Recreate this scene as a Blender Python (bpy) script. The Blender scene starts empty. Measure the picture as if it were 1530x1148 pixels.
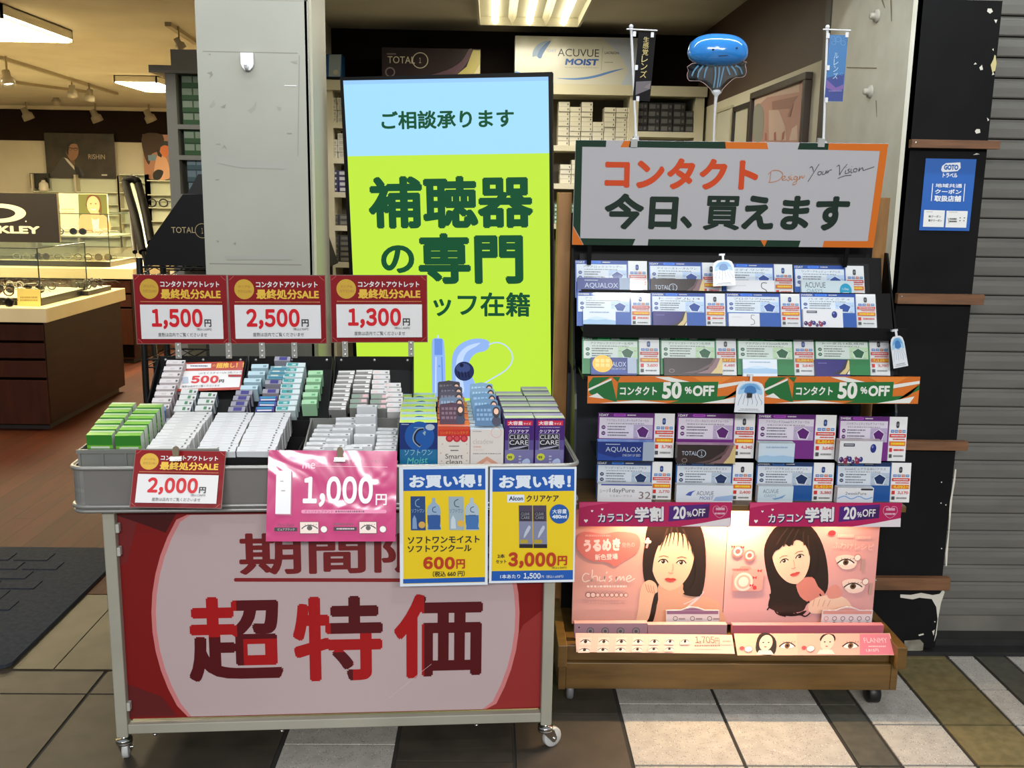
import bpy, bmesh, math, random
import numpy as np
from mathutils import Vector, Matrix

random.seed(7)
SC = bpy.context.scene
COL = SC.collection

# ------------------------------------------------------------------ camera
CAM_H = 1.45
CX, CY, FOC = 765.0, 574.0, 1470.39
_vd = Vector((735 - CX, -(290 - CY), -FOC)).normalized()
_vv = Vector((640 - CX, -(8200 - CY), -FOC)).normalized()
_Y, _Z = _vd, -_vv
_X = _Y.cross(_Z).normalized()
_Z = _X.cross(_Y).normalized()
ROT = Matrix((_X, _Y, _Z))                      # world = ROT @ camera
cam_data = bpy.data.cameras.new('camera')
cam_data.sensor_width = 36.0
cam_data.lens = FOC / 1530 * 36.0
cam_data.clip_start = 0.05
cam = bpy.data.objects.new('camera', cam_data)
cam.matrix_world = Matrix.Translation((0, 0, CAM_H)) @ ROT.to_4x4()
COL.objects.link(cam)
SC.camera = cam

# ------------------------------------------------------------------ view, world, large lights
SC.view_settings.view_transform = 'Standard'
SC.view_settings.look = 'None'
SC.view_settings.gamma = 1.0
SC.view_settings.use_curve_mapping = False
SC.view_settings.exposure = 0.0

world = bpy.data.worlds.new('world')
SC.world = world
world.use_nodes = True
world.node_tree.nodes['Background'].inputs[0].default_value = (0.80, 0.86, 0.92, 1)
world.node_tree.nodes['Background'].inputs[1].default_value = 0.36


def area(name, loc, sx, sy, power, color=(1, 1, 1), rot=(0, 0, 0), spread=180):
    l = bpy.data.lights.new(name, 'AREA')
    l.shape = 'RECTANGLE'
    l.size, l.size_y = sx, sy
    l.energy = power
    l.color = color
    l.spread = math.radians(spread)
    o = bpy.data.objects.new(name, l)
    o.location = loc
    o.rotation_euler = [math.radians(a) for a in rot]
    COL.objects.link(o)
    return o


area('canopy_tube_light', (0.2, 2.60, 2.70), 3.6, 0.06, 30, (0.93, 0.98, 1.0))
area('arcade_tube_light', (0.2, 2.485, 3.45), 4.6, 0.05, 46, (1.0, 0.93, 0.84))
area('arcade_row_light', (0.4, -7.0, 4.7), 7.0, 0.8, 700, (1.0, 0.98, 0.96), (66, 0, 0))
area('arcade_spot_light', (0.80, 0.02, 3.10), 0.30, 0.22, 16, (1.0, 0.99, 0.97))
area('alcove_lamp_light', (0.19, 5.0, 2.29), 0.5, 0.9, 15, (1.0, 0.93, 0.74))
area('shop_lamp_light', (-2.85, 5.9, 2.33), 0.6, 0.9, 120, (1.0, 0.82, 0.50))
area('shop_far_lamp_light', (-2.95, 9.0, 2.33), 0.5, 0.9, 260, (1.0, 0.82, 0.50))
area('shop_side_lamp_light', (-5.0, 7.6, 2.33), 0.9, 0.9, 210, (1.0, 0.82, 0.50))


# ------------------------------------------------------------------ pixel helpers (photo pixels -> real points)
def ray(u, v):
    return ROT @ Vector((u - CX, -(v - CY), -FOC))


def at(u, v, Y=None, X=None, Z=None):
    d = ray(u, v)
    if Y is not None:
        k = Y / d.y
    elif X is not None:
        k = X / d.x
    else:
        k = (Z - CAM_H) / d.z
    return Vector((d.x * k, d.y * k, d.z * k + CAM_H))


def on_plane(u, v, p, n):
    d = ray(u, v)
    c = Vector((0, 0, CAM_H))
    return c + d * ((Vector(p) - c).dot(n) / d.dot(n))


# ------------------------------------------------------------------ materials
def lin(c):
    c = c / 255.0
    return c / 12.92 if c <= 0.04045 else ((c + 0.055) / 1.055) ** 2.4


def rgb(*c):
    return (lin(c[0]), lin(c[1]), lin(c[2]), 1)


_M = {}


def M(c, rough=0.5, metal=0.0, spec=0.5, coat=0.0):
    key = (tuple(c), rough, metal, spec, coat)
    if key in _M:
        return _M[key]
    m = bpy.data.materials.new('paint_%02x%02x%02x' % tuple(int(v) for v in c))
    m.use_nodes = True
    b = m.node_tree.nodes['Principled BSDF']
    b.inputs['Base Color'].default_value = rgb(*c)
    b.inputs['Roughness'].default_value = rough
    b.inputs['Metallic'].default_value = metal
    b.inputs['Specular IOR Level'].default_value = spec
    b.inputs['Coat Weight'].default_value = coat
    b.inputs['Coat Roughness'].default_value = 0.08
    _M[key] = m
    return m


def G(c, s):
    """self-lit surface (screens, lamps)"""
    key = ('emit', tuple(c), s)
    if key in _M:
        return _M[key]
    m = bpy.data.materials.new('light_%02x%02x%02x' % tuple(int(v) for v in c))
    m.use_nodes = True
    b = m.node_tree.nodes['Principled BSDF']
    b.inputs['Base Color'].default_value = (0.01, 0.01, 0.01, 1)
    b.inputs['Roughness'].default_value = 0.5
    b.inputs['Specular IOR Level'].default_value = 0.08
    b.inputs['Emission Color'].default_value = rgb(*c)
    b.inputs['Emission Strength'].default_value = s
    _M[key] = m
    return m


def noisy(name, c1, c2, scale=8, detail=6, rough=0.6, lo=0.35, hi=0.65, bump=0.0, stretch=(1, 1, 1), metal=0.0, spec=0.5):
    m = bpy.data.materials.new(name)
    m.use_nodes = True
    nt = m.node_tree
    b = nt.nodes['Principled BSDF']
    tc = nt.nodes.new('ShaderNodeTexCoord')
    mp = nt.nodes.new('ShaderNodeMapping')
    mp.inputs['Scale'].default_value = stretch
    nz = nt.nodes.new('ShaderNodeTexNoise')
    nz.inputs['Scale'].default_value = scale
    nz.inputs['Detail'].default_value = detail
    rp = nt.nodes.new('ShaderNodeValToRGB')
    rp.color_ramp.elements[0].position = lo
    rp.color_ramp.elements[1].position = hi
    rp.color_ramp.elements[0].color = rgb(*c1)
    rp.color_ramp.elements[1].color = rgb(*c2)
    nt.links.new(tc.outputs['Object'], mp.inputs['Vector'])
    nt.links.new(mp.outputs['Vector'], nz.inputs['Vector'])
    nt.links.new(nz.outputs['Fac'], rp.inputs['Fac'])
    nt.links.new(rp.outputs['Color'], b.inputs['Base Color'])
    b.inputs['Roughness'].default_value = rough
    b.inputs['Metallic'].default_value = metal
    b.inputs['Specular IOR Level'].default_value = spec
    if bump:
        bp = nt.nodes.new('ShaderNodeBump')
        bp.inputs['Strength'].default_value = bump
        bp.inputs['Distance'].default_value = 0.01
        nt.links.new(nz.outputs['Fac'], bp.inputs['Height'])
        nt.links.new(bp.outputs['Normal'], b.inputs['Normal'])
    return m


def speckled(name, base, dark, light, rough=0.75):
    """terrazzo-like pavement tile"""
    m = noisy(name, base, [min(255, v + 14) for v in base], 25, 4, rough)
    nt = m.node_tree
    b = nt.nodes['Principled BSDF']
    src = b.inputs['Base Color'].links[0].from_socket
    tc = [n for n in nt.nodes if n.type == 'TEX_COORD'][0]
    for sc_, thr, colr in ((170, 0.13, dark), (95, 0.10, light)):
        vo = nt.nodes.new('ShaderNodeTexVoronoi')
        vo.inputs['Scale'].default_value = sc_
        nt.links.new(tc.outputs['Object'], vo.inputs['Vector'])
        lt = nt.nodes.new('ShaderNodeMath')
        lt.operation = 'LESS_THAN'
        lt.inputs[1].default_value = thr * 1.6
        nt.links.new(vo.outputs['Distance'], lt.inputs[0])
        wn = nt.nodes.new('ShaderNodeMath')
        wn.operation = 'MULTIPLY'
        sep = nt.nodes.new('ShaderNodeSeparateColor')
        nt.links.new(vo.outputs['Color'], sep.inputs[0])
        gt = nt.nodes.new('ShaderNodeMath')
        gt.operation = 'GREATER_THAN'
        gt.inputs[1].default_value = 0.45
        nt.links.new(sep.outputs[0], gt.inputs[0])
        nt.links.new(lt.outputs[0], wn.inputs[0])
        nt.links.new(gt.outputs[0], wn.inputs[1])
        mx = nt.nodes.new('ShaderNodeMix')
        mx.data_type = 'RGBA'
        nt.links.new(wn.outputs[0], mx.inputs[0])
        nt.links.new(src, mx.inputs[6])
        mx.inputs[7].default_value = rgb(*colr)
        src = mx.outputs[2]
    nt.links.new(src, b.inputs['Base Color'])
    return m


def clear(name, tint=(235, 245, 240), gloss=0.12, rough=0.03):
    """thin clear sheet: mostly see-through, a little mirror"""
    m = bpy.data.materials.new(name)
    m.use_nodes = True
    nt = m.node_tree
    for n in list(nt.nodes):
        if n.type != 'OUTPUT_MATERIAL':
            nt.nodes.remove(n)
    out = [n for n in nt.nodes if n.type == 'OUTPUT_MATERIAL'][0]
    tr = nt.nodes.new('ShaderNodeBsdfTransparent')
    tr.inputs[0].default_value = rgb(*tint)
    gl = nt.nodes.new('ShaderNodeBsdfGlossy')
    gl.inputs['Roughness'].default_value = rough
    mx = nt.nodes.new('ShaderNodeMixShader')
    mx.inputs[0].default_value = gloss
    nt.links.new(tr.outputs[0], mx.inputs[1])
    nt.links.new(gl.outputs[0], mx.inputs[2])
    nt.links.new(mx.outputs[0], out.inputs[0])
    return m


GLASS = clear('clear_glass', (249, 252, 249), 0.05)
FILM = clear('clear_film', (222, 230, 234), 0.09, 0.14)
WHITE = M((232, 232, 230), 0.45)
CARD = M((226, 227, 228), 0.28)
BLACK = M((14, 14, 15), 0.45, 0, 0.3)
INK = M((28, 28, 30), 0.5)
GREY = M((128, 130, 130), 0.5)
STEEL = M((200, 200, 198), 0.22, 1.0)
OAK = noisy('oak_wood', (78, 57, 24), (108, 80, 37), 5, 5, 0.42, 0.3, 0.7, stretch=(1, 8, 8))
OAKV = noisy('oak_wood_upright', (124, 86, 40), (160, 114, 58), 5, 5, 0.42, 0.3, 0.7, stretch=(8, 8, 1))
WALNUT = noisy('strip_wood', (88, 58, 36), (126, 86, 54), 6, 5, 0.6, 0.3, 0.7, stretch=(1, 9, 9))

# ------------------------------------------------------------------ mesh builder
_TXT = {}


def text_copies(bold):
    return 1 if bold < 0.016 else (4 if bold < 0.024 else 8)



def text_mesh(s, bold, res):
    key = (s, bold, res)
    if key in _TXT:
        return _TXT[key]
    c = bpy.data.curves.new('glyphs', 'FONT')
    c.body = s
    c.resolution_u = res
    o = bpy.data.objects.new('glyphs', c)
    COL.objects.link(o)
    bpy.context.view_layer.update()
    me = bpy.data.meshes.new_from_object(o.evaluated_get(bpy.context.evaluated_depsgraph_get()))
    vs = [(v.co.x, v.co.y) for v in me.vertices]
    fs = [tuple(p.vertices) for p in me.polygons]
    bpy.data.objects.remove(o)
    bpy.data.curves.remove(c)
    bpy.data.meshes.remove(me)
    n = text_copies(bold)
    if n > 1:                                    # heavier strokes: the glyph printed n times around its place
        v0, f0 = vs, fs
        vs, fs = [], []
        for i in range(n):
            a = 2 * math.pi * (i + 0.5) / n
            b = len(vs)
            vs += [(x + bold * 1.05 * math.cos(a), y + bold * 1.05 * math.sin(a)) for x, y in v0]
            fs += [tuple(b + q for q in f) for f in f0]
    x0, x1 = min(v[0] for v in vs), max(v[0] for v in vs)
    y0, y1 = min(v[1] for v in vs), max(v[1] for v in vs)
    vs = [((x - x0) / (x1 - x0), (y - y0) / (y1 - y0)) for x, y in vs]
    _TXT[key] = (vs, fs, x1 - x0, y1 - y0, y0)
    return _TXT[key]


def smooth_poly(pts, n=4):
    out = []
    k = len(pts)
    for i in range(k):
        p0, p1, p2, p3 = [Vector(pts[(i + j) % k]) for j in (-1, 0, 1, 2)]
        for j in range(n):
            t = j / n
            q = 0.5 * ((2 * p1) + (p2 - p0) * t + (2 * p0 - 5 * p1 + 4 * p2 - p3) * t * t + (3 * p1 - p0 - 3 * p2 + p3) * t ** 3)
            out.append(tuple(q))
    return out


def smooth_line(pts, n=5):
    out = []
    k = len(pts)
    for i in range(k - 1):
        p0, p1, p2, p3 = [Vector(pts[min(max(i + j, 0), k - 1)]) for j in (-1, 0, 1, 2)]
        for j in range(n):
            t = j / n
            q = 0.5 * ((2 * p1) + (p2 - p0) * t + (2 * p0 - 5 * p1 + 4 * p2 - p3) * t * t + (3 * p1 - p0 - 3 * p2 + p3) * t ** 3)
            out.append(tuple(q))
    out.append(tuple(pts[-1]))
    return out


class MB:
    def __init__(s):
        s.v, s.f, s.mi, s.sm, s.mats = [], [], [], [], []

    def m(s, mat):
        if mat not in s.mats:
            s.mats.append(mat)
        return s.mats.index(mat)

    def add(s, vs, fs, mat, smooth=False):
        b = len(s.v)
        s.v += [tuple(x) for x in vs]
        i = s.m(mat)
        for f in fs:
            s.f.append(tuple(b + k for k in f))
            s.mi.append(i)
            s.sm.append(smooth)

    def box(s, x0, x1, y0, y1, z0, z1, mat, T=None, mats=None):
        vs = [(x, y, z) for z in (z0, z1) for y in (y0, y1) for x in (x0, x1)]
        if T is not None:
            vs = [T @ Vector(p) for p in vs]
        fs = [(0, 2, 3, 1), (4, 5, 7, 6), (0, 1, 5, 4), (2, 6, 7, 3), (0, 4, 6, 2), (1, 3, 7, 5)]
        names = ('bottom', 'top', 'front', 'back', 'left', 'right')
        for nm, f in zip(names, fs):
            s.add([vs[k] for k in f], [(0, 1, 2, 3)], (mats or {}).get(nm, mat))

    def wbox(s, x0, x1, y0, y1, z0, z1, mat, T=None):
        """box with shared corners, for bevelling"""
        vs = [(x, y, z) for z in (z0, z1) for y in (y0, y1) for x in (x0, x1)]
        if T is not None:
            vs = [T @ Vector(p) for p in vs]
        s.add(vs, [(0, 2, 3, 1), (4, 5, 7, 6), (0, 1, 5, 4), (2, 6, 7, 3), (0, 4, 6, 2), (1, 3, 7, 5)], mat)

    def prism(s, pts, axis, a0, a1, mat, T=None):
        """polygon (2-D) pushed along an axis; axis 0: pts are (y,z); 1: (x,z); 2: (x,y)"""
        def mk(p, a):
            return [(a, p[0], p[1]), (p[0], a, p[1]), (p[0], p[1], a)][axis]
        n = len(pts)
        vs = [mk(p, a0) for p in pts] + [mk(p, a1) for p in pts]
        if T is not None:
            vs = [T @ Vector(p) for p in vs]
        fs = [tuple(range(n)), tuple(range(2 * n - 1, n - 1, -1))]
        fs += [(i, i + n, (i + 1) % n + n, (i + 1) % n) for i in range(n)]
        s.add(vs, fs, mat)

    def tube(s, path, r, mat, n=8, closed=False, caps=True):
        path = [Vector(p) for p in path]
        k = len(path)
        rs = r if isinstance(r, (list, tuple)) else [r] * k
        vs, fs = [], []
        up = Vector((0.13, 0.21, 0.97))
        for i, p in enumerate(path):
            a = path[(i - 1) % k] if (closed or i) else p
            b = path[(i + 1) % k] if (closed or i < k - 1) else p
            t = (b - a).normalized()
            x = t.cross(up)
            if x.length < 0.05:
                x = t.cross(Vector((1, 0, 0)))
            x.normalize()
            y = x.cross(t)
            for j in range(n):
                w = 2 * math.pi * j / n
                vs.append(p + (x * math.cos(w) + y * math.sin(w)) * rs[i])
        for i in range(k if closed else k - 1):
            for j in range(n):
                a, b = i * n + j, i * n + (j + 1) % n
                c, d = ((i + 1) % k) * n + (j + 1) % n, ((i + 1) % k) * n + j
                fs.append((a, b, c, d))
        s.add(vs, fs, mat, True)
        if caps and not closed:
            s.add(vs[:n], [tuple(range(n))], mat)
            s.add(vs[-n:], [tuple(range(n - 1, -1, -1))], mat)

    def lathe(s, prof, mat, n=20, T=None, smooth=True):
        """profile (r, z) turned about local z"""
        vs, fs = [], []
        for r, z in prof:
            for j in range(n):
                w = 2 * math.pi * j / n
                vs.append(Vector((r * math.cos(w), r * math.sin(w), z)))
        if T is not None:
            vs = [T @ p for p in vs]
        for i in range(len(prof) - 1):
            for j in range(n):
                fs.append((i * n + j, i * n + (j + 1) % n, (i + 1) * n + (j + 1) % n, (i + 1) * n + j))
        s.add(vs, fs, mat, smooth)

    def ball(s, c, rx, ry, rz, mat, n=20, m=12):
        T = Matrix.Translation(c) @ Matrix.Diagonal((rx, ry, rz, 1))
        s.lathe([(math.sin(math.pi * i / m) + 1e-5, -math.cos(math.pi * i / m)) for i in range(m + 1)], mat, n, T)

    def build(s, name, parent=None, loc=None, rot=None, mw=None, bevel=0):
        me = bpy.data.meshes.new(name)
        me.from_pydata(s.v, [], s.f)
        for mt in s.mats:
            me.materials.append(mt)
        me.polygons.foreach_set('material_index', s.mi)
        me.polygons.foreach_set('use_smooth', s.sm)
        me.update()
        o = bpy.data.objects.new(name, me)
        COL.objects.link(o)
        if parent is not None:
            o.parent = parent
        if mw is not None:
            o.matrix_local = mw
        else:
            if loc is not None:
                o.location = loc
            if rot is not None:
                o.rotation_euler = rot
        if bevel:
            bv = o.modifiers.new('bevel', 'BEVEL')
            bv.width = bevel
            bv.segments = 2
            bv.limit_method = 'ANGLE'
            bv.angle_limit = math.radians(50)
        return o


def tag(o, label=None, cat=None, group=None, kind=None):
    if label:
        o['label'] = label
    if cat:
        o['category'] = cat
    if group:
        o['group'] = group
    if kind:
        o['kind'] = kind
    return o


def empty(name, loc=(0, 0, 0), rz=0.0):
    o = bpy.data.objects.new(name, None)
    o.empty_display_size = 0.1
    COL.objects.link(o)
    o.location = loc
    o.rotation_euler = (0, 0, rz)
    return o


def struct(name, mb, **k):
    o = mb.build(name, **k)
    o['kind'] = 'structure'
    return o


def homog(src, dst):
    A, b = [], []
    for (x, y), (X, Y) in zip(src, dst):
        A.append([x, y, 1, 0, 0, 0, -X * x, -X * y]); b.append(X)
        A.append([0, 0, 0, x, y, 1, -Y * x, -Y * y]); b.append(Y)
    h = np.linalg.solve(np.array(A, float), np.array(b, float))
    return np.append(h, 1).reshape(3, 3)


class Sheet(MB):
    """A flat printed thing of real size at its own distance. corners: TL TR BR BL in the photo; src: the same
    corners in the drawing's own coordinates. local x right, z up, faces -y, thickness th behind."""

    def __init__(s, corners, Y=None, P=None, yaw=0, tilt=0, th=0.002, face=None, side=None, src=None, down=0.0, nor=None, top=None, roll=None, outline=None):
        MB.__init__(s)
        yaw, tilt = math.radians(yaw), math.radians(tilt)
        R = Matrix.Rotation(yaw, 4, 'Z') @ Matrix.Rotation(-tilt, 4, 'X')
        n = (R.to_3x3() @ Vector((0, -1, 0)))
        if P is None:
            cu = sum(c[0] for c in corners) / 4
            cv = sum(c[1] for c in corners) / 4
            P = at(cu, cv, Y=Y)
        p = [on_plane(c[0], c[1], P, n) for c in corners]
        ex, ez = R.to_3x3() @ Vector((1, 0, 0)), R.to_3x3() @ Vector((0, 0, 1))
        q = [Vector(((a - p[0]).dot(ex), (a - p[0]).dot(ez))) for a in p]
        rv = (q[1] - q[0]) + (q[2] - q[3])
        r = math.atan2(rv.y, rv.x) if roll is None else math.radians(roll)
        c = sum(p, Vector()) / 4
        rm = Matrix.Rotation(-r, 2)
        q2 = [rm @ (a - (q[0] + q[1] + q[2] + q[3]) / 4) for a in q]
        s.W = ((q2[1] - q2[0]).x + (q2[2] - q2[3]).x) / 2
        s.H = ((q2[0] - q2[3]).y + (q2[1] - q2[2]).y) / 2
        s.MW = Matrix.Translation(c) @ R @ Matrix.Rotation(-r, 4, 'Y')
        w, h = s.W / 2, s.H / 2
        s.h = homog(src or corners, [(-w, h), (w, h), (w, -h), (-w, -h)])
        s.k = 0
        s.th = th
        face = face or CARD
        if outline:
            pts = [s.L(*p) for p in outline]
            s.prism(pts, 1, 0, th, side or face)
            y0 = -0.00005
            s.add([(p[0], y0, p[1]) for p in (pts if sum(pts[i][0] * pts[(i + 1) % len(pts)][1] - pts[(i + 1) % len(pts)][0] * pts[i][1] for i in range(len(pts))) > 0 else pts[::-1])], [tuple(range(len(pts)))], face)
        else:
            s.box(-w, w, 0, th, -h - down, h, side or face, mats={'front': face, **({'top': top} if top else {})})

    def L(s, x, y):
        a = s.h @ np.array([x, y, 1.0])
        return float(a[0] / a[2]), float(a[1] / a[2])

    def lay(s):
        s.k += 1
        return -0.00005 * s.k - 0.0001

    def poly(s, pts, mat, smooth=0):
        if smooth:
            pts = smooth_poly(pts, smooth)
        y = s.lay()
        vs = [s.L(*p) for p in pts]
        vs = [(a, y, b) for a, b in vs]
        ar = sum(vs[i][0] * vs[(i + 1) % len(vs)][2] - vs[(i + 1) % len(vs)][0] * vs[i][2] for i in range(len(vs)))
        if ar < 0:
            vs.reverse()
        s.add(vs, [tuple(range(len(vs)))], mat)

    def rect(s, x0, y0, x1, y1, mat):
        s.poly([(x0, y0), (x1, y0), (x1, y1), (x0, y1)], mat)

    def rrect(s, x0, y0, x1, y1, r, mat):
        pts = []
        for cx, cy, a0 in ((x1 - r, y0 + r, -90), (x1 - r, y1 - r, 0), (x0 + r, y1 - r, 90), (x0 + r, y0 + r, 180)):
            for i in range(5):
                a = math.radians(a0 + i * 22.5)
                pts.append((cx + r * math.cos(a), cy + r * math.sin(a)))
        s.poly(pts, mat)

    def disc(s, cx, cy, rx, mat, ry=None, rot=0, n=28, ring=None):
        ry = ry or rx
        def pts(f):
            out = []
            for i in range(n):
                a = 2 * math.pi * i / n
                x, y = rx * f * math.cos(a), ry * f * math.sin(a)
                c, d = math.cos(math.radians(rot)), math.sin(math.radians(rot))
                out.append((cx + x * c - y * d, cy + x * d + y * c))
            return out
        if ring is None:
            s.poly(pts(1), mat)
        else:
            y = s.lay()
            a, b = [s.L(*p) for p in pts(1)], [s.L(*p) for p in pts(ring)]
            vs = [(p[0], y, p[1]) for p in a + b]
            s.add(vs, [(i, i + n, (i + 1) % n + n, (i + 1) % n) for i in range(n)], mat)

    def line(s, pts, w, mat, smooth=0):
        if smooth:
            pts = smooth_line(pts, smooth)
        y = s.lay()
        q = [Vector(s.L(*p)) for p in pts]
        w0 = (Vector(s.L(pts[0][0] + 1, pts[0][1])) - Vector(s.L(*pts[0]))).length
        h = w * w0 / 2
        vs = []
        for i, p in enumerate(q):
            t = (q[min(i + 1, len(q) - 1)] - q[max(i - 1, 0)])
            t = t.normalized() if t.length > 1e-9 else Vector((1, 0))
            nrm = Vector((-t.y, t.x))
            vs += [p + nrm * h, p - nrm * h]
        vs = [(a.x, y, a.y) for a in vs]
        s.add(vs, [(2 * i, 2 * i + 1, 2 * i + 3, 2 * i + 2) for i in range(len(q) - 1)], mat)

    def text(s, t, x0, y0, x1, y1, mat, bold=0.012, res=3, rot=0, shear=0, fn=None, vertical=False):
        """glyphs stretched to fill the box"""
        y = s.lay()
        if vertical:
            n = len(t)
            for i, ch in enumerate(t):
                s.text(ch, x0, y0 + (y1 - y0) * (i + 0.05) / n, x1, y0 + (y1 - y0) * (i + 0.95) / n, mat, bold, res)
            return
        vs, fs, w, h, _ = text_mesh(t, bold, res)
        xm, ym = (x0 + x1) / 2, (y0 + y1) / 2
        a = Vector(s.L(x0, ym)); b = Vector(s.L(x1, ym))
        c = Vector(s.L(xm, y1)); d = Vector(s.L(xm, y0))
        W, H = (b - a).length, (d - c).length
        o = Vector(s.L(xm, ym))
        cr, sr = math.cos(math.radians(rot)), math.sin(math.radians(rot))
        n = text_copies(bold)
        nv, nf = len(vs) // n, len(fs) // n
        for c in range(n):
            out = []
            yc = y - c * 0.00002
            for px, py in vs[c * nv:(c + 1) * nv]:
                ux, uy = (px - 0.5) * W + shear * (py - 0.5) * H, (py - 0.5) * H
                out.append((o.x + ux * cr - uy * sr, yc, o.y + ux * sr + uy * cr))
            fc = [tuple(i - c * nv for i in f) for f in fs[c * nf:(c + 1) * nf]]
            if fn is None:
                s.add(out, fc, mat)
            else:
                fn(s, vs[c * nv:(c + 1) * nv], out, fc, yc)
        s.k += (n * 2) // 5

    def num(s, t, x0, y0, x1, y1, mat, bold=0.04, res=4, gap=0.07):
        """a price in even sans figures: each figure in its own cell"""
        wide = {c: chr(ord(c) - 48 + 0xFF10) for c in '0123456789'}
        wide[','] = '，'
        cells, x = [], 0.0
        for c in t:
            _, _, w, h, yb = text_mesh(wide[c], bold, res)
            cells.append((c, x, w, yb, yb + h))
            x += w + gap
        W = x - gap
        yb0 = min(c[3] for c in cells if c[0] != ',')
        yt = max(c[4] for c in cells)
        lo = min(c[3] for c in cells)
        H = yt - lo
        for c, cx, w, b, tp_ in cells:
            s.text(wide[c], x0 + (x1 - x0) * cx / W, y0 + (y1 - y0) * (yt - tp_) / H, x0 + (x1 - x0) * (cx + w) / W, y0 + (y1 - y0) * (yt - b) / H, mat, bold, res)

    def dashes(s, x0, y0, x1, y1, mat, n=1, seed=0, fill=0.8):
        """rows of print too small to read in the photo"""
        rnd = random.Random(seed)
        hh = (y1 - y0) / n
        for r in range(n):
            x = x0
            yy = y0 + r * hh
            y = s.lay()
            while x < x1 - 0.02 * (x1 - x0):
                w = (x1 - x0) * rnd.uniform(0.025, 0.07)
                w = min(w, x1 - x)
                a = [s.L(x, yy + hh * 0.15), s.L(x + w, yy + hh * 0.15), s.L(x + w, yy + hh * fill), s.L(x, yy + hh * fill)]
                s.add([(p[0], y, p[1]) for p in reversed(a)], [(0, 1, 2, 3)], mat)
                x += w + (x1 - x0) * rnd.uniform(0.012, 0.03)

    def make(s, name, label=None, cat=None, group=None, parent=None, kind=None):
        o = s.build(name, parent=parent, mw=s.MW if parent is None else None)
        if parent is not None:
            o.matrix_basis = parent.matrix_basis.inverted() @ s.MW
        return tag(o, label, cat, group, kind)


def crop(ox, oy, k):
    return lambda x, y: (ox + x / k, oy + y / k)


ORD = ['first', 'second', 'third', 'fourth', 'fifth', 'sixth', 'seventh', 'eighth', 'ninth', 'tenth', 'eleventh', 'twelfth',
       'thirteenth', 'fourteenth', 'fifteenth', 'sixteenth', 'seventeenth', 'eighteenth', 'nineteenth', 'twentieth']

# ================================================================== THE SETTING
TILE_W = speckled('white_terrazzo_tile', (158, 154, 146), (70, 68, 66), (205, 202, 196))
TILE_T = noisy('ochre_tile', (98, 88, 54), (116, 104, 68), 30, 5, 0.7)
TILE_D = noisy('dark_tile', (64, 63, 54), (76, 74, 64), 30, 5, 0.7)
TILE_B = noisy('brown_tile', (52, 46, 38), (64, 57, 48), 12, 6, 0.65)
GROUT = M((40, 38, 34), 0.9)

mb = MB()
mb.box(-9, 6, -4, 3.06, -0.05, -0.004, GROUT)
JT = 0.004


def tiles(x0, x1, mat, rows, y0=-3.5, y1=3.02):
    for r in range(len(rows) - 1):
        a, b = rows[r], rows[r + 1]
        if b < y0 or a > y1:
            continue
        mb.box(x0 + JT, x1 - JT, a + JT, min(b, y1) - JT, -0.02, 0, mat)


big = [2.312 + 0.314 * k for k in range(-18, 5)]
sml = [2.316 + 0.2025 * k for k in range(-28, 6)]
left = [2.668 + 0.42 * k for k in range(-14, 2)]
for x0, x1 in ((0.385, 0.676), (0.678, 0.972)):
    tiles(x0, x1, TILE_W, big)
tiles(0.975, 1.087, TILE_D, big)
tiles(1.090, 1.286, TILE_W, sml)
tiles(1.289, 1.492, TILE_T, sml)
tiles(1.495, 1.583, TILE_W, sml)
tiles(1.586, 1.686, TILE_D, big)
for x0, x1 in ((1.689, 1.98), (1.983, 2.28)):
    tiles(x0, x1, TILE_W, big)
tiles(2.283, 2.39, TILE_D, big)
tiles(2.393, 3.2, TILE_B, left)
for x0, x1 in ((-0.540, -0.238),):
    tiles(x0, x1, TILE_W, [2.405 - 0.314 * k for k in range(18, -1, -1)] + [2.52, 2.83, 3.02])
tiles(-0.235, 0.075, TILE_B, [v + 0.08 for v in left])
tiles(0.078, 0.382, TILE_B, [v - 0.1 for v in left] + [3.1])
x = -0.543
for k in range(8):
    w = 0.615
    tiles(x - w, x - 0.003, TILE_B, left + [2.80])
    x -= w
struct('floor_pavement', mb)

# marble threshold and the shop's plank floor
mb = MB()
MARB = noisy('marble', (42, 38, 27), (66, 59, 45), 6, 9, 0.5, 0.3, 0.75, spec=0.2)
for a, b in ((-7.0, -2.9), (-2.895, -2.29), (-2.285, -1.322), (-1.318, -0.72), (-0.715, 0.2), (0.205, 1.2)):
    mb.box(a, b, 2.812, 3.38, -0.02, 0.004, MARB)
struct('floor_threshold', mb)


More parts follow.
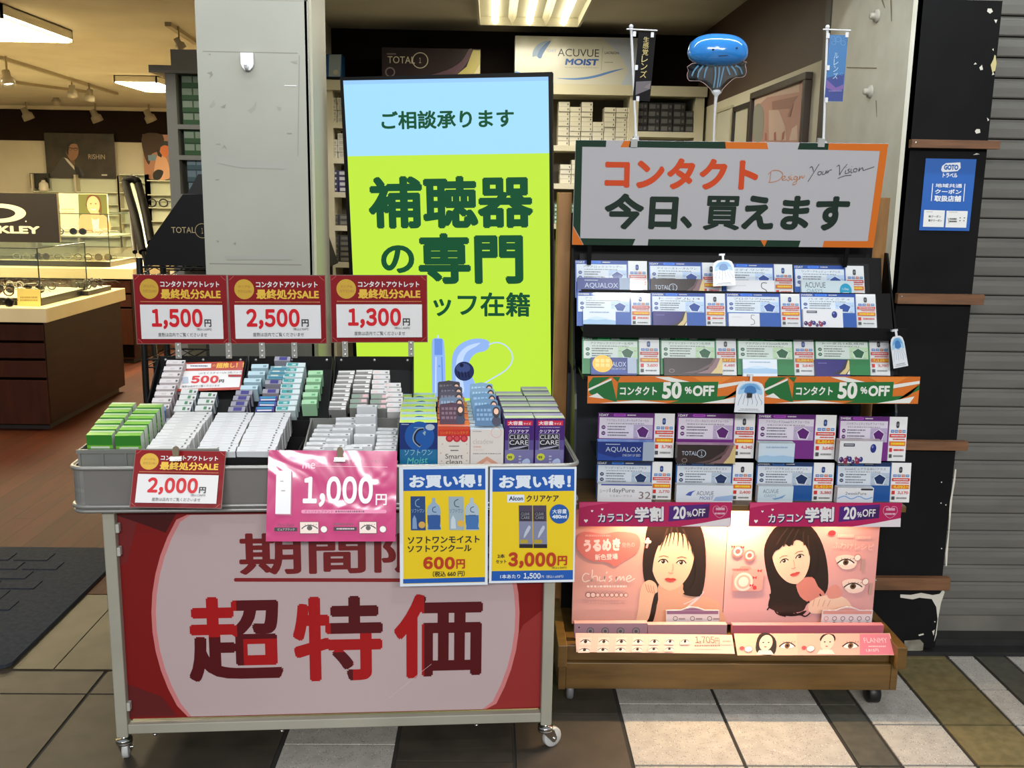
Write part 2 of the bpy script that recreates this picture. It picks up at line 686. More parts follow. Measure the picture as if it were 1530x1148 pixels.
def plank_mat():
    m = bpy.data.materials.new('red_brown_planks')
    m.use_nodes = True
    nt = m.node_tree
    b = nt.nodes['Principled BSDF']
    tc = nt.nodes.new('ShaderNodeTexCoord')
    mp = nt.nodes.new('ShaderNodeMapping')
    mp.inputs['Rotation'].default_value = (0, 0, math.pi / 2)
    br = nt.nodes.new('ShaderNodeTexBrick')
    br.inputs['Color1'].default_value = rgb(70, 31, 15)
    br.inputs['Color2'].default_value = rgb(56, 24, 12)
    br.inputs['Mortar'].default_value = rgb(40, 18, 10)
    br.inputs['Scale'].default_value = 1.0
    br.inputs['Mortar Size'].default_value = 0.002
    br.inputs['Brick Width'].default_value = 1.4
    br.inputs['Row Height'].default_value = 0.10
    nz = nt.nodes.new('ShaderNodeTexNoise')
    nz.inputs['Scale'].default_value = 3
    nz.inputs['Detail'].default_value = 8
    mp2 = nt.nodes.new('ShaderNodeMapping')
    mp2.inputs['Scale'].default_value = (12, 1, 1)
    mx = nt.nodes.new('ShaderNodeMix')
    mx.data_type = 'RGBA'
    mx.blend_type = 'OVERLAY'
    mx.inputs[0].default_value = 0.45
    nt.links.new(tc.outputs['Object'], mp.inputs[0])
    nt.links.new(mp.outputs[0], br.inputs['Vector'])
    nt.links.new(tc.outputs['Object'], mp2.inputs[0])
    nt.links.new(mp2.outputs[0], nz.inputs['Vector'])
    nt.links.new(br.outputs['Color'], mx.inputs[6])
    nt.links.new(nz.outputs['Color'], mx.inputs[7])
    nt.links.new(mx.outputs[2], b.inputs['Base Color'])
    b.inputs['Roughness'].default_value = 0.65
    b.inputs['Specular IOR Level'].default_value = 0.12
    return m


mb = MB()
mb.box(-7.0, 1.21, 3.38, 12.2, -0.02, 0.006, plank_mat())
struct('floor', mb)

CEIL = noisy('ceiling_paint', (196, 190, 172), (206, 200, 182), 3, 3, 0.8)
mb = MB()
mb.box(-7.0, 1.3, 3.1, 12.3, 2.385, 2.45, CEIL)
struct('ceiling', mb)
mb = MB()
mb.box(-7.0, 6.0, 3.06, 3.10, 2.385, 4.2, M((150, 148, 140), 0.8))  # unseen wall over the opening, added to keep arcade light out
struct('wall_front', mb)
mb = MB()
mb.box(-7.0, 6.0, 2.485, 3.06, 2.74, 2.82, M((150, 148, 140), 0.8))
struct('ceiling_canopy', mb)

# grey rubber mat on the threshold
mb = MB()
MATG = noisy('rubber_mat', (48, 52, 60), (56, 60, 68), 60, 4, 0.9, spec=0.05)
mx1 = -1.452
mb.prism([(-3.9, 2.806), (mx1 - .03, 2.806), (mx1 - .012, 2.812), (mx1, 2.83), (mx1, 3.82), (-3.9, 3.82)], 2, 0.0065, 0.018, MATG)
for r in range(8):
    for c in range(14):
        xa = mx1 - .19 - c * .15 - (.075 if r % 2 else 0)
        ya = 3.02 + r * .093
        if xa - .13 < -3.85:
            continue
        mb.box(xa - .128, xa, ya, ya + .075, 0.018, 0.0215, MATG)
tag(mb.build('door_mat', bevel=0.0), 'dark grey rubber mat with a raised brick pattern at the shop entrance', 'mat')

DARKBR = noisy('dark_brown_wall', (26, 14, 10), (31, 18, 13), 3, 4, 0.7, spec=0.2)
CREAM = noisy('cream_wall', (206, 200, 176), (214, 208, 186), 3, 4, 0.6)
PAINT = noisy('white_column_paint', (196, 194, 178), (212, 210, 196), 9, 9, 0.5, 0.3, 0.7)

# alcove walls
mb = MB()
mb.box(-0.97, 1.3, 6.05, 6.12, 0, 2.385, DARKBR)
struct('wall_back', mb)
mb = MB()
mb.box(1.212, 1.30, 3.70, 6.05, 0, 1.955, CREAM)
mb.box(1.216, 1.30, 3.70, 6.05, 1.955, 2.385, noisy('brown_wall_band', (70, 52, 40), (78, 58, 45), 3, 4, 0.6))
struct('wall_right', mb)
mb = MB()
mb.box(1.196, 1.212, 3.66, 3.72, 0, 2.385, M((52, 40, 32), 0.5))
struct('trim_1', mb, bevel=0.003)
mb = MB()
mb.box(-1.0, -0.95, 5.35, 12.2, 0, 2.385, CREAM)
struct('wall_partition', mb)
# shop walls
mb = MB()
mb.box(-7.0, -0.95, 12.15, 12.25, 0, 1.985, CREAM)
mb.box(-7.0, -0.95, 12.145, 12.25, 1.985, 2.345, DARKBR)
mb.box(-7.0, -0.95, 12.10, 12.25, 2.345, 2.385, CREAM)
struct('wall_far', mb)
mb = MB()
mb.box(-7.05, -7.0, 3.1, 12.2, 0, 2.385, CREAM)
struct('wall_left', mb)

# right jamb (white column reveal) with anchor bolts
mb = MB()
mb.box(1.2, 1.228, 2.95, 3.66, 0, 3.2, PAINT)
o = struct('wall_jamb', mb)
sm = MB()
for (u, v) in ((1311, 24), (1301, 137)):
    p = at(u, v, X=1.2)
    T = Matrix.Translation(p) @ Matrix.Rotation(-math.pi / 2, 4, 'Y')
    b_ = MB()
    b_.lathe([(0.0001, 0.024), (0.008, 0.024), (0.010, 0.020), (0.011, 0.010), (0.019, 0.008), (0.021, 0.0), (0.021, -0.002)], M((186, 182, 168), 0.45), 18, T)
    q = b_.build('anchor_bolt')
    tag(q, 'painted bolt head %s on the white column at the right' % ('near the top' if v < 60 else 'beside the blue banner'), 'bolt', 'bolt heads on the white column')
# rust drips and joint lines on the reveal
mb = MB()
STAIN = M((122, 112, 88), 0.6)
for (u0, v0, u1, v1, w) in ((1318, 0, 1322, 12, .006), (1309, 150, 1310, 175, .004), (1331, 0, 1332, 32, .005), (1265, 101, 1310, 102, .002)):
    a, b = at(u0, v0, X=1.1992), at(u1, v1, X=1.1992)
    if abs(u1 - u0) > 20:
        mb.add([(1.1992, a.y, a.z - w), (1.1992, a.y, a.z + w), (1.1992, b.y, b.z + w), (1.1992, b.y, b.z - w)], [(0, 1, 2, 3)], STAIN)
    else:
        mb.add([(1.1992, a.y - w, a.z), (1.1992, a.y + w, a.z), (1.1992, b.y + w * .5, b.z), (1.1992, b.y - w * .5, b.z)], [(0, 1, 2, 3)], STAIN)
struct('trim_2', mb)

# black pillar with chipped paint
s = Sheet([(1379, 0), (1505, 0), (1391, 968), (1279.5, 968)], Y=2.95, th=0.10, roll=0,
          face=noisy('black_paint', (13, 13, 14), (19, 19, 20), 6, 6, 0.7, spec=0.15))
CH = M((205, 202, 190), 0.8)
CHY = M((196, 184, 128), 0.8)
k = crop(1330, 0, 4.59)
for pts, mt in (([(695, 75), (700, 55), (725, 55), (735, 75), (715, 90)], CH), ([(742, 130), (765, 130), (755, 155)], CH),
                ([(715, 440), (735, 400), (742, 370), (750, 375), (755, 430), (745, 480), (725, 490)], CHY),
                ([(598, 440), (610, 425), (620, 437)], CH), ([(636, 460), (655, 440), (662, 472), (645, 478)], CH),
                ([(722, 510), (730, 485), (740, 505)], CH), ([(600, 895), (612, 880), (635, 880), (638, 905), (610, 912)], CH),
                ([(685, 800), (700, 815), (690, 825)], CH), ([(585, 1058), (610, 1045), (632, 1052)], CH), ([(727, 335), (735, 325), (737, 345)], CH)):
    s.poly([k(*p) for p in pts], mt)
k = crop(1340, 700, 3.826)
rnd = random.Random(3)
edge = [(331, 0), (325, 60), (312, 130), (304, 180), (298, 240), (292, 300), (284, 380), (276, 480), (270, 555)]
lft = [(x - rnd.uniform(6, 15), y) for x, y in edge]
s.poly([k(*p) for p in edge + lft[::-1]], CH)
s.poly([k(*p) for p in [(0, 720), (60, 722), (120, 710), (185, 722), (225, 715), (248, 690), (255, 705), (232, 770), (215, 860), (205, 950), (190, 990), (200, 940), (212, 860), (205, 790), (180, 745), (110, 738), (70, 748), (0, 738)]], CH)
s.poly([k(*p) for p in [(20, 985), (110, 978), (130, 1000), (125, 1040), (20, 1052)]], noisy('bare_concrete', (110, 106, 94), (140, 136, 122), 30, 6, 0.9))
s.poly([k(*p) for p in [(100, 950), (130, 942), (132, 950), (105, 958)]], CH)
s.poly([k(*p) for p in [(180, 930), (195, 920), (188, 955)]], CH)
for q in ((245, 75), (240, 195), (268, 205), (240, 455), (196, 875)):
    s.disc(*k(*q), 1.0, CH, n=7)
o = s.make('wall_pillar_black', kind='structure')
mb = MB()
for y0, y1, z0, z1, mt in ((2.953, 3.4, -0.01, 3.4, M((18, 18, 19), 0.6)),):
    mb.box(1.229, 1.45, y0 + 0.1, y1, z0, z1, mt)
struct('wall_pillar_core', mb)

# grey column in the middle of the shop front
s = Sheet([(290, 0), (455, 0), (474, 512), (313, 512)], Y=3.05, th=0.012, roll=0, down=1.05,
          face=noisy('grey_column_paint', (152, 153, 142), (162, 163, 151), 3, 7, 0.42, 0.3, 0.7))
k = crop(270, 0, 2.733)
SC1 = M((134, 133, 123), 0.6)
s.rect(*k(88, 205), *k(470, 208.5), M((126, 126, 118), 0.6))
s.rect(*k(118, 1068), *k(498, 1072), M((126, 126, 118), 0.6))
s.rect(*k(475, 215), *k(479, 620), M((140, 140, 132), 0.6))
SC2 = M((150, 150, 140), 0.6)
for pts, mt in (([(105, 292), (125, 286), (130, 300), (115, 315), (120, 300)], SC1), ([(140, 722), (157, 720), (157, 725), (142, 727)], SC1),
                ([(270, 440), (290, 425), (306, 400), (305, 430), (285, 452)], SC2), ([(115, 425), (135, 400), (140, 420), (120, 432)], SC2),
                ([(160, 428), (182, 416), (178, 432)], SC1), ([(430, 527), (452, 527), (450, 532), (432, 532)], SC1),
                ([(138, 578), (160, 575), (160, 580)], SC1), ([(165, 600), (178, 580), (188, 600), (176, 588)], SC1),
                ([(150, 635), (420, 648), (425, 675), (240, 672), (150, 655)], M((156, 157, 148), 0.45)),
                ([(110, 215), (122, 217), (118, 222)], SC1), ([(440, 240), (470, 236), (468, 250)], SC2), ([(385, 420), (408, 425), (400, 440)], SC2),
                ([(215, 985), (226, 978), (226, 992)], SC1), ([(146, 972), (158, 975), (152, 982)], SC1), ([(418, 335), (468, 335), (468, 339), (418, 339)], M((220, 222, 220), 0.3)),
                ([(180, 1035), (440, 1030), (460, 1048), (190, 1052)], M((156, 157, 148), 0.45))):
    s.poly([k(*p) for p in pts], mt)
o = s.make('wall_column_front', kind='structure')
mb = MB()
mb.box(-0.872, -0.549, 3.065, 3.33, 0, 2.6, PAINT)
mb.box(-0.872, -0.556, 3.05, 3.065, s.MW.translation.z + s.H / 2 + .0005, 2.6, s.mats[0])
mb.box(-0.556, -0.549, 3.05, 3.065, 0, 2.6, M((40, 40, 38), 0.6))
mb.box(-0.549, -0.541, 3.08, 3.33, 0, 2.6, M((196, 192, 172), 0.5))
struct('wall_column', mb)

# white plastic hook on the column
mb = MB()
p = at(370, 92, Y=3.047)
sh = [(-0.019, 0.024), (0.019, 0.024), (0.019, -0.008), (0.015, -0.018), (0.007, -0.026), (-0.007, -0.026), (-0.015, -0.018), (-0.019, -0.008)]
mb.prism([(p.x + a, p.z + b) for a, b in sh], 1, 3.038, 3.047, M((228, 230, 230), 0.35))
mb.tube([(p.x, 3.040, p.z - 0.012), (p.x, 3.030, p.z - 0.022), (p.x, 3.022, p.z - 0.020), (p.x, 3.020, p.z - 0.012)], 0.005, M((200, 202, 202), 0.35))
tag(mb.build('wall_hook', bevel=0.001), 'white plastic adhesive hook stuck on the grey column', 'hook')

# roller shutter
SLAT = noisy('shutter_steel', (92, 91, 86), (104, 103, 97), 4, 8, 0.5, 0.3, 0.7, stretch=(1, 1, 6), spec=0.4)
mb = MB()
GAP = M((26, 26, 25), 0.7)
zs = 0.092
mb.box(1.40, 4.6, 3.055, 3.09, 0.035, zs, noisy('shutter_foot', (92, 90, 84), (110, 108, 100), 5, 8, 0.6))
pitch = 0.0595
n = 0
while zs < 3.3:
    pts = [(3.066, zs + 0.0015), (3.050, zs + 0.0015), (3.047, zs + 0.005), (3.046, zs + 0.030), (3.048, zs + 0.0445), (3.0535, zs + 0.049), (3.056, zs + 0.0575), (3.066, zs + 0.0575)]
    mb.prism(pts, 0, 1.40, 4.6, SLAT)
    mb.box(1.40, 4.6, 3.0645, 3.08, zs - 0.004, zs + 0.006, GAP)
    zs += pitch
o = struct('door_1', mb)
tag(o, 'grey ribbed steel roller shutter at the right of the shop')
mb = MB()
STEP = noisy('black_step', (26, 26, 26), (38, 38, 37), 8, 6, 0.55)
mb.box(1.19, 4.6, 2.94, 3.10, 0, 0.014, STEP)
mb.box(1.40, 4.6, 2.99, 3.10, 0.014, 0.036, STEP)
struct('trim_3', mb, bevel=0.003)

# wood strips screwed across the black pillar
for i, (xa, xb, ya, yb, wh) in enumerate(((1359.5, 1494, 208, 222, 'above the blue notice'), (1337, 1470, 439, 455, 'second from the top'),
                                         (1300, 1446, 659, 673, 'third from the top'), (1300, 1419, 864, 882, 'lowest, above the chipped paint'))):
    a, b = at(xa, ya, Y=2.925), at(xb, yb + 1, Y=2.925)
    mb = MB()
    x0 = max(a.x, 1.222)
    mb.wbox(x0, b.x, 2.925, 2.949, b.z, a.z, WALNUT)
    for sx in (x0 + 0.012,):
        mb.lathe([(0.003, 0.0), (0.0025, 0.001), (0.0001, 0.0012)], STEEL, 8, Matrix.Translation((sx, 2.9249, a.z - 0.008)) @ Matrix.Rotation(math.pi / 2, 4, 'X'))
    tag(mb.build('wood_strip', bevel=0.0015), 'brown wood strip across the black pillar, ' + wh, 'strip', 'wood strips on the black pillar')

# blue notice on the black pillar
k = crop(1180, 0, 2.869)
s = Sheet([k(582, 680), k(800, 682), k(770, 990), k(556, 988)], Y=2.947, th=0.0012, face=M((38, 96, 178), 0.35), roll=0)
WT = M((232, 236, 240), 0.4)
s.poly([k(*p) for p in [(652, 712), (668, 700), (730, 696), (732, 720), (718, 734), (668, 738), (654, 738), (648, 730)]], WT)
s.text('GOTO', *k(660, 706), *k(722, 729), M((38, 96, 178), 0.4), 0.06)
s.text('トラベル', *k(655, 742), *k(718, 762), WT, 0.03)
s.text('地域共通', *k(624, 788), *k(738, 805), WT, 0.02)
s.text('クーポン', *k(622, 812), *k(735, 832), WT, 0.03)
s.text('取扱店舗', *k(619, 839), *k(734, 865), WT, 0.03)
s.line([k(612, 788), k(606, 863)], 1.2, WT)
s.line([k(750, 788), k(744, 864)], 1.2, WT)
s.poly([k(576, 901), k(665, 903), k(660, 974), k(571, 973)], M((228, 230, 228), 0.4))
s.poly([k(672, 904), k(763, 905), k(756, 976), k(667, 975)], M((228, 230, 228), 0.4))
s.text('紙クーポン', *k(595, 924), *k(648, 934), INK, 0.02)
s.text('電子クーポン', *k(594, 941), *k(652, 951), INK, 0.02)
s.dashes(*k(585, 908), *k(612, 911), GREY, 1, 4)
s.dashes(*k(680, 908), *k(720, 911), GREY, 1, 5)
s.line([k(678, 935), k(682, 950), k(680, 958)], 0.6, INK, 3)
s.dashes(*k(684, 934), *k(716, 955), INK, 2, 6)
for a in ((730, 934), (748, 934), (729, 946), (746, 946)):
    s.disc(*k(*a), 0.9, INK, n=8)
s.make('coupon_notice', 'blue paper notice with white lettering on the black pillar', 'notice')

# ================================================================== CEILING LAMPS
HOUS = M((206, 200, 180), 0.5)


def louver(name, x0, x1, y0, y1, z0, z1, n, col, e, label, group=None):
    t = empty(name, ((x0 + x1) / 2, (y0 + y1) / 2, z1))
    ox, oy = (x0 + x1) / 2, (y0 + y1) / 2
    h = MB()
    w, d, hh = (x1 - x0) / 2, (y1 - y0) / 2, z0 - z1
    for a in ((-w, -w + .012, -d, d), (w - .012, w, -d, d), (-w, w, -d, -d + .012), (-w, w, d - .012, d)):
        h.box(a[0], a[1], a[2], a[3], hh, 0, HOUS)
    h.box(-w, w, -d, d, -0.006, 0, HOUS)
    h.build('housing', t)
    for i in range(n):
        cx = -w + (i + .5) * 2 * w / n
        b = MB()
        b.tube([(cx, -d + .02, hh + .022), (cx, d - .02, hh + .022)], 0.019, G(col, e), 10)
        b.build('tube', t)
        if i:
            r = MB()
            rx = -w + i * 2 * w / n
            r.prism([(rx - .022, -0.008), (rx, hh + .003), (rx + .022, -0.008)], 1, -d + .012, d - .012, M((226, 218, 190), 0.3))
            r.build('reflector', t)
    tag(t, label, 'ceiling lamp', group)
    return t


louver('louvre_lamp', -0.085, 0.46, 4.45, 5.53, 2.335, 2.3845, 3, (255, 246, 206), 5, 'louvred fluorescent ceiling lamp of the alcove, at the top of the frame')
louver('louvre_lamp', -3.12, -2.56, 5.45, 6.33, 2.31, 2.3845, 3, (255, 238, 196), 16, 'bright fluorescent ceiling lamp nearest the left edge', None)
louver('louvre_lamp', -3.20, -2.84, 8.7, 9.5, 2.32, 2.3845, 2, (255, 236, 192), 16, 'small bright ceiling lamp beside the grey shelf unit', None)

TRK = M((150, 138, 112), 0.5)


def spot(px, py, Y, size, label, aim=(0.1, 0.2, -1), lit=False):
    c = at(px, py, Y=Y)
    t = empty('track_spotlight', c)
    d = Vector(aim).normalized()
    q = d.to_track_quat('-Z', 'Y').to_matrix().to_4x4()
    b = MB()
    r = size
    b.lathe([(0.0001, r * 1.3), (r * .55, r * 1.25), (r * .6, r * .3), (r * .95, 0), (r, -r), (r * .9, -r), (r * .7, -r * .6), (0.0001, -r * .6)], M((150, 144, 128), 0.35), 14, q)
    b.build('lamp_head', t)
    g = MB()
    g.lathe([(0.0001, -r * .62), (r * .7, -r * .62)], G((255, 244, 214), 12 if lit else 2.2), 14, q)
    g.build('bulb', t)
    s_ = MB()
    s_.tube([(0, 0, r * .8), (0, 0, max(r * 2.2, 2.385 - c.z))], r * .16, M((150, 132, 100), 0.5), 6)
    s_.build('stem', t)
    tag(t, label, 'spotlight', 'track spotlights of the shop')


def rail(pts, label, off=0.012):
    mb = MB()
    a, b = [at(u, v, Z=2.385 - off) for u, v in pts]
    d = (b - a).normalized()
    n_ = Vector((-d.y, d.x, 0)) * 0.018
    vs = []
    for z in (a.z - off, 2.3848):
        for p in (a - n_, a + n_, b + n_, b - n_):
            vs.append((p.x, p.y, z))
    mb.add(vs, [(0, 3, 2, 1), (4, 5, 6, 7), (0, 1, 5, 4), (1, 2, 6, 5), (2, 3, 7, 6), (3, 0, 4, 7)], TRK)
    tag(mb.build('lighting_track'), label, 'lighting track', 'lighting tracks on the shop ceiling')


rail(((0, 86), (174, 140)), 'long pale lighting track running to the back of the shop')
rail(((21, 123), (135, 138)), 'short lighting track with dark slots in front of the far wall')
rail(((251, 36), (293, 64)), 'lighting track beside the grey column')
spot(11, 118, 7.6, 0.05, 'glowing spotlight at the left edge under the ceiling', (0.25, -0.2, -1), True)
spot(108, 137, 9.2, 0.045, 'left one of two spotlights hanging from the short track', (-0.1, 0.3, -1))
spot(134, 143, 9.4, 0.045, 'right one of two spotlights hanging from the short track', (-0.2, 0.2, -1))
spot(84, 150, 11, 0.05, 'small spotlight hanging above the man poster', (0, 0.2, -1))
spot(40, 171, 11.6, 0.062, 'leftmost of three spotlights on the dark band', (0.35, 0.3, -1))
spot(143, 174, 11.6, 0.062, 'middle of three spotlights on the dark band', (0.35, 0.3, -1))
spot(223, 174, 11.6, 0.062, 'rightmost of three spotlights on the dark band', (0.4, 0.3, -1))
spot(268, 66, 6.1, 0.03, 'grey spotlight on the track beside the grey column', (0.5, 0.2, -1))

# ================================================================== LEFT SHOP
# grey shelf unit with green boxes behind the column
SHG = M((150, 148, 136), 0.55)
u = empty('box_shelf', (-1.3, 5.0, 0))
mb = MB()
x0, x1 = -1.592 + 1.3, -0.96 + 1.3
mb.box(x0, x0 + .05, 0, .34, 0, 2.0, SHG)
mb.build('side_panel', u)
mb = MB()
mb.box(x0 + .02, x1, .32, .34, 0, 2.0, M((60, 66, 58), 0.7))
mb.build('back_panel', u)
mb = MB()
mb.box(x0 - .07, x1, -0.02, .34, 2.0, 2.035, SHG)
mb.box(x0 + .035, x1, -0.01, .34, 2.035, 2.11, SHG)
mb.build('cornice', u)
SHZ = []
for v in (186, 232, 290, 345):
    z = at(275, v, Y=5.0).z
    SHZ.append(z)
    mb = MB()
    mb.box(x0 + .05, x1, 0, .32, z - .022, z, SHG)
    mb.build('shelf', u)
tag(u, 'tall grey shelf unit of green and pale boxes beside the grey column', 'shelf unit')


def lensbox(w, d, h, c, top, band, name='lens_box', logo=True, split=False):
    b = MB()
    b.box(-w / 2, w / 2, 0, d, 0, h, M(c, 0.4), mats={'top': M(top, 0.4)})
    y = -0.0006
    b.add([(-w / 2, y, 0), (w / 2, y, 0), (w / 2, y, h * .05), (-w / 2, y, h * .05)], [(0, 1, 2, 3)], M([int(v * .6) for v in c], 0.4))  # dark foot line: the shadow between stacked boxes, painted on
    if not logo:
        b.add([(w * .3, y, h * .3), (w * .4, y, h * .3), (w * .4, y, h * .7), (w * .3, y, h * .7)], [(0, 1, 2, 3)], M([int(v * .45) for v in c], 0.4))
    if split:
        for xa, xb in ((-.48, -.08), (-.02, .48)):
            b.add([(w * xa, y, h * .42), (w * xb, y, h * .42), (w * xb, y, h * .94), (w * xa, y, h * .94)], [(0, 1, 2, 3)], M(band, 0.4))
    elif logo:
        b.add([(-w * .42, y, h * .2), (w * .1, y, h * .2), (w * .1, y, h * .8), (-w * .42, y, h * .8)], [(0, 1, 2, 3)], M(band, 0.4))
        b.add([(w * .22, y, h * .3), (w * .4, y, h * .3), (w * .4, y, h * .7), (w * .22, y, h * .7)], [(0, 1, 2, 3)], M(band, 0.4))
    return b


protos = {}


def put_box(key, mk, loc, label, group, rz=0.0, name='lens_box', rot=None):
    if key not in protos:
        o = mk().build(name)
        protos[key] = o
    else:
        o = protos[key].copy()
        COL.objects.link(o)
    o.location = loc
    o.rotation_euler = rot or (0, 0, rz)
    tag(o, label, 'lens box', group)
    return o


GR = lambda: lensbox(.118, .07, .058, (40, 92, 26), (132, 170, 108), (150, 166, 136), split=True)
BL = lambda: lensbox(.10, .06, .058, (66, 96, 100), (150, 170, 170), (120, 140, 146), split=True)
rowname = ['upper', 'middle', 'lower']
for si, zb, n_, key, mk, nm in ((0, SHZ[0], 4, 'green', GR, 'green'), (1, SHZ[1], 3, 'green', GR, 'green'), (2, SHZ[2], 3, 'paleblue', BL, 'blue grey')):
    for r in range(n_):
        for c in range(3):
            if si == 1 and r == 2 and c == 1:
                continue
            px_ = -1.53 + .065 + c * .128
            if px_ > -1.1:
                continue
            put_box(key, mk, (px_, 5.03 + random.uniform(0, .015), zb + .0005 + r * .0588),
                    '%s lens box, %s up, %s stack, %s shelf beside the grey column' % (nm, ORD[r], ORD[c], rowname[si]),
                    'lens boxes in the grey shelf unit')


def poster(name, corners, Y, face, label, th=0.004, **k):
    return Sheet(corners, Y=Y, th=th, face=face, **k)


SK1, SK2 = M((206, 158, 124), 0.5), M((228, 176, 140), 0.5)
k = crop(0, 190, 4.935)
s = Sheet([k(320, 40), k(848, 52), k(848, 378), k(350, 375)], Y=12.08, th=0.01, roll=0, face=noisy('dusk_print', (40, 37, 32), (68, 61, 51), 4, 5, 0.25))
s.poly([k(*p) for p in [(375, 372), (400, 320), (450, 245), (478, 225), (545, 285), (590, 305), (608, 370)]], M((66, 64, 60), 0.4), 3)
s.poly([k(*p) for p in [(474, 228), (500, 238), (548, 290), (552, 320), (500, 262)]], M((206, 200, 188), 0.4))
s.poly([k(*p) for p in [(556, 292), (582, 300), (606, 370), (575, 370), (552, 318)]], M((22, 22, 24), 0.4))
s.poly([k(*p) for p in [(512, 228), (550, 235), (556, 285), (520, 262)]], M((112, 82, 60), 0.5))
s.disc(*k(538, 178), 9.2, M((150, 112, 84), 0.5), 14.5)
s.poly([k(*p) for p in [(495, 190), (492, 140), (520, 104), (560, 106), (580, 136), (560, 126), (528, 130), (510, 160), (508, 210)]], M((34, 28, 24), 0.5), 3)
s.line([k(505, 158), k(580, 162)], 0.9, M((24, 20, 18), 0.4))
for a in ((522, 164), (562, 166)):
    s.disc(*k(*a), 3.2, M((24, 20, 18), 0.4), 2.2, ring=0.75)
s.text('RISHIN', *k(655, 205), *k(775, 240), M((176, 158, 126), 0.4), 0.0)
s.rect(*k(745, 348), *k(785, 358), M((206, 200, 188), 0.4))
s.make('man_poster', 'dark poster of a man in suit and tie on the far shop wall', 'poster')
s = Sheet([k(1048, 52), k(1320, 58), k(1330, 388), k(1070, 382)], Y=12.08, th=0.01, roll=0, face=M((176, 120, 86), 0.3))
s.poly([k(*p) for p in [(1050, 54), (1200, 58), (1190, 170), (1120, 200), (1100, 280), (1060, 200)]], M((66, 44, 28), 0.5), 3)
s.poly([k(*p) for p in [(1090, 210), (1150, 205), (1150, 250), (1095, 250)]], M((120, 150, 170), 0.5))
s.poly([k(*p) for p in [(1150, 240), (1180, 200), (1230, 240), (1250, 330), (1240, 382), (1140, 384)]], SK2, 3)
s.disc(*k(1215, 175), 7, M((226, 130, 76), 0.5), 10)
s.poly([k(*p) for p in [(1180, 150), (1200, 108), (1245, 110), (1262, 150), (1215, 135)]], M((44, 52, 50), 0.5), 3)
s.poly([k(*p) for p in [(1155, 175), (1165, 168), (1195, 210), (1190, 228), (1165, 215)]], M((30, 26, 24), 0.5))
s.poly([k(*p) for p in [(1130, 340), (1165, 315), (1205, 330), (1180, 384), (1135, 384)]], M((24, 24, 26), 0.5), 3)
s.make('photographer_poster', 'poster of a person with a camera, half behind the grey shelf unit', 'poster')

# far wall shelving with frames: lit shelf bay
GLS = M((214, 220, 196), 0.3)
for nm, (xa, xb), vs_, lab in (('wall_shelf', (230, 866), (470, 560, 640, 720, 800), 'long white wall shelf bay behind the woman card'),
                               ('wall_shelf', (868, 1072), (345, 405, 480, 600, 705, 800), 'narrow white wall shelf bay with cubbies on the far wall'),
                               ('wall_shelf', (1072, 1262), (390, 495, 590, 690), 'wide glass shelf bay with eyeglasses on the far wall')):
    a, b = at(*k(xa, 345), Y=12.0), at(*k(xb, 345), Y=12.0)
    zt = at(*k(xa, 345), Y=12.0).z
    t = empty(nm, (a.x, 12.0, 0.75))
    bm_ = MB()
    bm_.box(0, b.x - a.x, .12, .14, 0, zt - .75, M((206, 212, 190), 0.5))
    bm_.build('back_panel', t)
    for xx in (0, (b.x - a.x) * .5, b.x - a.x) if xa < 1000 else (0, b.x - a.x):
        bm_ = MB()
        bm_.box(xx - .012, xx + .012, 0, .13, 0, zt - .75, M((196, 190, 168), 0.5))
        bm_.build('upright', t)
    for v in vs_:
        z = at(*k(xa, v), Y=12.0).z - .75
        bm_ = MB()
        bm_.box(0, b.x - a.x, 0, .12, z - .012, z, GLS)
        bm_.build('shelf', t)
    tag(t, lab, 'wall shelf')


def glasses(col, r=0.022):
    b = MB()
    mt = M(col, 0.2)
    for sx in (-1, 1):
        ring = []
        for i in range(12):
            a = 2 * math.pi * i / 12
            ring.append((sx * 0.034 + r * 1.15 * math.cos(a), 0, 0.024 + r * math.sin(a)))
        b.tube(ring, 0.0042, mt, 6, True)
        if sum(col) < 100:
            b.add([(x, -.0005, z) for x, _, z in ring], [tuple(range(12))], M((26, 24, 24), 0.08))
        b.tube([(sx * .06, 0, .032), (sx * .064, .02, .033), (sx * .062, .10, .030), (sx * .060, .13, .012)], 0.0024, mt, 5)
    b.tube([(-.012, 0, .028), (0, -.002, .032), (.012, 0, .028)], 0.0024, mt, 5)
    return b


GLC = {'black': (20, 18, 18), 'brown': (78, 48, 30), 'silver': (170, 166, 156), 'grey': (60, 60, 62)}
gp = {}


def put_glasses(col, loc, rz, label, sc=1.0):
    if col not in gp:
        o = glasses(GLC[col]).build('eyeglasses')
        gp[col] = o
    else:
        o = gp[col].copy()
        COL.objects.link(o)
    o.location = loc
    o.rotation_euler = (0, 0, rz)
    o.scale = (sc, sc, sc)
    tag(o, label, 'eyeglasses', 'eyeglasses on display in the shop')


p = at(*k(1165, 598), Y=12.03)
put_glasses('grey', (p.x, p.y, at(*k(1165, 590), Y=12.0).z + .001), 0, 'thin grey eyeglasses on the glass shelf of the far wall', 2.0)
zsh = at(*k(230, 470), Y=12.0).z + .0005
pa, pb = at(*k(258, 340), Y=12.05), at(*k(330, 470), Y=12.05)
t = empty('small_monitor', ((pa.x + pb.x) / 2, 12.05, zsh))
b = MB(); b.wbox(-.11, .11, -.012, .012, .03, pa.z - zsh, M((30, 28, 26), 0.3)); b.build('screen', t, bevel=.003)
b = MB(); b.box(-.05, .05, -.04, .04, 0, .008, M((40, 38, 36), 0.4)); b.box(-.015, .015, -.008, .008, .008, .03, M((40, 38, 36), 0.4)); b.build('foot', t)
tag(t, 'small dark monitor on the long wall shelf left of the man poster corner', 'monitor')
pa = at(*k(326, 372), Y=12.03)
hb = pa.z - zsh
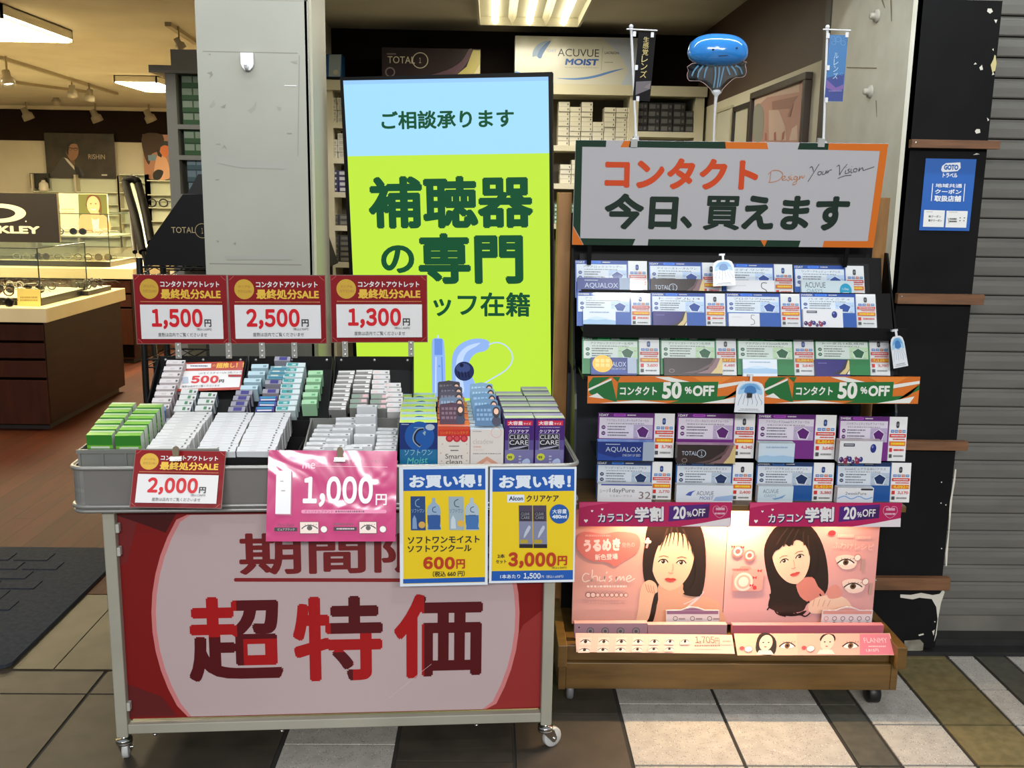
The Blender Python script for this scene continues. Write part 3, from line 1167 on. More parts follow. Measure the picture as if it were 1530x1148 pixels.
b = MB()
b.lathe([(.0001, 0), (.05, 0), (.055, hb * .1), (.05, hb * .55), (.03, hb * .68), (.022, hb * .72), (.022, hb * .8)], M((226, 220, 200), 0.4), 14)
b.lathe([(.026, hb * .8), (.026, hb * .9), (.012, hb * .92), (.012, hb), (.0001, hb)], M((70, 66, 58), 0.4), 12)
tag(b.build('pump_bottle', loc=(pa.x, 12.00, zsh)), 'white pump bottle beside the small dark monitor on the wall shelf', 'bottle')

# two display counters with drawers
COUNT = noisy('counter_walnut', (40, 18, 10), (50, 24, 14), 4, 6, 0.5, stretch=(1, 1, 6), spec=0.15)
TOPC = noisy('cream_worktop', (226, 208, 160), (234, 216, 170), 3, 3, 0.35)

DRAW = noisy('drawer_walnut', (54, 26, 15), (64, 32, 19), 4, 6, 0.5, stretch=(6, 1, 1), spec=0.15)


def counter(x0, x1, y0, y1, ztop, label, drawers):
    t = empty('display_counter', ((x0 + x1) / 2, (y0 + y1) / 2, 0))
    ox, oy = (x0 + x1) / 2, (y0 + y1) / 2
    b = MB()
    b.box(x0 - ox, x1 - ox - .03, y0 - oy + .03, y1 - oy - .03, 0.05, ztop - .085, COUNT)
    b.box(x0 - ox, x1 - ox - .04, y0 - oy + .0285, y0 - oy + .0298, 0.06, ztop - .086, M((10, 6, 4), 0.9, 0, 0))  # near-black sheet: shade in the drawer gaps put in as colour
    b.build('body', t)
    b = MB()
    b.box(x0 - ox, x1 - ox - .06, y0 - oy + .07, y1 - oy - .07, 0.006, 0.05, M((30, 18, 12), 0.6))
    b.build('plinth', t)
    b = MB()
    b.wbox(x0 - ox, x1 - ox, y0 - oy, y1 - oy, ztop - .085, ztop, TOPC)
    b.build('worktop', t, bevel=0.003)
    z = ztop - .10
    for h in drawers:
        b = MB()
        b.wbox(x0 - ox, x1 - ox - .035, y0 - oy + .016, y0 - oy + .03, z - h, z, DRAW)
        b.build('drawer', t, bevel=0.003)
        z -= h + .016
    tag(t, label, 'display counter')


counter(-4.3, -2.605, 5.80, 7.07, 0.749, 'dark brown display counter with cream top and drawers at the left edge', (0.095, 0.09, 0.10, 0.27))
counter(-5.2, -2.93, 8.15, 9.2, 0.80, 'second display counter with cream top behind the nearer one', (0.1, 0.1, 0.3))


def case(x0, x1, y0, y1, z0, z1, label, shelf=None, tray=True):
    t = empty('glass_case', ((x0 + x1) / 2, (y0 + y1) / 2, z0))
    w, d, h = (x1 - x0) / 2, (y1 - y0) / 2, z1 - z0
    DK = M((26, 24, 20), 0.3)
    if tray:
        b = MB()
        b.box(-w, w, -d, d, 0.0005, .045, M((222, 210, 176), 0.5), mats={'front': DK, 'right': DK})
        b.build('base', t)
    b = MB()
    b.box(-w, w, -d, -d + .005, .045, h, GLASS)
    b.box(w - .005, w, -d + .006, d, .045, h, GLASS)
    b.box(-w, w - .006, d - .005, d, .045, h, GLASS)
    b.build('glass_pane', t)
    b = MB()
    e = M((46, 58, 50), 0.3)
    for a, c in (((-w, -d, h), (w, -d, h)), ((w, -d, h), (w, d, h)), ((-w, d, h), (w, d, h)), ((w, -d, .045), (w, -d, h)), ((w, d, .045), (w, d, h))):
        b.tube([a, c], 0.004, e, 5)
    b.build('edge_trim', t)
    if shelf:
        b = MB()
        b.box(-w + .01, w - .01, -d + .01, d - .01, shelf - .004, shelf + .004, M((150, 150, 130), 0.3))
        b.build('shelf', t)
    tag(t, label, 'glass case')


case(-4.2, -2.53 - .16, 5.93, 6.62, .7492, 1.09, 'glass case of sunglasses on the nearer counter')
case(-5.1, -3.17, 8.3, 8.9, .8002, 1.235, 'glass case on the second counter under the woman card', .25)

# black brand sign on the near case
k = crop(0, 190, 4.935)
s = Sheet([k(-340, 478), k(418, 492), k(440, 852), k(-340, 838)], Y=6.2, th=0.02, roll=0, face=noisy('black_sign_face', (40, 35, 29), (50, 44, 36), 2, 3, 0.4), side=M((206, 190, 150), 0.4))
CR = M((238, 226, 190), 0.4)
s.disc(*k(-10, 632), 41, CR, 14.2, n=40)
s.disc(*k(-14, 632), 26, M((44, 39, 32), 0.4), 8.2, n=40)
s.text('OAKLEY', *k(-230, 724), *k(292, 782), CR, 0.05)
s.disc(*k(190, 692), 1.2, CR, n=8)
s.make('brand_sign', 'black sign board with cream ellipse standing on the near glass case', 'sign')
# card of a smiling woman
s = Sheet([k(435, 490), k(795, 490), k(800, 768), k(450, 768)], Y=8.75, th=0.012, roll=0, face=M((232, 216, 172), 0.4))
s.rect(*k(580, 495), *k(792, 766), M((104, 108, 58), 0.4))
s.poly([k(*p) for p in [(590, 655), (650, 640), (700, 660), (760, 645), (800, 690), (804, 766), (590, 766)]], M((216, 160, 118), 0.5), 2)
s.poly([k(*p) for p in [(672, 660), (730, 662), (722, 766), (684, 766)]], M((232, 224, 206), 0.5))
s.poly([k(*p) for p in [(668, 620), (725, 620), (730, 668), (700, 685), (672, 668)]], M((224, 164, 124), 0.5), 2)
s.poly([k(*p) for p in [(636, 560), (650, 510), (690, 496), (735, 515), (750, 570), (748, 640), (725, 620), (640, 590)]], M((96, 66, 40), 0.5), 3)
s.disc(*k(690, 575), 9.6, M((232, 172, 132), 0.5), 13.5)
for a in ((672, 565), (708, 565)):
    s.disc(*k(*a), 1.3, M((60, 40, 28), 0.5), 0.8, n=8)
s.line([k(674, 604), k(690, 611), k(708, 604)], 1.4, M((246, 236, 224), 0.4), 3)
s.dashes(*k(452, 602), *k(548, 616), M((170, 150, 110), 0.5), 1, 4)
s.dashes(*k(455, 622), *k(545, 640), M((186, 168, 128), 0.5), 2, 9)
s.make('woman_card', 'display card of a smiling woman on the farther glass case', 'display card')

# framed things and frames on the counters
rnd = random.Random(11)
cols = ['black', 'black', 'brown', 'silver', 'grey']
spots_ = []
for r, (y, xs) in enumerate(((6.02, (-3.30, -3.13, -2.96, -2.80)), (6.22, (-3.38, -3.2, -3.04, -2.86)), (6.44, (-3.45, -3.26, -3.08, -2.88)))):
    for c, xx in enumerate(xs):
        col = cols[(r * 3 + c) % 5]
        spots_.append(col)
        put_glasses(col, (xx, y, .7947 + r * 0.0), rnd.uniform(-.3, .3),
                    '%s eyeglasses in the near glass case, %s from left, %s row' % (col, ORD[c], ['front', 'middle', 'back'][r]), 1.1)
for c, xx in enumerate((-3.05, -2.88)):
    put_glasses('black', (xx, 5.855, .7495), rnd.uniform(-.3, .1), 'black sunglasses lying at the counter edge before the case, %s one' % ('left' if c == 0 else 'right'), 1.1)
for c, xx in enumerate((-3.95, -3.78, -3.61, -3.44, -3.27)):
    put_glasses(('silver', 'black', 'silver', 'grey', 'black')[c], (xx, 8.42, .8458), rnd.uniform(-.3, .3), '%s eyeglasses on the farther glass case floor, %s from the left' % (('silver', 'black', 'silver', 'grey', 'black')[c], ORD[c]), 1.15)
for c, xx in enumerate((-4.02, -3.85, -3.68, -3.5, -3.3)):
    put_glasses(('black', 'silver', 'grey', 'black', 'silver')[c], (xx, 8.5, 1.0546), rnd.uniform(-.3, .3), '%s eyeglasses on the shelf of the farther glass case, %s from the left' % (('black', 'silver', 'grey', 'black', 'silver')[c], ORD[c]), 1.15)
# frame tray at the right end of the near counter
t = empty('frame_tray', (-2.62 - .12, 6.75, .7495))
b = MB(); b.box(-.08, .09, -.22, .18, 0, .03, M((34, 28, 22), 0.4), mats={'top': M((214, 206, 178), 0.5)}); b.build('tray_base', t)
tag(t, 'low dark frame tray behind the near glass case', 'tray')
for c in range(4):
    put_glasses(('black', 'grey', 'black', 'grey')[c], (-2.735, 6.585 + .1 * c, .7805), -.5, '%s eyeglasses on the low dark frame tray, %s from the front' % (('black', 'grey', 'black', 'grey')[c], ORD[c]), 1.1)
# yellow price card on counter
k = crop(0, 330, 7.286)
s = Sheet([k(190, 735), k(440, 752), k(440, 940), k(185, 925)], Y=5.9, th=0.002, face=M((236, 214, 118), 0.5))
s.dashes(*k(220, 820), *k(410, 880), M((170, 140, 60), 0.5), 2, 3)
s.make('yellow_card', 'small yellow card leaning on the near glass case', 'card')

# leaning mirror with black frame and the dark pop stand
k = crop(180, 250, 3.706)
a, b = at(*k(62, 70), Y=6.4), at(*k(150, 440), Y=5.9)
t = empty('leaning_mirror', at(*k(118, 560), Y=5.85))
base = Vector(t.location)
pt = lambda u, v, Y: at(*k(u, v), Y=Y) - base
path = [pt(125, 470, 5.9), pt(82, 280, 6.1), pt(32, 100, 6.38), pt(36, 76, 6.4), pt(62, 66, 6.4), pt(90, 78, 6.4), pt(102, 112, 6.38), pt(140, 260, 6.12), pt(170, 420, 5.93)]
b_ = MB()
b_.tube(smooth_line([tuple(p) for p in path], 5), 0.026, M((7, 7, 7), 0.6, 0, 0.08), 8)
b_.build('frame', t)
b_ = MB()
pm_ = [tuple(pt(*q)) for q in ((128, 460, 5.9), (84, 280, 6.1), (40, 110, 6.38), (60, 76, 6.4), (95, 110, 6.38), (137, 260, 6.12), (166, 420, 5.93))]
b_.add(pm_, [tuple(range(7))], M((150, 156, 132), 0.25))  # pale colour painted in for the light reflected in the glass
b_.build('mirror_glass', t)
b_ = MB()
b_.tube([tuple(pt(58, 250, 6.5)), tuple(pt(80, 470, 6.1))], 0.016, M((16, 16, 16), 0.4), 6)
b_.tube([tuple(pt(130, 470, 5.9)), tuple(pt(150, 600, 5.85)), (0.05, 0.05, -base.z + .006)], 0.016, M((16, 16, 16), 0.4), 6)
b_.build('stand', t)
tag(t, 'tall narrow mirror with black frame leaning behind the red price signs', 'mirror')

BLK = M((15, 15, 16), 0.35)
t = empty('wire_rack', (-1.10, 4.40, 0))
for sx in (-.40, .36):
    for sy in (-.15, .15):
        b_ = MB()
        b_.tube([(sx, sy, .02), (sx, sy, 1.16)], 0.014, BLK, 8)
        b_.build('post', t)
for z in (.25, .72, 1.12):
    b_ = MB()
    for sy in (-.15, .15):
        b_.tube([(-.40, sy, z), (.36, sy, z)], .005, BLK, 6)
        b_.tube([(-.40, sy, z - .035), (.36, sy, z - .035)], .004, BLK, 6)
        zig = [(-.40 + .76 * i / 12, sy, z - (0 if i % 2 else .035)) for i in range(13)]
        b_.tube(zig, .0025, BLK, 5)
    for i in range(14):
        xx = -.38 + i * .055
        b_.tube([(xx, -.15, z), (xx, .15, z)], .002, BLK, 4)
    b_.build('wire_shelf', t)
tag(t, 'black wire rack behind the grey column', 'rack')
k = crop(180, 250, 3.706)
# dark trapezoid pop cover standing on the wire rack
zb = 1.128
hl = [at(*k(u_, v_), Y=4.24) for u_, v_ in ((128, 535), (178, 425), (345, 150))]
xr = -0.80
t = empty('pop_stand', (-1.10, 4.40, zb))
b_ = MB()
prof = [(hl[0].x + 1.10, 0.0), (-0.70 + 1.10, 0.0), (-0.80 + 1.10, hl[2].z - zb), (hl[2].x + 1.10, hl[2].z - zb), (hl[1].x + 1.10, hl[1].z - zb)]
prof[4] = (hl[1].x + 1.10 - .02, max(hl[1].z - zb, .05))
b_.prism(prof, 1, -.16, .15, noisy('black_print', (9, 9, 10), (14, 14, 15), 3, 3, 0.4, spec=0.25))
q = at(*k(283, 345), Y=4.2395)
b_.build('cover', t)
b_ = MB()
b_.prism([(hl[2].x + 1.10, hl[2].z - zb + .001), (hl[2].x + 1.10 + .05, hl[2].z - zb + .085), (-0.80 + 1.10 - .04, hl[2].z - zb + .085), (-0.80 + 1.10, hl[2].z - zb + .001)], 1, -.10, .10, M((20, 20, 22), 0.4))
b_.build('cap', t)
tag(t, 'black tapering promotional stand with pale lettering behind the grey column', 'display stand')
s = Sheet([k(278, 325), k(560, 325), k(560, 375), k(278, 375)], Y=4.2385, th=0.0004, face=M((11, 11, 12), 0.4, 0, .25))
s.text('TOTAL', *k(282, 331), *k(412, 364), M((186, 168, 122), 0.4), 0.0)
s.num('1', *k(448, 337), *k(457, 367), M((186, 168, 122), 0.4), 0.0)
s.disc(*k(453, 352), 11, M((186, 168, 122), 0.4), n=36, ring=0.93)
s.make('lettering', parent=t)

# ================================================================== ALCOVE SHELVES
SHC = noisy('cream_shelf', (206, 199, 172), (214, 207, 182), 4, 3, 0.5)
YF, YB = 5.74, 6.04
u = empty('back_shelf', (0.1, 5.9, 0))
zL = [at(500, v, Y=YF).z for v in (183, 236, 287, 337, 392)]
zR = [at(880, v, Y=YF).z for v in (218, 275, 335)]
zR2 = [at(990, 197, Y=YF).z]
ztop0, ztop1 = at(880, 142, Y=YF).z, at(880, 127, Y=YF).z
zt = ztop1


def sbox(nm, x0, x1, z0, z1, y0=YF, y1=YB):
    b = MB()
    b.box(x0 - .1, x1 - .1, y0 - 5.9, y1 - 5.9, z0, z1, SHC)
    o = b.build(nm, u)


sbox('top_board', -.94, 1.205, ztop0, ztop1, YF - .02)
dv = at(946, 200, Y=YF).x
for x0, x1 in ((-.94, -.90), (-.22, -.19), (dv - .025, dv + .025), (1.145, 1.195)):
    sbox('upright', x0, x1, 0.01, ztop0)
b = MB(); b.box(-.94 - .1, 1.195 - .1, 6.03 - 5.9, 6.045 - 5.9, 0.01, ztop0, M((96, 88, 70), 0.7)); b.build('back_panel', u)
for z in zL:
    sbox('shelf', -.90, -.22, z - .03, z)
for z in zR:
    sbox('shelf', -.19, dv - .025, z - .03, z)
for z in zR2 + [zR2[0] - .32]:
    sbox('shelf', dv + .025, 1.145, z - .03, z)
tag(u, 'cream built-in shelving on the back wall of the alcove', 'shelving')

WB = lambda: lensbox(.062, .12, .0265, (212, 207, 188), (222, 218, 202), (196, 190, 172), logo=False)
WBL = lambda: lensbox(.085, .12, .034, (206, 202, 186), (222, 218, 202), (176, 172, 158))
DB = lambda: lensbox(.068, .10, .040, (48, 48, 50), (66, 66, 68), (100, 100, 100))
PB = lambda: lensbox(.085, .12, .030, (44, 40, 86), (196, 196, 206), (190, 190, 200))
DG = lambda: lensbox(.085, .12, .030, (60, 58, 54), (196, 190, 176), (110, 106, 98))


def stackrow(x0, dx, ns, z, key, mk, h, desc, where, group, y=5.77, name='lens_box'):
    for c, n_ in enumerate(ns):
        for r in range(n_):
            put_box(key, mk, (x0 + dx * c + random.uniform(-.001, .001), y + random.uniform(0, .012), z + .0004 + r * (h + .0004)),
                    '%s lens box, %s up, %s stack, %s' % (desc, ORD[r], ORD[c], where), group, name=name)


c0 = at(842, 200, Y=5.77).x - .0
stackrow(c0, .0655, (9, 8, 9, 5, 8, 8, 8), zR[0], 'white', WB, .0265, 'white', 'the shelf right of the screen', 'white lens boxes in the alcove shelving')
c0 = at(845, 260, Y=5.77).x
stackrow(c0, .066, (4, 5, 4, 4), zR[1], 'white', WB, .0265, 'white', 'the second shelf right of the screen', 'white lens boxes in the alcove shelving')
c0 = at(958, 190, Y=5.77).x
stackrow(c0, .0715, (4, 4, 4, 4, 3), zR2[0], 'dark', DB, .040, 'dark grey', 'the shelf behind the black mini banner', 'dark lens boxes in the alcove shelving')
c0 = at(492, 180, Y=5.77).x
for zi, ns, key, mk, h, ds, wh in ((0, (4, 4), 'whitel', WBL, .034, 'white', 'top shelf'), (1, (3, 4), 'whitel', WBL, .034, 'white', 'second shelf'),
                                   (2, (4, 4), 'purple', PB, .030, 'purple-banded', 'third shelf'), (3, (2, 2), 'dkgrey', DG, .030, 'grey', 'fourth shelf'), (4, (5, 5), 'dkgrey', DG, .030, 'grey', 'fifth shelf')):
    stackrow(c0, .088, ns, zL[zi], key, mk, h, ds, 'the %s left of the screen' % wh, 'lens boxes left of the screen')
# green boxes low on the right
c0 = at(836, 310, Y=5.77).x
TB = lambda: lensbox(.06, .10, .022, (90, 128, 104), (196, 206, 190), (186, 206, 200))
stackrow(c0, .062, (5, 5), zR[2], 'teal', TB, .022, 'pale green', 'the third shelf right of the screen', 'pale green boxes beside the rack')

# giant display boxes on the shelf top
k = crop(690, 0, 4.935)
s = Sheet([k(395, 265), k(1290, 278), k(1290, 625), k(388, 618)], Y=5.72, th=0.22, roll=0, face=M((212, 210, 196), 0.22, coat=0.4), side=M((206, 202, 186), 0.4))
BLU, BLU2 = M((96, 138, 200), 0.3), M((150, 178, 214), 0.3)
s.poly([k(*p) for p in [(1040, 278), (1288, 280), (1288, 622), (1180, 622), (1230, 520), (1180, 420)]], M((190, 200, 214), 0.3))
s.poly([k(*p) for p in [(522, 420), (530, 370), (575, 320), (640, 300), (600, 335), (570, 385), (575, 425), (548, 415)]], BLU2, 3)
s.poly([k(*p) for p in [(560, 420), (575, 370), (620, 320), (660, 300), (630, 350), (600, 400), (585, 432)]], BLU, 3)
s.text('ACUVUE', *k(710, 360), *k(1014, 416), M((40, 42, 46), 0.3), -0.008)
s.text('MOIST', *k(768, 432), *k(1010, 480), M((32, 86, 170), 0.3), 0.04, shear=0.15)
s.text('1DAY', *k(630, 362), *k(700, 385), BLU2, 0)
s.dashes(*k(765, 492), *k(1010, 503), M((176, 172, 160), 0.4), 1, 3, 0.7)
s.line([k(1040, 345), k(1032, 515)], 0.5, GREY)
s.text('LACREON', *k(1055, 378), *k(1158, 396), M((60, 64, 80), 0.3), 0.02)
s.dashes(*k(1055, 452), *k(1120, 462), GREY, 1, 5)
s.poly([k(*p) for p in [(700, 578), (850, 575), (980, 555), (1100, 520), (1200, 500), (1100, 535), (980, 572), (850, 588)]], BLU, 3)
s.poly([k(*p) for p in [(392, 528), (440, 540), (392, 542)]], M((52, 124, 190), 0.3))
s.make('giant_lens_box', 'oversized white display box with blue swooshes on the alcove shelving', 'display box')
k = crop(470, 0, 3.825)
s = Sheet([k(385, 270), k(948, 282), k(948, 480), k(385, 470)], Y=5.72, th=0.2, roll=0, down=0.0, face=noisy('brown_print', (44, 34, 34), (54, 42, 42), 3, 3, 0.25), side=M((40, 32, 32), 0.4))
s.poly([k(*p) for p in [(640, 440), (760, 400), (840, 350), (880, 285), (900, 286), (870, 360), (790, 440)]], M((92, 66, 76), 0.3), 3)
s.poly([k(*p) for p in [(800, 440), (870, 380), (905, 286), (946, 288), (946, 440)]], M((190, 178, 104), 0.3))
s.poly([k(*p) for p in [(900, 440), (946, 365), (946, 440)]], M((214, 204, 160), 0.3))
GD = M((206, 198, 168), 0.4)
s.text('TOTAL', *k(418, 322), *k(575, 362), GD, 0.0)
s.num('1', *k(599, 330), *k(610, 360), GD, 0.0)
s.disc(*k(605, 345), 12, GD, n=36, ring=0.9)
s.dashes(*k(414, 302), *k(468, 314), M((130, 118, 112), 0.4), 1, 2)
s.disc(*k(432, 412), 7.5, M((130, 118, 118), 0.4), n=24, ring=0.75)
s.make('giant_lens_box', 'oversized dark brown display box with gold corner above the screen', 'display box')
k = crop(470, 0, 3.825)
s = Sheet([k(0, 308), k(152, 312), k(160, 440), k(0, 436)], Y=5.72, th=0.12, roll=0, face=M((20, 78, 128), 0.3), side=M((24, 70, 110), 0.4))
s.rect(*k(82, 312), *k(150, 438), M((150, 164, 170), 0.3))
s.text('X', *k(34, 358), *k(68, 386), M((180, 200, 214), 0.3), 0)
s.dashes(*k(36, 394), *k(66, 400), M((180, 200, 214), 0.3), 1, 3)
s.disc(*k(122, 412), 4, M((190, 188, 170), 0.3))
s.make('display_box', 'blue and grey display box on the shelf top beside the grey column', 'display box')

# framed pictures on the right wall of the alcove
XW = 1.212


def wall_frame(pl, pr, wfr, depth, mat, face, label, zb=1.1, art=None):
    """hung on the wall plane X; pl/pr top corners in the photo (far, near)"""
    a, b = at(*pl, X=XW - depth), at(*pr, X=XW - depth)
    zt_ = (a.z + b.z) / 2
    t = empty('picture_frame', (XW, (a.y + b.y) / 2, (zt_ + zb) / 2))
    hw, hh = (a.y - b.y) / 2, (zt_ - zb) / 2
    f = MB()
    for y0, y1, z0, z1 in ((-hw, hw, hh - wfr, hh), (-hw, hw, -hh, -hh + wfr), (-hw, -hw + wfr, -hh + wfr, hh - wfr), (hw - wfr, hw, -hh + wfr, hh - wfr)):
        f.wbox(-depth, 0, y0, y1, z0, z1, mat)
    f.build('frame', t, bevel=0.003)
    p_ = MB()
    p_.box(-depth * .5, -.002, -hw + wfr, hw - wfr, -hh + wfr, hh - wfr, face)
    xx = -depth * .5
    if art:
        for i, (pts, mt) in enumerate(art):
            vs = []
            for (q, r_) in pts:
                w_ = at(q, r_, X=XW - depth * .5)
                vs.append((xx - .0002 * (i + 1), min(max(w_.y - t.location.y, -hw + wfr), hw - wfr), min(max(w_.z - t.location.z, -hh + wfr), hh - wfr)))
            p_.add(vs, [tuple(range(len(vs)))], mt)
    p_.build('picture', t)
    tag(t, label, 'picture frame')


k = crop(1090, 90, 8.833)
PK = [M(c, 0.5) for c in ((206, 158, 146), (176, 128, 118), (226, 196, 180), (160, 158, 146), (196, 150, 134), (186, 110, 108))]
art = [([k(*p) for p in [(320, 530), (920, 300), (920, 420), (500, 490), (330, 640)]], PK[2]),
       ([k(*p) for p in [(560, 545), (910, 470), (840, 560), (800, 640), (565, 655)]], PK[1]),
       ([k(*p) for p in [(520, 660), (650, 660), (740, 880), (750, 1060), (520, 1060)]], PK[2]),
       ([k(*p) for p in smooth_poly([(315, 680), (385, 570), (450, 660), (455, 860), (420, 1060), (315, 1060)], 3)], PK[3]),
       ([k(*p) for p in [(470, 960), (490, 960), (490, 1060), (470, 1060)]], PK[5]),
       ([k(*p) for p in [(590, 960), (615, 940), (620, 1060), (590, 1060)]], PK[5]),
       ([k(*p) for p in [(700, 960), (735, 930), (720, 1040), (690, 1060)]], PK[5]),
       ([k(*p) for p in [(790, 1060), (830, 900), (900, 850), (905, 1060)]], PK[2]),
       ([k(*p) for p in [(770, 750), (810, 620), (850, 560), (800, 750)]], PK[1])]
wall_frame(k(270, 440), k(1003, 147), 0.028, 0.03, M((58, 46, 36), 0.4), PK[0], 'large dark-framed pink picture on the right alcove wall', art=art)
wall_frame(k(40, 622), k(262, 540), 0.022, 0.025, M((40, 32, 26), 0.4), M((206, 202, 182), 0.4), 'dark-framed pale certificate behind the pink picture')
k = crop(1000, 20, 5.743)
wall_frame(k(402, 828), k(530, 790), 0.016, 0.015, M((196, 190, 164), 0.4), M((206, 204, 186), 0.4), 'pale-framed notice on the right alcove wall behind the balloon stick')

# ================================================================== THE WAGON TABLE
TA = math.radians(3.6)
TO = Vector((-1.0, 2.285, 0))
TU = Vector((math.cos(TA), math.sin(TA), 0))
TV = Vector((-math.sin(TA), math.cos(TA), 0))
TM = Matrix.Translation(TO) @ Matrix.Rotation(TA, 4, 'Z')
YAW = 3.6


def tp(u, v, z):
    return TO + TU * u + TV * v + Vector((0, 0, z))


def tb(px, py, v):
    p = on_plane(px, py, TO + TV * v, TV)
    return (p - TO).dot(TU), p.z


ALU = noisy('brushed_aluminium', (150, 150, 147), (166, 166, 163), 12, 5, 0.38, 0.3, 0.7, metal=0.55, stretch=(1, 1, 10))
ALUP = noisy('grey_tray_panel', (108, 106, 102), (116, 114, 110), 5, 3, 0.5)
CREAMP = noisy('cream_frame_paint', (150, 148, 134), (160, 158, 144), 5, 3, 0.45)
CHROME = M((205, 205, 202), 0.18, 1.0)
TW, TD, TZ0, TZ1 = 1.225, 0.50, 0.682, 0.793
wagon = empty('sales_wagon', TO, TA)
LU = (0.062, 1.178 - 0.029)
LV = (0.02, TD - 0.05)
for u0 in LU:
    for v0 in LV:
        b = MB()
        b.wbox(u0, u0 + .029, v0, v0 + .029, 0.073, TZ0 + .002, CREAMP)
        b.build('leg', wagon, bevel=0.003)
        c = MB()
        cx, cy = u0 + .0145, v0 + .0145
        T = Matrix.Translation((cx, cy, 0))
        c.lathe([(.008, .074), (.008, .066), (.020, .066), (.021, .062), (.018, .059), (.021, .056), (.020, .052), (.010, .050)], CHROME, 18, T)
        left = u0 < .5
        ang = 0.12 if left else -1.05
        R = T @ Matrix.Rotation(ang, 4, 'Z')
        for sx in (-.0135, .0105):
            c.prism([(-.014, .052), (.020, .052), (.030, .028), (.024, .016), (.016, .018)], 0, sx, sx + .003, CHROME, R)
        c.tube([R @ Vector((-.018, .022, .027)), R @ Vector((.018, .022, .027))], .004, STEEL, 8)
        co = c.build('caster', wagon)
        w = MB()
        Rw = R @ Matrix.Translation((-.010, .022, .0275)) @ Matrix.Rotation(math.pi / 2, 4, 'Y')
        w.lathe([(.006, 0), (.014, 0), (.020, .003), (.0255, .002), (.0270, .005), (.0270, .015), (.0255, .018), (.020, .017), (.014, .02), (.006, .02)], M((190, 192, 190), 0.35), 26, Rw)
        w.build('wheel', co)
bar = MB()
for a in ((LU[0] + .029, LU[1], LV[0] + .003, LV[0] + .026), (LU[0] + .029, LU[1], LV[1] + .003, LV[1] + .026)):
    bar.wbox(a[0], a[1], a[2], a[3], .082, .108, CREAMP)
for a in LU:
    bar.wbox(a + .003, a + .026, LV[0] + .029, LV[1], .082, .108, CREAMP)
bar.build('bottom_rail', wagon, bevel=0.002)
for uu in (0.155, 0.475, 0.98):
    b = MB()
    b.lathe([(.003, .083), (.003, .078), (.006, .078), (.006, .073), (.0001, .072)], STEEL, 8, Matrix.Translation((uu, LV[0] + .012, 0)))
    b.build('rail_screw', wagon)
b = MB()
b.box(LU[0] + .031, LU[1] - .002, LV[0] + .03, LV[1] - .002, .094, .102, M((156, 152, 120), 0.5))
b.build('bottom_shelf', wagon)


def rounded(w, d, r, n=6, off=0.0):
    pts = []
    for cx, cy, a0 in ((w - r, r, -90), (w - r, d - r, 0), (r, d - r, 90), (r, r, 180)):
        for i in range(n + 1):
            a = math.radians(a0 + 90 * i / n)
            pts.append((cx + (r + off) * math.cos(a), cy + (r + off) * math.sin(a)))
    return pts


b = MB()
o_, i_ = rounded(TW, TD, .032), rounded(TW, TD, .032, off=-.006)
n = len(o_)
vs = [(x, y, TZ0) for x, y in o_] + [(x, y, TZ1) for x, y in o_] + [(x, y, TZ1) for x, y in i_] + [(x, y, TZ0) for x, y in i_]
corner = lambda i: (i % 7) != 6
for i in range(n):
    j = (i + 1) % n
    mt = ALU if corner(i) else ALUP
    b.add([vs[i], vs[j], vs[n + j], vs[n + i]], [(0, 1, 2, 3)], mt, corner(i))
    b.add([vs[n + i], vs[n + j], vs[2 * n + j], vs[2 * n + i]], [(0, 1, 2, 3)], ALU)
    b.add([vs[2 * n + i], vs[2 * n + j], vs[3 * n + j], vs[3 * n + i]], [(0, 1, 2, 3)], ALUP)
b.build('tray_wall', wagon)
for z, off, r in ((TZ1 - .002, .001, .0055), (TZ0 + .014, .002, .0055), (TZ0 + .002, .0, .005)):
    b = MB()
    b.tube([(x, y, z) for x, y in rounded(TW, TD, .032, off=off)], r, ALU, 8, True)
    b.build('tray_rim', wagon)
b = MB()
b.add([(x, y, TZ0 + .012) for x, y in i_], [tuple(range(n))], M((98, 98, 96), 0.5))
b.add([(x, y, TZ0 + .004) for x, y in i_][::-1], [tuple(range(n))], M((98, 98, 96), 0.5))
b.build('tray_floor', wagon)
for zz in (.62, .56, .145):
    b = MB()
    b.wbox(LU[0] + .029, LU[0] + .037, LV[0] + .004, LV[0] + .02, zz, zz + .022, M((176, 176, 168), 0.4))
    b.build('panel_clip', wagon, bevel=.001)
tag(wagon, 'wheeled sales wagon with cream legs and grey metal tray on the pavement', 'wagon')
FLOORZ = TZ0 + .0125

# ---- banner hung on the wagon front
k = crop(100, 740, 2.813)
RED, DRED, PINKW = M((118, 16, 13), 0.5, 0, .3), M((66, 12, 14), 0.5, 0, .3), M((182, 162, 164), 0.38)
s = Sheet([(172, 770), (824, 759), (813, 1060.5), (189.5, 1072.5)], P=tp(.6, LV[0] + .022, .4), yaw=YAW, th=0.003, face=RED)
A = lambda deg: (500 + 272 * math.cos(math.radians(deg)), 912 + 272 * math.sin(math.radians(deg)))


def arcpoly(s_, R, mat):
    top, bot = 775, 1069
    pts = []
    for i in range(61):
        a = -math.pi / 2 + 2 * math.pi * i / 60
        x, y = 500 + R * math.cos(a), 916 + R * 1.0 * math.sin(a)
        y0 = 766.5 - (x - 500) * .0165
        y1 = 1066.5 - (x - 500) * .0185
        pts.append((x, min(max(y, y0 + 1), y1 - 1)))
    s_.poly(pts, mat)


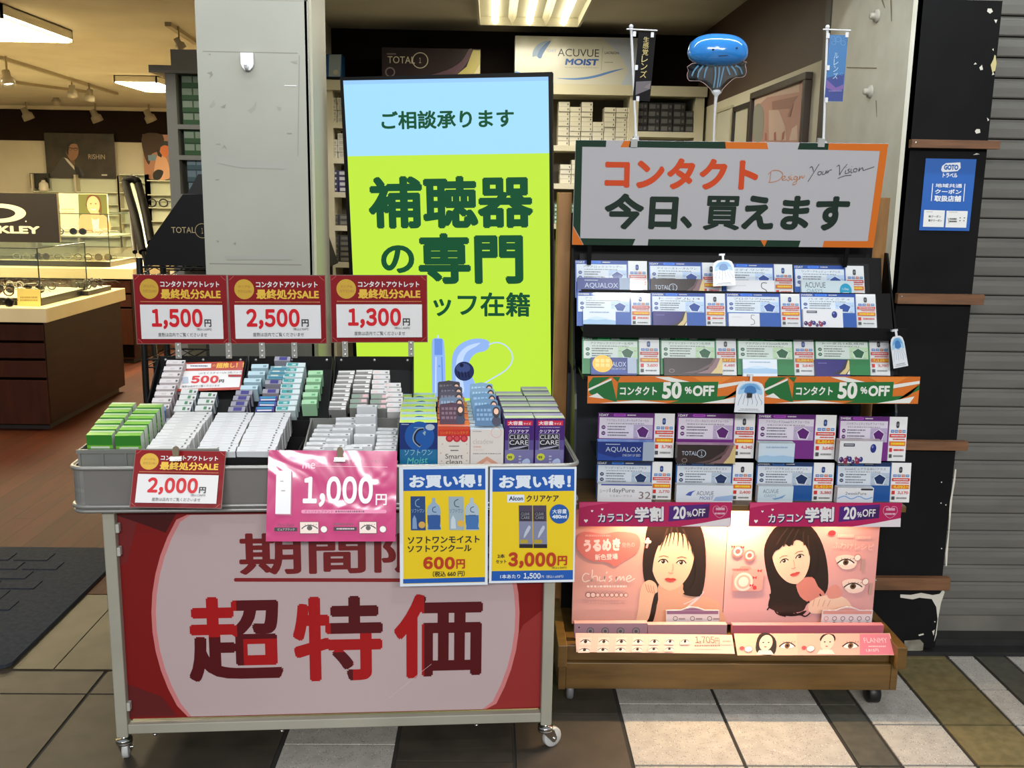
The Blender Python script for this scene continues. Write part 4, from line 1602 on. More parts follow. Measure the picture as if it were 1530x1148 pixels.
s.poly([(172.5, 772), (262, 769), (246, 798), (205, 783)], DRED)
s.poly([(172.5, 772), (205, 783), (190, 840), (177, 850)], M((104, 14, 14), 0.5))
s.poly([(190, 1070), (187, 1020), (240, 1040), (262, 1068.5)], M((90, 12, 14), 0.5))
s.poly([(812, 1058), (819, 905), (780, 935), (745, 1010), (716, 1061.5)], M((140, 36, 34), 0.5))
arcpoly(s, 275, M((196, 120, 120), 0.4))
arcpoly(s, 268.5, PINKW)


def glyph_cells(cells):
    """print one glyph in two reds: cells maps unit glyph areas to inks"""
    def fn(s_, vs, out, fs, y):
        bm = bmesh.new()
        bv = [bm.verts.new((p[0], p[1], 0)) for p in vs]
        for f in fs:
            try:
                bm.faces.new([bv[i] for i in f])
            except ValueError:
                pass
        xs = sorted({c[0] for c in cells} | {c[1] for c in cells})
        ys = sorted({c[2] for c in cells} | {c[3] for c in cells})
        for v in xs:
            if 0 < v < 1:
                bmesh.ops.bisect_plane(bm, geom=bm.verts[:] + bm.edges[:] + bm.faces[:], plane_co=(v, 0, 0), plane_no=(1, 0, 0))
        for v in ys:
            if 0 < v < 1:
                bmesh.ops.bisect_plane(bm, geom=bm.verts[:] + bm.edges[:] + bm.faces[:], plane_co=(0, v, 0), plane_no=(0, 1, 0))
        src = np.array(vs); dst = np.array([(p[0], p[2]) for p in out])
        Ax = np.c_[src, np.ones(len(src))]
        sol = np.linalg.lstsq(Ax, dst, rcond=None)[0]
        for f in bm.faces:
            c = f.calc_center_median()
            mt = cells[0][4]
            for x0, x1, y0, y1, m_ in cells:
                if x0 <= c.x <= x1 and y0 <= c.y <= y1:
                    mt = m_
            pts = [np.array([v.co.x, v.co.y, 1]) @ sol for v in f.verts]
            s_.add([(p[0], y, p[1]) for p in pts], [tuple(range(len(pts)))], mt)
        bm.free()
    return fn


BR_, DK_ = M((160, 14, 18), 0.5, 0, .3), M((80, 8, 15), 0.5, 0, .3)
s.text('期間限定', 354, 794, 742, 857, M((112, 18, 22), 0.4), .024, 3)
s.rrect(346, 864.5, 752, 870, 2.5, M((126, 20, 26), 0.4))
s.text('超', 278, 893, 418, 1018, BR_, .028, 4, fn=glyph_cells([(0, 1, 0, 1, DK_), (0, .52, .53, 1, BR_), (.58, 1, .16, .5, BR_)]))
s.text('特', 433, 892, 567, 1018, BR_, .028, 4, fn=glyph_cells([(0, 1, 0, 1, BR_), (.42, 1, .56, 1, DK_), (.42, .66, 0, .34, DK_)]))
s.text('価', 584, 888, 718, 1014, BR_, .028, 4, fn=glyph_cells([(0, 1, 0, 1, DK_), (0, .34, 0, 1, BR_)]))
s.line([(575, 1044), (625, 1006)], .4, M((206, 190, 192), 0.4))
s.line([(592, 1030), (640, 993)], .4, M((206, 190, 192), 0.4))
s.make('sale_banner', 'large red and white sale banner on the front of the wagon', 'banner')


def crinkled(m, scale, strength):
    """a slightly rippled plastic sleeve over a print"""
    nt = m.node_tree
    b = nt.nodes['Principled BSDF']
    tc = nt.nodes.new('ShaderNodeTexCoord')
    nz = nt.nodes.new('ShaderNodeTexNoise')
    nz.inputs['Scale'].default_value = scale
    nz.inputs['Detail'].default_value = 2
    nz.inputs['Distortion'].default_value = 1.2
    bp = nt.nodes.new('ShaderNodeBump')
    bp.inputs['Strength'].default_value = strength
    bp.inputs['Distance'].default_value = 0.02
    nt.links.new(tc.outputs['Object'], nz.inputs['Vector'])
    nt.links.new(nz.outputs['Fac'], bp.inputs['Height'])
    nt.links.new(bp.outputs['Normal'], b.inputs['Normal'])
    nt.links.new(bp.outputs['Normal'], b.inputs['Coat Normal'])
    return m


# ---- red price signs
REDP = crinkled(M((128, 18, 24), 0.2, spec=0.35, coat=0.25), 5, .12)
REDP2 = M((118, 16, 22), 0.16, coat=0.6)
GOLD = M((206, 166, 62), 0.25, 0.25)
PANEL = M((214, 214, 216), 0.25, spec=0.3)
PR = M((196, 24, 36), 0.25)
SRC = [(88, 42), (628, 40), (630, 418), (90, 418)]


def red_sign(corners, price, small, v, label, tilt=0, clips=(), v_front=None, group=None, coat=True):
    t = Sheet(corners, P=tp(.5, v, .9) if v > 0 else tp(.2, v, .79), yaw=YAW, tilt=tilt, th=0.0022, face=M((126, 92, 88), 0.2), src=SRC)
    s = t
    s.poly([(93, 46), (624, 44), (625, 414), (94, 414)], REDP)
    for a in (((98, 70), (124, 48)), ((594, 48), (620, 70)), ((98, 388), (124, 411)), ((594, 411), (620, 388))):
        s.line(a, 2, M((178, 92, 88), 0.3))
    s.disc(178, 119, 54, GOLD, 54, n=32)
    s.text('クリアも', 146, 98, 212, 112, M((150, 110, 40), 0.4), .02)
    s.text('カラコンも！', 142, 122, 220, 138, M((150, 110, 40), 0.4), .02)
    s.text('コンタクトアウトレット', 243, 76, 583, 109, PANEL, .03)
    s.text('最終処分SALE', 243, 118, 589, 172, M((226, 186, 70), 0.25, 0.2), .035)
    y = 187
    x = 126
    while x < 596:
        s.rect(x, y - 2.5, x + 4.5, y + 2.5, M((210, 140, 80), 0.4))
        x += 8
    s.rect(122, 203, 598, 388, PANEL)
    s.num(price, 185, 224, 480, 335, PR, .045, 5)
    s.text('円', 490, 281, 530, 322, INK, .03)
    s.text('（税込%s円）' % small, 443, 328, 530, 343, INK, .015)
    s.text('度数は店内でご覧くださいませ', 219, 354, 502, 376, INK, .015)
    o = s.make('price_sign', label, 'price sign', group)
    for cu in clips:
        b = MB()
        x0, zc = s.L(cu, 418)
        b.wbox(x0 - .008, x0 + .008, -.004, .001, zc - .040, zc + .004, clear_clip)
        for dz in (-.002, -.020, -.034):
            b.lathe([(.004, 0), (.003, .002), (.0001, .0024)], M((200, 200, 198), 0.3, 0.6), 8, Matrix.Translation((x0, -.0045, zc + dz)) @ Matrix.Rotation(math.pi / 2, 4, 'X'))
        b.build('clip', o)
    return o


clear_clip = M((150, 150, 144), 0.2)
VB = 0.452
red_sign([(204, 410), (339, 410.7), (342.5, 514.5), (198.6, 514.5)], '1,500', '1,650', VB, 'red price sign reading 1,500 above the left black tray of the wagon', clips=(330, 625), group='red price signs on the wagon')
red_sign([(340, 410.7), (487, 411.4), (488, 513.6), (343.5, 514.5)], '2,500', '2,750', VB, 'red price sign reading 2,500 above the middle black tray of the wagon', clips=(265, 445), group='red price signs on the wagon')
red_sign([(493.6, 411.2), (638.4, 410.7), (639, 512), (494, 512)], '1,300', '1,430', VB, 'red price sign reading 1,300 in front of the bright screen', clips=(165, 535), group='red price signs on the wagon')

# binder clips
def binder(loc, label, yaw=0.0):
    t = empty('binder_clip', loc, TA + yaw)
    b = MB()
    b.prism([(-.004, 0), (.004, 0), (.007, -.009), (-.007, -.009)], 0, -.0135, .0135, M((160, 155, 144), 0.25, 0.3))
    b.tube([(-.0135, -.0075, -.009), (.0135, -.0075, -.009)], .0022, CHROME, 8)
    b.build('body', t)
    for sy in (-1, 1):
        b = MB()
        b.prism([(-.006, .0), (.006, 0), (.008, .014), (.0055, .022), (0, .025), (-.0055, .022), (-.008, .014)], 1, sy * .003 - .001, sy * .003 + .001, M((150, 138, 116), 0.25, 0.3))
        b.build('handle', t)
    tag(t, label, 'binder clip', 'binder clips on the wagon signs')


u_, z_ = tb(262, 684, -.012)
red_sign([(208.4, 672.3), (341, 674), (328, 760.8), (187, 758)], '2,000', '2,200', -.014, 'red price sign reading 2,000 clipped to the wagon rim, tilted outwards', tilt=26, group='red price signs on the wagon')
binder(at(263, 682, Y=(tp(.2, -.012, 0)).y), 'metal binder clip on the red sign reading 2,000')

# pink price sheet
k = crop(150, 660, 3.255)
PINK, GLOSSW = crinkled(M((196, 66, 122), 0.12, coat=0.4), 6, .22), M((228, 228, 232), 0.2)
s = Sheet([(402.5, 673), (594.8, 674), (589.3, 809.6), (395.8, 809)], P=tp(.62, -.026, .75), yaw=YAW, tilt=17, th=0.002, face=PINK)
s.text('me', *k(985, 104), *k(1046, 132), M((232, 196, 212), 0.2), 0)
s.text('く盛れるベーシックカラコン', *k(1180, 88), *k(1400, 106), M((112, 30, 70), 0.3), .01)
s.line([k(1050, 120), k(1400, 124)], .5, M((232, 196, 212), 0.2))
s.num('1,000', *k(985, 170), *k(1325, 318), GLOSSW, .035, 5)
s.text('円', *k(1338, 256), *k(1392, 310), GLOSSW, .02)
s.poly([k(858, 143), k(930, 143), k(922, 353), k(849, 352)], M((226, 228, 232), 0.2))
s.poly([k(930, 143), k(936, 150), k(928, 360), k(855, 358), k(855, 352), k(922, 353)], M((160, 50, 100), 0.3))
s.dashes(*k(876, 190), *k(892, 198), GREY, 1, 1)
s.dashes(*k(880, 236), *k(900, 244), GREY, 1, 2)
s.rrect(*k(975, 332), *k(1390, 350), 2.5, M((222, 128, 170), 0.2))
s.text('オリジナルブランド', *k(990, 334), *k(1130, 348), M((96, 20, 60), 0.3), .01)
s.dashes(*k(1140, 335), *k(1285, 347), M((96, 20, 60), 0.3), 1, 6)
s.text('Pure Black', *k(860, 398), *k(940, 412), M((110, 24, 70), 0.3), .0)
s.rect(*k(843, 418), *k(953, 436), INK)
s.text('ピュアブラック', *k(860, 421), *k(940, 433), M((220, 200, 210), 0.3), .01)
s.dashes(*k(1130, 395), *k(1230, 409), M((110, 24, 70), 0.3), 1, 8)
s.rect(*k(1130, 416), *k(1242, 434), INK)
s.dashes(*k(1145, 420), *k(1230, 430), M((220, 200, 210), 0.3), 1, 9)


def eye(s, x0, y0, x1, y1, skin, iris=(50, 34, 28), frame=None):
    """one printed eye in a box"""
    w, h = x1 - x0, y1 - y0
    if frame:
        s.rect(x0 - w * .03, y0 - h * .05, x1 + w * .03, y1 + h * .05, frame)
    if skin:
        s.rect(x0, y0, x1, y1, skin)
    f = lambda a, b: (x0 + a * w, y0 + b * h)
    s.poly([f(*p) for p in smooth_poly([(.12, .58), (.3, .38), (.55, .32), (.78, .45), (.92, .62), (.6, .74), (.3, .72)], 2)], M((226, 214, 208), 0.4))
    s.disc(*f(.52, .53), w * .15, M(iris, 0.3), h * .22, n=18)
    s.disc(*f(.52, .53), w * .07, M((16, 14, 14), 0.3), h * .1, n=12)
    s.line([f(.08, .6), f(.28, .36), (f(.55, .27)), f(.8, .4), f(.97, .58)], max(.6, h * .09), M((34, 24, 22), 0.4), 3)
    for i in range(5):
        a = .3 + i * .14
        s.line([f(a, .34 - .06 * (i % 3)), f(a + .02 * (i - 1), .18)], max(.25, h * .03), M((34, 24, 22), 0.4))


for (a, c) in ((968, 1056), (1256, 1338)):
    x0, y0 = k(a, 392)
    x1, y1 = k(c, 446)
    eye(s, x0, y0, x1, y1, M((222, 204, 194), 0.3), frame=M((96, 40, 50), 0.4))
for a in (1083, 1370):
    s.disc(*k(a, 427), 5.4, M((126, 60, 80), 0.4))
    s.disc(*k(a, 427), 4.6, M((222, 218, 214), 0.3))
s.make('price_sign', 'glossy pink price sheet reading 1,000 clipped on the wagon front', 'price sign')
binder(at(508, 683, Y=tp(.68, -.014, 0).y), 'metal binder clip at the top of the pink sheet')

# yellow price sheets
k = crop(580, 560, 3.587)
YEL, BLUP, WHP = M((226, 196, 22), 0.32), M((20, 84, 170), 0.32), M((216, 226, 236), 0.32)
BRN = M((176, 52, 20), 0.35)
s = Sheet([(597.3, 698), (731.4, 697.4), (726.4, 873.6), (596.7, 877.2)], P=tp(.86, -.014, .7), yaw=YAW, tilt=4, th=0.002, face=WHP)
s.poly([k(84, 507), k(528, 505), k(512, 1112), k(78, 1125)], YEL)
s.poly([k(84, 507), k(528, 505), k(526, 620), k(84, 625)], BLUP)
s.poly([k(77, 1098), k(512, 1085), k(511, 1110), k(77, 1122)], BLUP)
s.text('お買い得！', *k(118, 536), *k(508, 608), WHP, .045)


def bottlepic(s, x, y, c1, c2):
    s.poly([k(x + a, y + b_) for a, b_ in smooth_poly([(28, 0), (46, 0), (46, 22), (68, 44), (74, 80), (68, 110), (74, 160), (66, 172), (8, 172), (0, 160), (6, 110), (0, 80), (6, 44), (28, 22)], 2)], M(c1, 0.35))
    s.poly([k(x + a, y + b_) for a, b_ in ((2, 92), (72, 92), (72, 128), (68, 150), (74, 168), (4, 168), (6, 150), (2, 128))], M(c2, 0.35))
    s.line([k(x + 48, y + 46), k(x + 32, y + 54), k(x + 32, y + 72), k(x + 50, y + 76)], 1.2, M((40, 70, 110), 0.4), 3)
    s.dashes(*k(x + 18, y + 88), *k(x + 58, y + 98), M((50, 80, 130), 0.4), 1, x)


s.rect(*k(122, 654), *k(202, 838), M((30, 66, 120), 0.35))
s.line([k(170, 668), k(150, 680), k(152, 705), k(172, 712)], 1.2, M((120, 160, 190), 0.4), 3)
s.text('ソフトワン', *k(128, 722), *k(196, 742), M((150, 180, 205), 0.4), .0)
s.poly([k(130, 830), k(132, 775), k(142, 755), (k(152, 775)), k(156, 830)], M((120, 150, 190), 0.4))
s.disc(*k(182, 808), 5, M((200, 160, 80), 0.4))
bottlepic(s, 210, 664, (140, 168, 196), (40, 84, 150))
s.rect(*k(328, 656), *k(408, 836), M((150, 170, 182), 0.35))
s.line([k(380, 670), k(360, 682), k(362, 706), k(384, 712)], 1.2, M((40, 60, 90), 0.4), 3)
s.text('ソフトワン', *k(332, 722), *k(404, 744), M((50, 76, 110), 0.4), .0)
s.poly([k(336, 828), k(338, 780), k(350, 755), k(362, 780), k(364, 828)], M((190, 205, 215), 0.4))
s.disc(*k(390, 800), 5, M((214, 172, 70), 0.4))
bottlepic(s, 414, 664, (166, 186, 200), (60, 110, 170))
s.text('ソフトワンモイスト', *k(106, 868), *k(490, 906), INK, .028)
s.text('ソフトワンクール', *k(104, 915), *k(446, 952), INK, .028)
s.num('600', *k(186, 978), *k(354, 1044), BRN, .055, 4)
s.text('円', *k(362, 990), *k(408, 1040), BRN, .035)
s.text('（税込 660 円）', *k(236, 1052), *k(406, 1082), INK, .022)
s.make('price_sign', 'yellow and blue price sheet reading 600 on the wagon front', 'price sign')
s = Sheet([(732.8, 698.5), (863.8, 698.5), (856, 869.5), (730, 872.2)], P=tp(1.14, -.014, .7), yaw=YAW, tilt=4, th=0.002, face=WHP)
s.poly([k(562, 507), k(1006, 507), k(983, 1098), k(551, 1108)], YEL)
s.poly([k(562, 507), k(1006, 507), k(1002, 626), k(560, 630)], BLUP)
s.poly([k(553, 1056), k(984, 1048), k(982, 1098), k(551, 1108)], BLUP)
s.text('お買い得！', *k(598, 538), *k(986, 612), WHP, .045)
s.rect(*k(640, 646), *k(732, 688), WHP)
s.text('Alcon', *k(650, 654), *k(726, 678), M((24, 40, 70), 0.4), .03)
s.text('クリアケア', *k(744, 648), *k(918, 684), INK, .03)
for xx in (702, 778):
    s.rect(*k(xx, 704), *k(xx + 72, 932), M((70, 60, 82), 0.35))
    s.rect(*k(xx, 790), *k(xx + 72, 912), M((124, 128, 156), 0.35))
    s.rect(*k(xx + 8, 738), *k(xx + 62, 786), M((36, 34, 44), 0.35))
    s.text('CLEAR', *k(xx + 12, 742), *k(xx + 58, 758), M((150, 150, 165), 0.4), .0)
    s.text('CARE', *k(xx + 12, 762), *k(xx + 58, 778), M((150, 150, 165), 0.4), .0)
    s.poly([k(*p) for p in smooth_poly([(xx + 30, 850), (xx + 52, 812), (xx + 62, 826), (xx + 40, 862), (xx + 24, 880)], 2)], M((180, 188, 204), 0.4))
    s.rect(*k(xx + 4, 888), *k(xx + 46, 908), M((170, 150, 40), 0.4))
    s.rect(*k(xx, 912), *k(xx + 72, 932), M((24, 22, 28), 0.4))
s.disc(*k(919, 750), 14.5, M((24, 84, 160), 0.35))
s.text('大容量', *k(882, 724), *k(958, 748), WHP, .02)
s.text('480ml', *k(880, 754), *k(958, 774), WHP, .03)
s.text('2本', *k(584, 964), *k(624, 986), INK, .025)
s.text('セット', *k(576, 994), *k(632, 1014), INK, .025)
s.num('3,000', *k(642, 954), *k(896, 1038), BRN, .055, 4)
s.text('円', *k(904, 972), *k(954, 1022), BRN, .035)
s.text('（税込3,300円）', *k(872, 1028), *k(952, 1040), INK, .01)
s.text('1本あたり', *k(598, 1070), *k(704, 1092), WHP, .02)
s.num('1,500', *k(722, 1062), *k(812, 1095), WHP, .035)
s.text('円（税込1,650円）', *k(816, 1072), *k(932, 1088), WHP, .01)
s.make('price_sign', 'yellow and blue price sheet reading 3,000 at the right end of the wagon', 'price sign')

# ---- trays and crates on the wagon
TRAYB = noisy('black_tray_card', (12, 12, 13), (18, 18, 19), 6, 4, 0.6, spec=0.2)
CRG = noisy('grey_crate_plastic', (108, 110, 106), (118, 120, 116), 6, 3, 0.45)


def crate(u0, u1, v0, v1, z0, z1, mat, label, name='crate', ribs=True, zb1=None):
    """open-topped crate; zb1: height of its back edge"""
    zb1 = zb1 or z1
    w = .004
    b = MB()
    b.box(u0, u1, v0, v1, z0, z0 + .004, mat)
    b.box(u0, u1, v0, v0 + w, z0 + .004, z1, mat)
    b.box(u0, u1, v1 - w, v1, z0 + .004, zb1, mat)
    for a, c in ((u0, u0 + w), (u1 - w, u1)):
        b.prism([(v0 + w, z0 + .004), (v1 - w, z0 + .004), (v1 - w, zb1), (v0 + w, z1)], 0, a, c, mat)
    if ribs:
        n_ = max(3, int((u1 - u0) / .05))
        for i in range(n_ + 1):
            x = u0 + (u1 - u0 - .006) * i / n_
            b.box(x, x + .006, v0 - .003, v0, z0 + .01, z1 - .008, mat)
        b.box(u0 - .003, u1 + .003, v0 - .005, v0, z1 - .009, z1, mat)
        b.box(u0 - .003, u1 + .003, v1, v1 + .004, zb1 - .009, zb1, mat)
    o = b.build(name, mw=TM)
    tag(o, label, 'crate' if ribs else 'tray')
    return o


zc = FLOORZ + .0005
crate(.016, .345, .022, .215, zc + .045, .832, CRG, 'grey plastic crate of green and white boxes at the left end of the wagon')
b = MB()
b.box(.02, .34, .03, .205, zc, zc + .0445, TRAYB)
tag(b.build('riser_block', mw=TM), 'dark riser under the left grey crate of the wagon', 'riser')
crate(.352, .532, .020, .215, zc, .812, TRAYB, 'low black tray of white boxes in the middle of the wagon', 'display_tray', False)
crate(.540, .776, .020, .262, zc, .800, CRG, 'grey plastic crate of loose white boxes right of the middle of the wagon', zb1=.852)


def slope_tray(u0, u1, v0, v1, zf, zb, label, h=.035):
    """black open tray on a slant, from the low front edge to the tall back"""
    t = empty('sloped_tray', tp(u0, v0, 0), TA)
    L = math.hypot(v1 - v0, zb - zf)
    b = MB()
    w = u1 - u0
    d = v1 - v0
    th = .004
    b.prism([(0, zf - h), (d, zb - h), (d, zb - h - th), (0, zf - h - th)], 0, 0, w, TRAYB)
    b.build('base_panel', t)
    for a in (0, w - .004):
        b = MB()
        b.prism([(0, zf - h - th), (0, zf), (d, zb), (d, zc), (d - .01, zc), (.02, zf - h - th)], 0, a, a + .004, TRAYB)
        b.build('side_panel', t)
    b = MB()
    b.box(.004, w - .004, d - .004, d, zc, zb, TRAYB)
    b.build('back_panel', t)
    b = MB()
    b.box(.004, w - .004, 0, .004, zc, zf, TRAYB)
    b.build('front_panel', t)
    for fx in (.08, .5, .92):
        b = MB()
        b.lathe([(.004, 0), (.003, .002), (.0001, .0024)], M((190, 190, 186), 0.3, 0.6), 8, Matrix.Translation((w * fx, d - .0042, zb - .010)) @ Matrix.Rotation(math.pi / 2, 4, 'X'))
        b.build('rivet', t)
    tag(t, label, 'tray', 'black sloped trays at the back of the wagon')
    th_ = math.atan2(zb - zf, d)

    def place(px, py, lift=0.0):
        """photo pixel -> (u, distance up the slope) on the tray floor raised by lift"""
        n_ = (TV * -math.sin(th_) + Vector((0, 0, math.cos(th_))))
        p0 = tp(u0, v0, zf - h) + n_ * lift
        p = on_plane(px, py, p0, n_)
        q = p - p0
        return q.dot(TU) + u0, q.dot(TV * math.cos(th_) + Vector((0, 0, math.sin(th_))))

    def mat(u, sdist, lift=0.0):
        """frame standing on the slope: x along the wagon, y up the slope, z off the slope"""
        R = Matrix.Rotation(TA, 4, 'Z') @ Matrix.Rotation(th_, 4, 'X')
        n_ = R.to_3x3() @ Vector((0, 0, 1))
        yv = R.to_3x3() @ Vector((0, 1, 0))
        return Matrix.Translation(tp(u, v0, zf - h) + yv * sdist + n_ * lift) @ R
    return place, mat


VT0, VT1 = .268, .46
ZF, ZB = .845, .988
p1, m1 = slope_tray(.098, .344, VT0, VT1, ZF, ZB, 'left one of the three black sloped trays, under the sign reading 1,500')
p2, m2 = slope_tray(.348, .584, VT0, VT1, ZF, ZB, 'middle one of the three black sloped trays, full of blue and teal boxes')
p3, m3 = slope_tray(.588, .812, VT0, VT1, ZF, ZB, 'right one of the three black sloped trays, under the sign reading 1,300')


def pilebox(w, d, h, c, side, marks, back=None):
    """thin box: x width, y thickness, z height; print on its upper edge and front"""
    b = MB()
    b.box(-w / 2, w / 2, 0, d, 0, h, M(side, 0.4), mats={'top': M(c, 0.35), 'front': M(c, 0.35)})
    for (x0, x1, t0, t1, face, mc) in marks:
        mm = M(mc, 0.4)
        if face == 'top':
            z = h + .0003
            b.add([(-w / 2 + x0 * w, t0 * d, z), (-w / 2 + x1 * w, t0 * d, z), (-w / 2 + x1 * w, t1 * d, z), (-w / 2 + x0 * w, t1 * d, z)], [(0, 1, 2, 3)], mm)
        else:
            b.add([(-w / 2 + x0 * w, -.0003, t0 * h), (-w / 2 + x1 * w, -.0003, t0 * h), (-w / 2 + x1 * w, -.0003, t1 * h), (-w / 2 + x0 * w, -.0003, t1 * h)], [(0, 1, 2, 3)], mm)
    return b


def row_boxes(key, mk, mats_, label, group, jig=.0015, rz=0.02):
    """mats_: placement frames from the front to the back"""
    for i, mw in enumerate(mats_):
        if key not in protos:
            o = mk().build('lens_box')
            protos[key] = o
        else:
            o = protos[key].copy()
            COL.objects.link(o)
        J = Matrix.Translation((random.uniform(-jig, jig), 0, 0)) @ Matrix.Rotation(random.uniform(-rz, rz), 4, 'Z')
        o.matrix_world = mw @ J
        tag(o, label % ORD[i], 'lens box', group)


def flat_row(u0, u1, v0, v1, z0, z1, n, lean=0.0):
    out = []
    for i in range(n):
        t = i / max(1, n - 1)
        out.append(TM @ Matrix.Translation((u0 + (u1 - u0) * t, v0 + (v1 - v0) * t, z0 + (z1 - z0) * t)) @ Matrix.Rotation(lean, 4, 'X'))
    return out


DOT = (90, 92, 96)
# green boxes, two rows
mkG = lambda: pilebox(.060, .0300, .052, (104, 172, 52), (180, 186, 176), [(.12, .9, .12, .24, 'front', (206, 214, 200)), (.14, .88, .34, .44, 'front', (196, 208, 188)), (.0, 1, .5, 1, 'front', (44, 122, 34)), (.02, .98, .62, 1, 'top', (176, 200, 160)), (.0, 1, .0, .12, 'front', (44, 122, 34)), (0, 1, .24, .34, 'front', (44, 122, 34))])
row_boxes('pile_green', mkG, flat_row(.064, .073, .032, .186, .815, .852, 6, .12), 'green lens box, %s from the front, left green row on the wagon', 'green boxes in the left crate')
row_boxes('pile_green', mkG, flat_row(.133, .141, .032, .186, .813, .849, 6, .12), 'green lens box, %s from the front, right green row on the wagon', 'green boxes in the left crate')
# white boxes: three long rows
mkW = lambda: pilebox(.094, .0148, .058, (204, 207, 208), (190, 190, 188), [(.86, .91, .2, .7, 'top', DOT), (.3, .62, .3, .6, 'top', (188, 190, 192))])
mkW2 = lambda: pilebox(.092, .0125, .058, (202, 206, 210), (150, 150, 148), [(.80, .85, .1, .6, 'top', DOT), (.3, .5, .2, .6, 'top', (192, 194, 198))])
row_boxes('pile_white_thick', mkW, flat_row(.219, .246, .030, .210, .772, .822, 13, .24), 'white lens box, %s from the front, row right of the green boxes', 'white boxes in the left crate')
row_boxes('pile_white', mkW2, flat_row(.3395, .3535, .030, .215, .770, .820, 16, .24), 'white lens box, %s from the front, left row of the low black tray', 'white boxes in the middle tray')
row_boxes('pile_white', mkW2, flat_row(.4345, .4485, .030, .215, .770, .820, 16, .24), 'white lens box, %s from the front, right row of the low black tray', 'white boxes in the middle tray')
# blue box lying behind the green ones
b = MB()
b.box(-.022, .022, 0, .05, 0, .030, M((150, 170, 200), 0.35), mats={'front': M((52, 96, 176), 0.35), 'top': M((96, 136, 200), 0.35)})
uu, zz = tb(248, 634, .205)
tag(b.build('lens_box', mw=TM @ Matrix.Translation((.150, .222, .852)) @ Matrix.Rotation(.25, 4, 'Z')), 'small blue lens box behind the green boxes on the wagon', 'lens box')
b = MB(); b.box(-.028, .028, 0, .05, 0, .030, M((206, 206, 204), 0.35))
tag(b.build('lens_box', mw=TM @ Matrix.Translation((.160, .219, .8215)) @ Matrix.Rotation(.05, 4, 'Z')), 'white box under the small blue lens box on the wagon', 'lens box')
# right grey crate: loose white boxes
mkL = lambda: pilebox(.052, .016, .075, (202, 206, 209), (176, 178, 178), [(.78, .9, .2, .6, 'top', DOT), (.2, .55, .25, .6, 'top', (190, 192, 196))])
ii = 0
for nm, u0, u1, v0, v1, z0, z1, n_ in (('far left', .568, .590, .040, .200, .742, .772, 7), ('second', .622, .640, .070, .205, .752, .790, 6), ('third', .690, .690, .085, .215, .748, .822, 5), ('right', .744, .748, .040, .190, .744, .765, 7)):
    row_boxes('pile_loose', mkL, flat_row(u0, u1, v0, v1, z0, z1, n_, .16), 'white lens box, %%s from the front, %s pile of the right grey crate' % nm, 'white boxes in the right crate', .004, .06)
mkF = lambda: pilebox(.07, .045, .018, (202, 206, 209), (176, 178, 178), [(.7, .9, .2, .4, 'top', DOT)])
for i, (u0, v0, z0, rz) in enumerate(((.615, .036, .785, .05), (.690, .040, .781, -.03), (.655, .050, .8035, .1))):
    if 'loose_flat' not in protos:
        protos['loose_flat'] = mkF().build('lens_box'); o = protos['loose_flat']
    else:
        o = protos['loose_flat'].copy(); COL.objects.link(o)
    o.matrix_world = TM @ Matrix.Translation((u0, v0, z0)) @ Matrix.Rotation(rz, 4, 'Z')
    tag(o, 'white lens box lying flat at the front of the right grey crate, %s one' % ('left', 'right', 'upper')[i], 'lens box', 'white boxes in the right crate')


def slope_row(pf, mf, a, b_, n, key, mk, label, group, lift=0.0, lean=.12, h=.05):
    """a, b_: photo pixels of the first and last box's upper front edge centre"""
    (u0, s0), (u1, s1) = pf(a[0], a[1], h * .9), pf(b_[0], b_[1], h * .9)
    fr = []
    for i in range(n):
        t = i / max(1, n - 1)
        fr.append(mf(u0 + (u1 - u0) * t, s0 + (s1 - s0) * t, .001) @ Matrix.Rotation(-lean, 4, 'X'))
    row_boxes(key, mk, fr, label, group)


mkPk = lambda: pilebox(.050, .017, .044, (212, 206, 207), (176, 160, 162), [(.84, .95, .2, .7, 'top', (80, 90, 86)), (.35, .6, .2, .6, 'top', (196, 190, 192))])
slope_row(p1, m1, (237, 615), (262, 548), 8, 'pile_pinkwhite', mkPk, 'pale pinkish lens box, %s from the front, left sloped black tray', 'boxes in the left sloped tray', h=.044)
mkGw = lambda: pilebox(.044, .020, .036, (206, 210, 208), (110, 126, 138), [(.5, .68, .2, .8, 'top', (70, 130, 90)), (.8, .92, .2, .6, 'top', DOT)])
slope_row(p1, m1, (272, 618), (282, 592), 4, 'pile_greenmark', mkGw, 'green-marked white lens box, %s from the front, middle of the left sloped tray', 'boxes in the left sloped tray', h=.036)
slope_row(p1, m1, (303, 617), (311, 597), 3, 'pile_greenmark', mkGw, 'green-marked white lens box, %s from the front, right side of left sloped tray', 'boxes in the left sloped tray', h=.036)
mkLb = lambda: pilebox(.046, .017, .044, (178, 206, 216), (150, 176, 190), [(.7, .9, .2, .7, 'top', (120, 150, 160))])
mkPu = lambda: pilebox(.044, .018, .044, (150, 150, 162), (40, 44, 84), [(.3, .8, .1, .9, 'top', (58, 54, 128)), (0.05, .95, .1, .5, 'front', (190, 190, 200))])
mkTe = lambda: pilebox(.052, .017, .046, (200, 214, 216), (180, 198, 204), [(.05, .62, .15, .9, 'top', (52, 150, 152)), (.3, .5, .3, .7, 'top', (200, 226, 224))])
mkTe2 = lambda: pilebox(.050, .018, .046, (110, 150, 160), (90, 110, 120), [(.1, .9, .1, .5, 'top', (40, 124, 150)), (.2, .6, .6, .9, 'top', (196, 210, 204))])
mkGn = lambda: pilebox(.040, .018, .044, (158, 204, 164), (118, 168, 130), [(.6, .85, .2, .6, 'top', (96, 164, 112))])
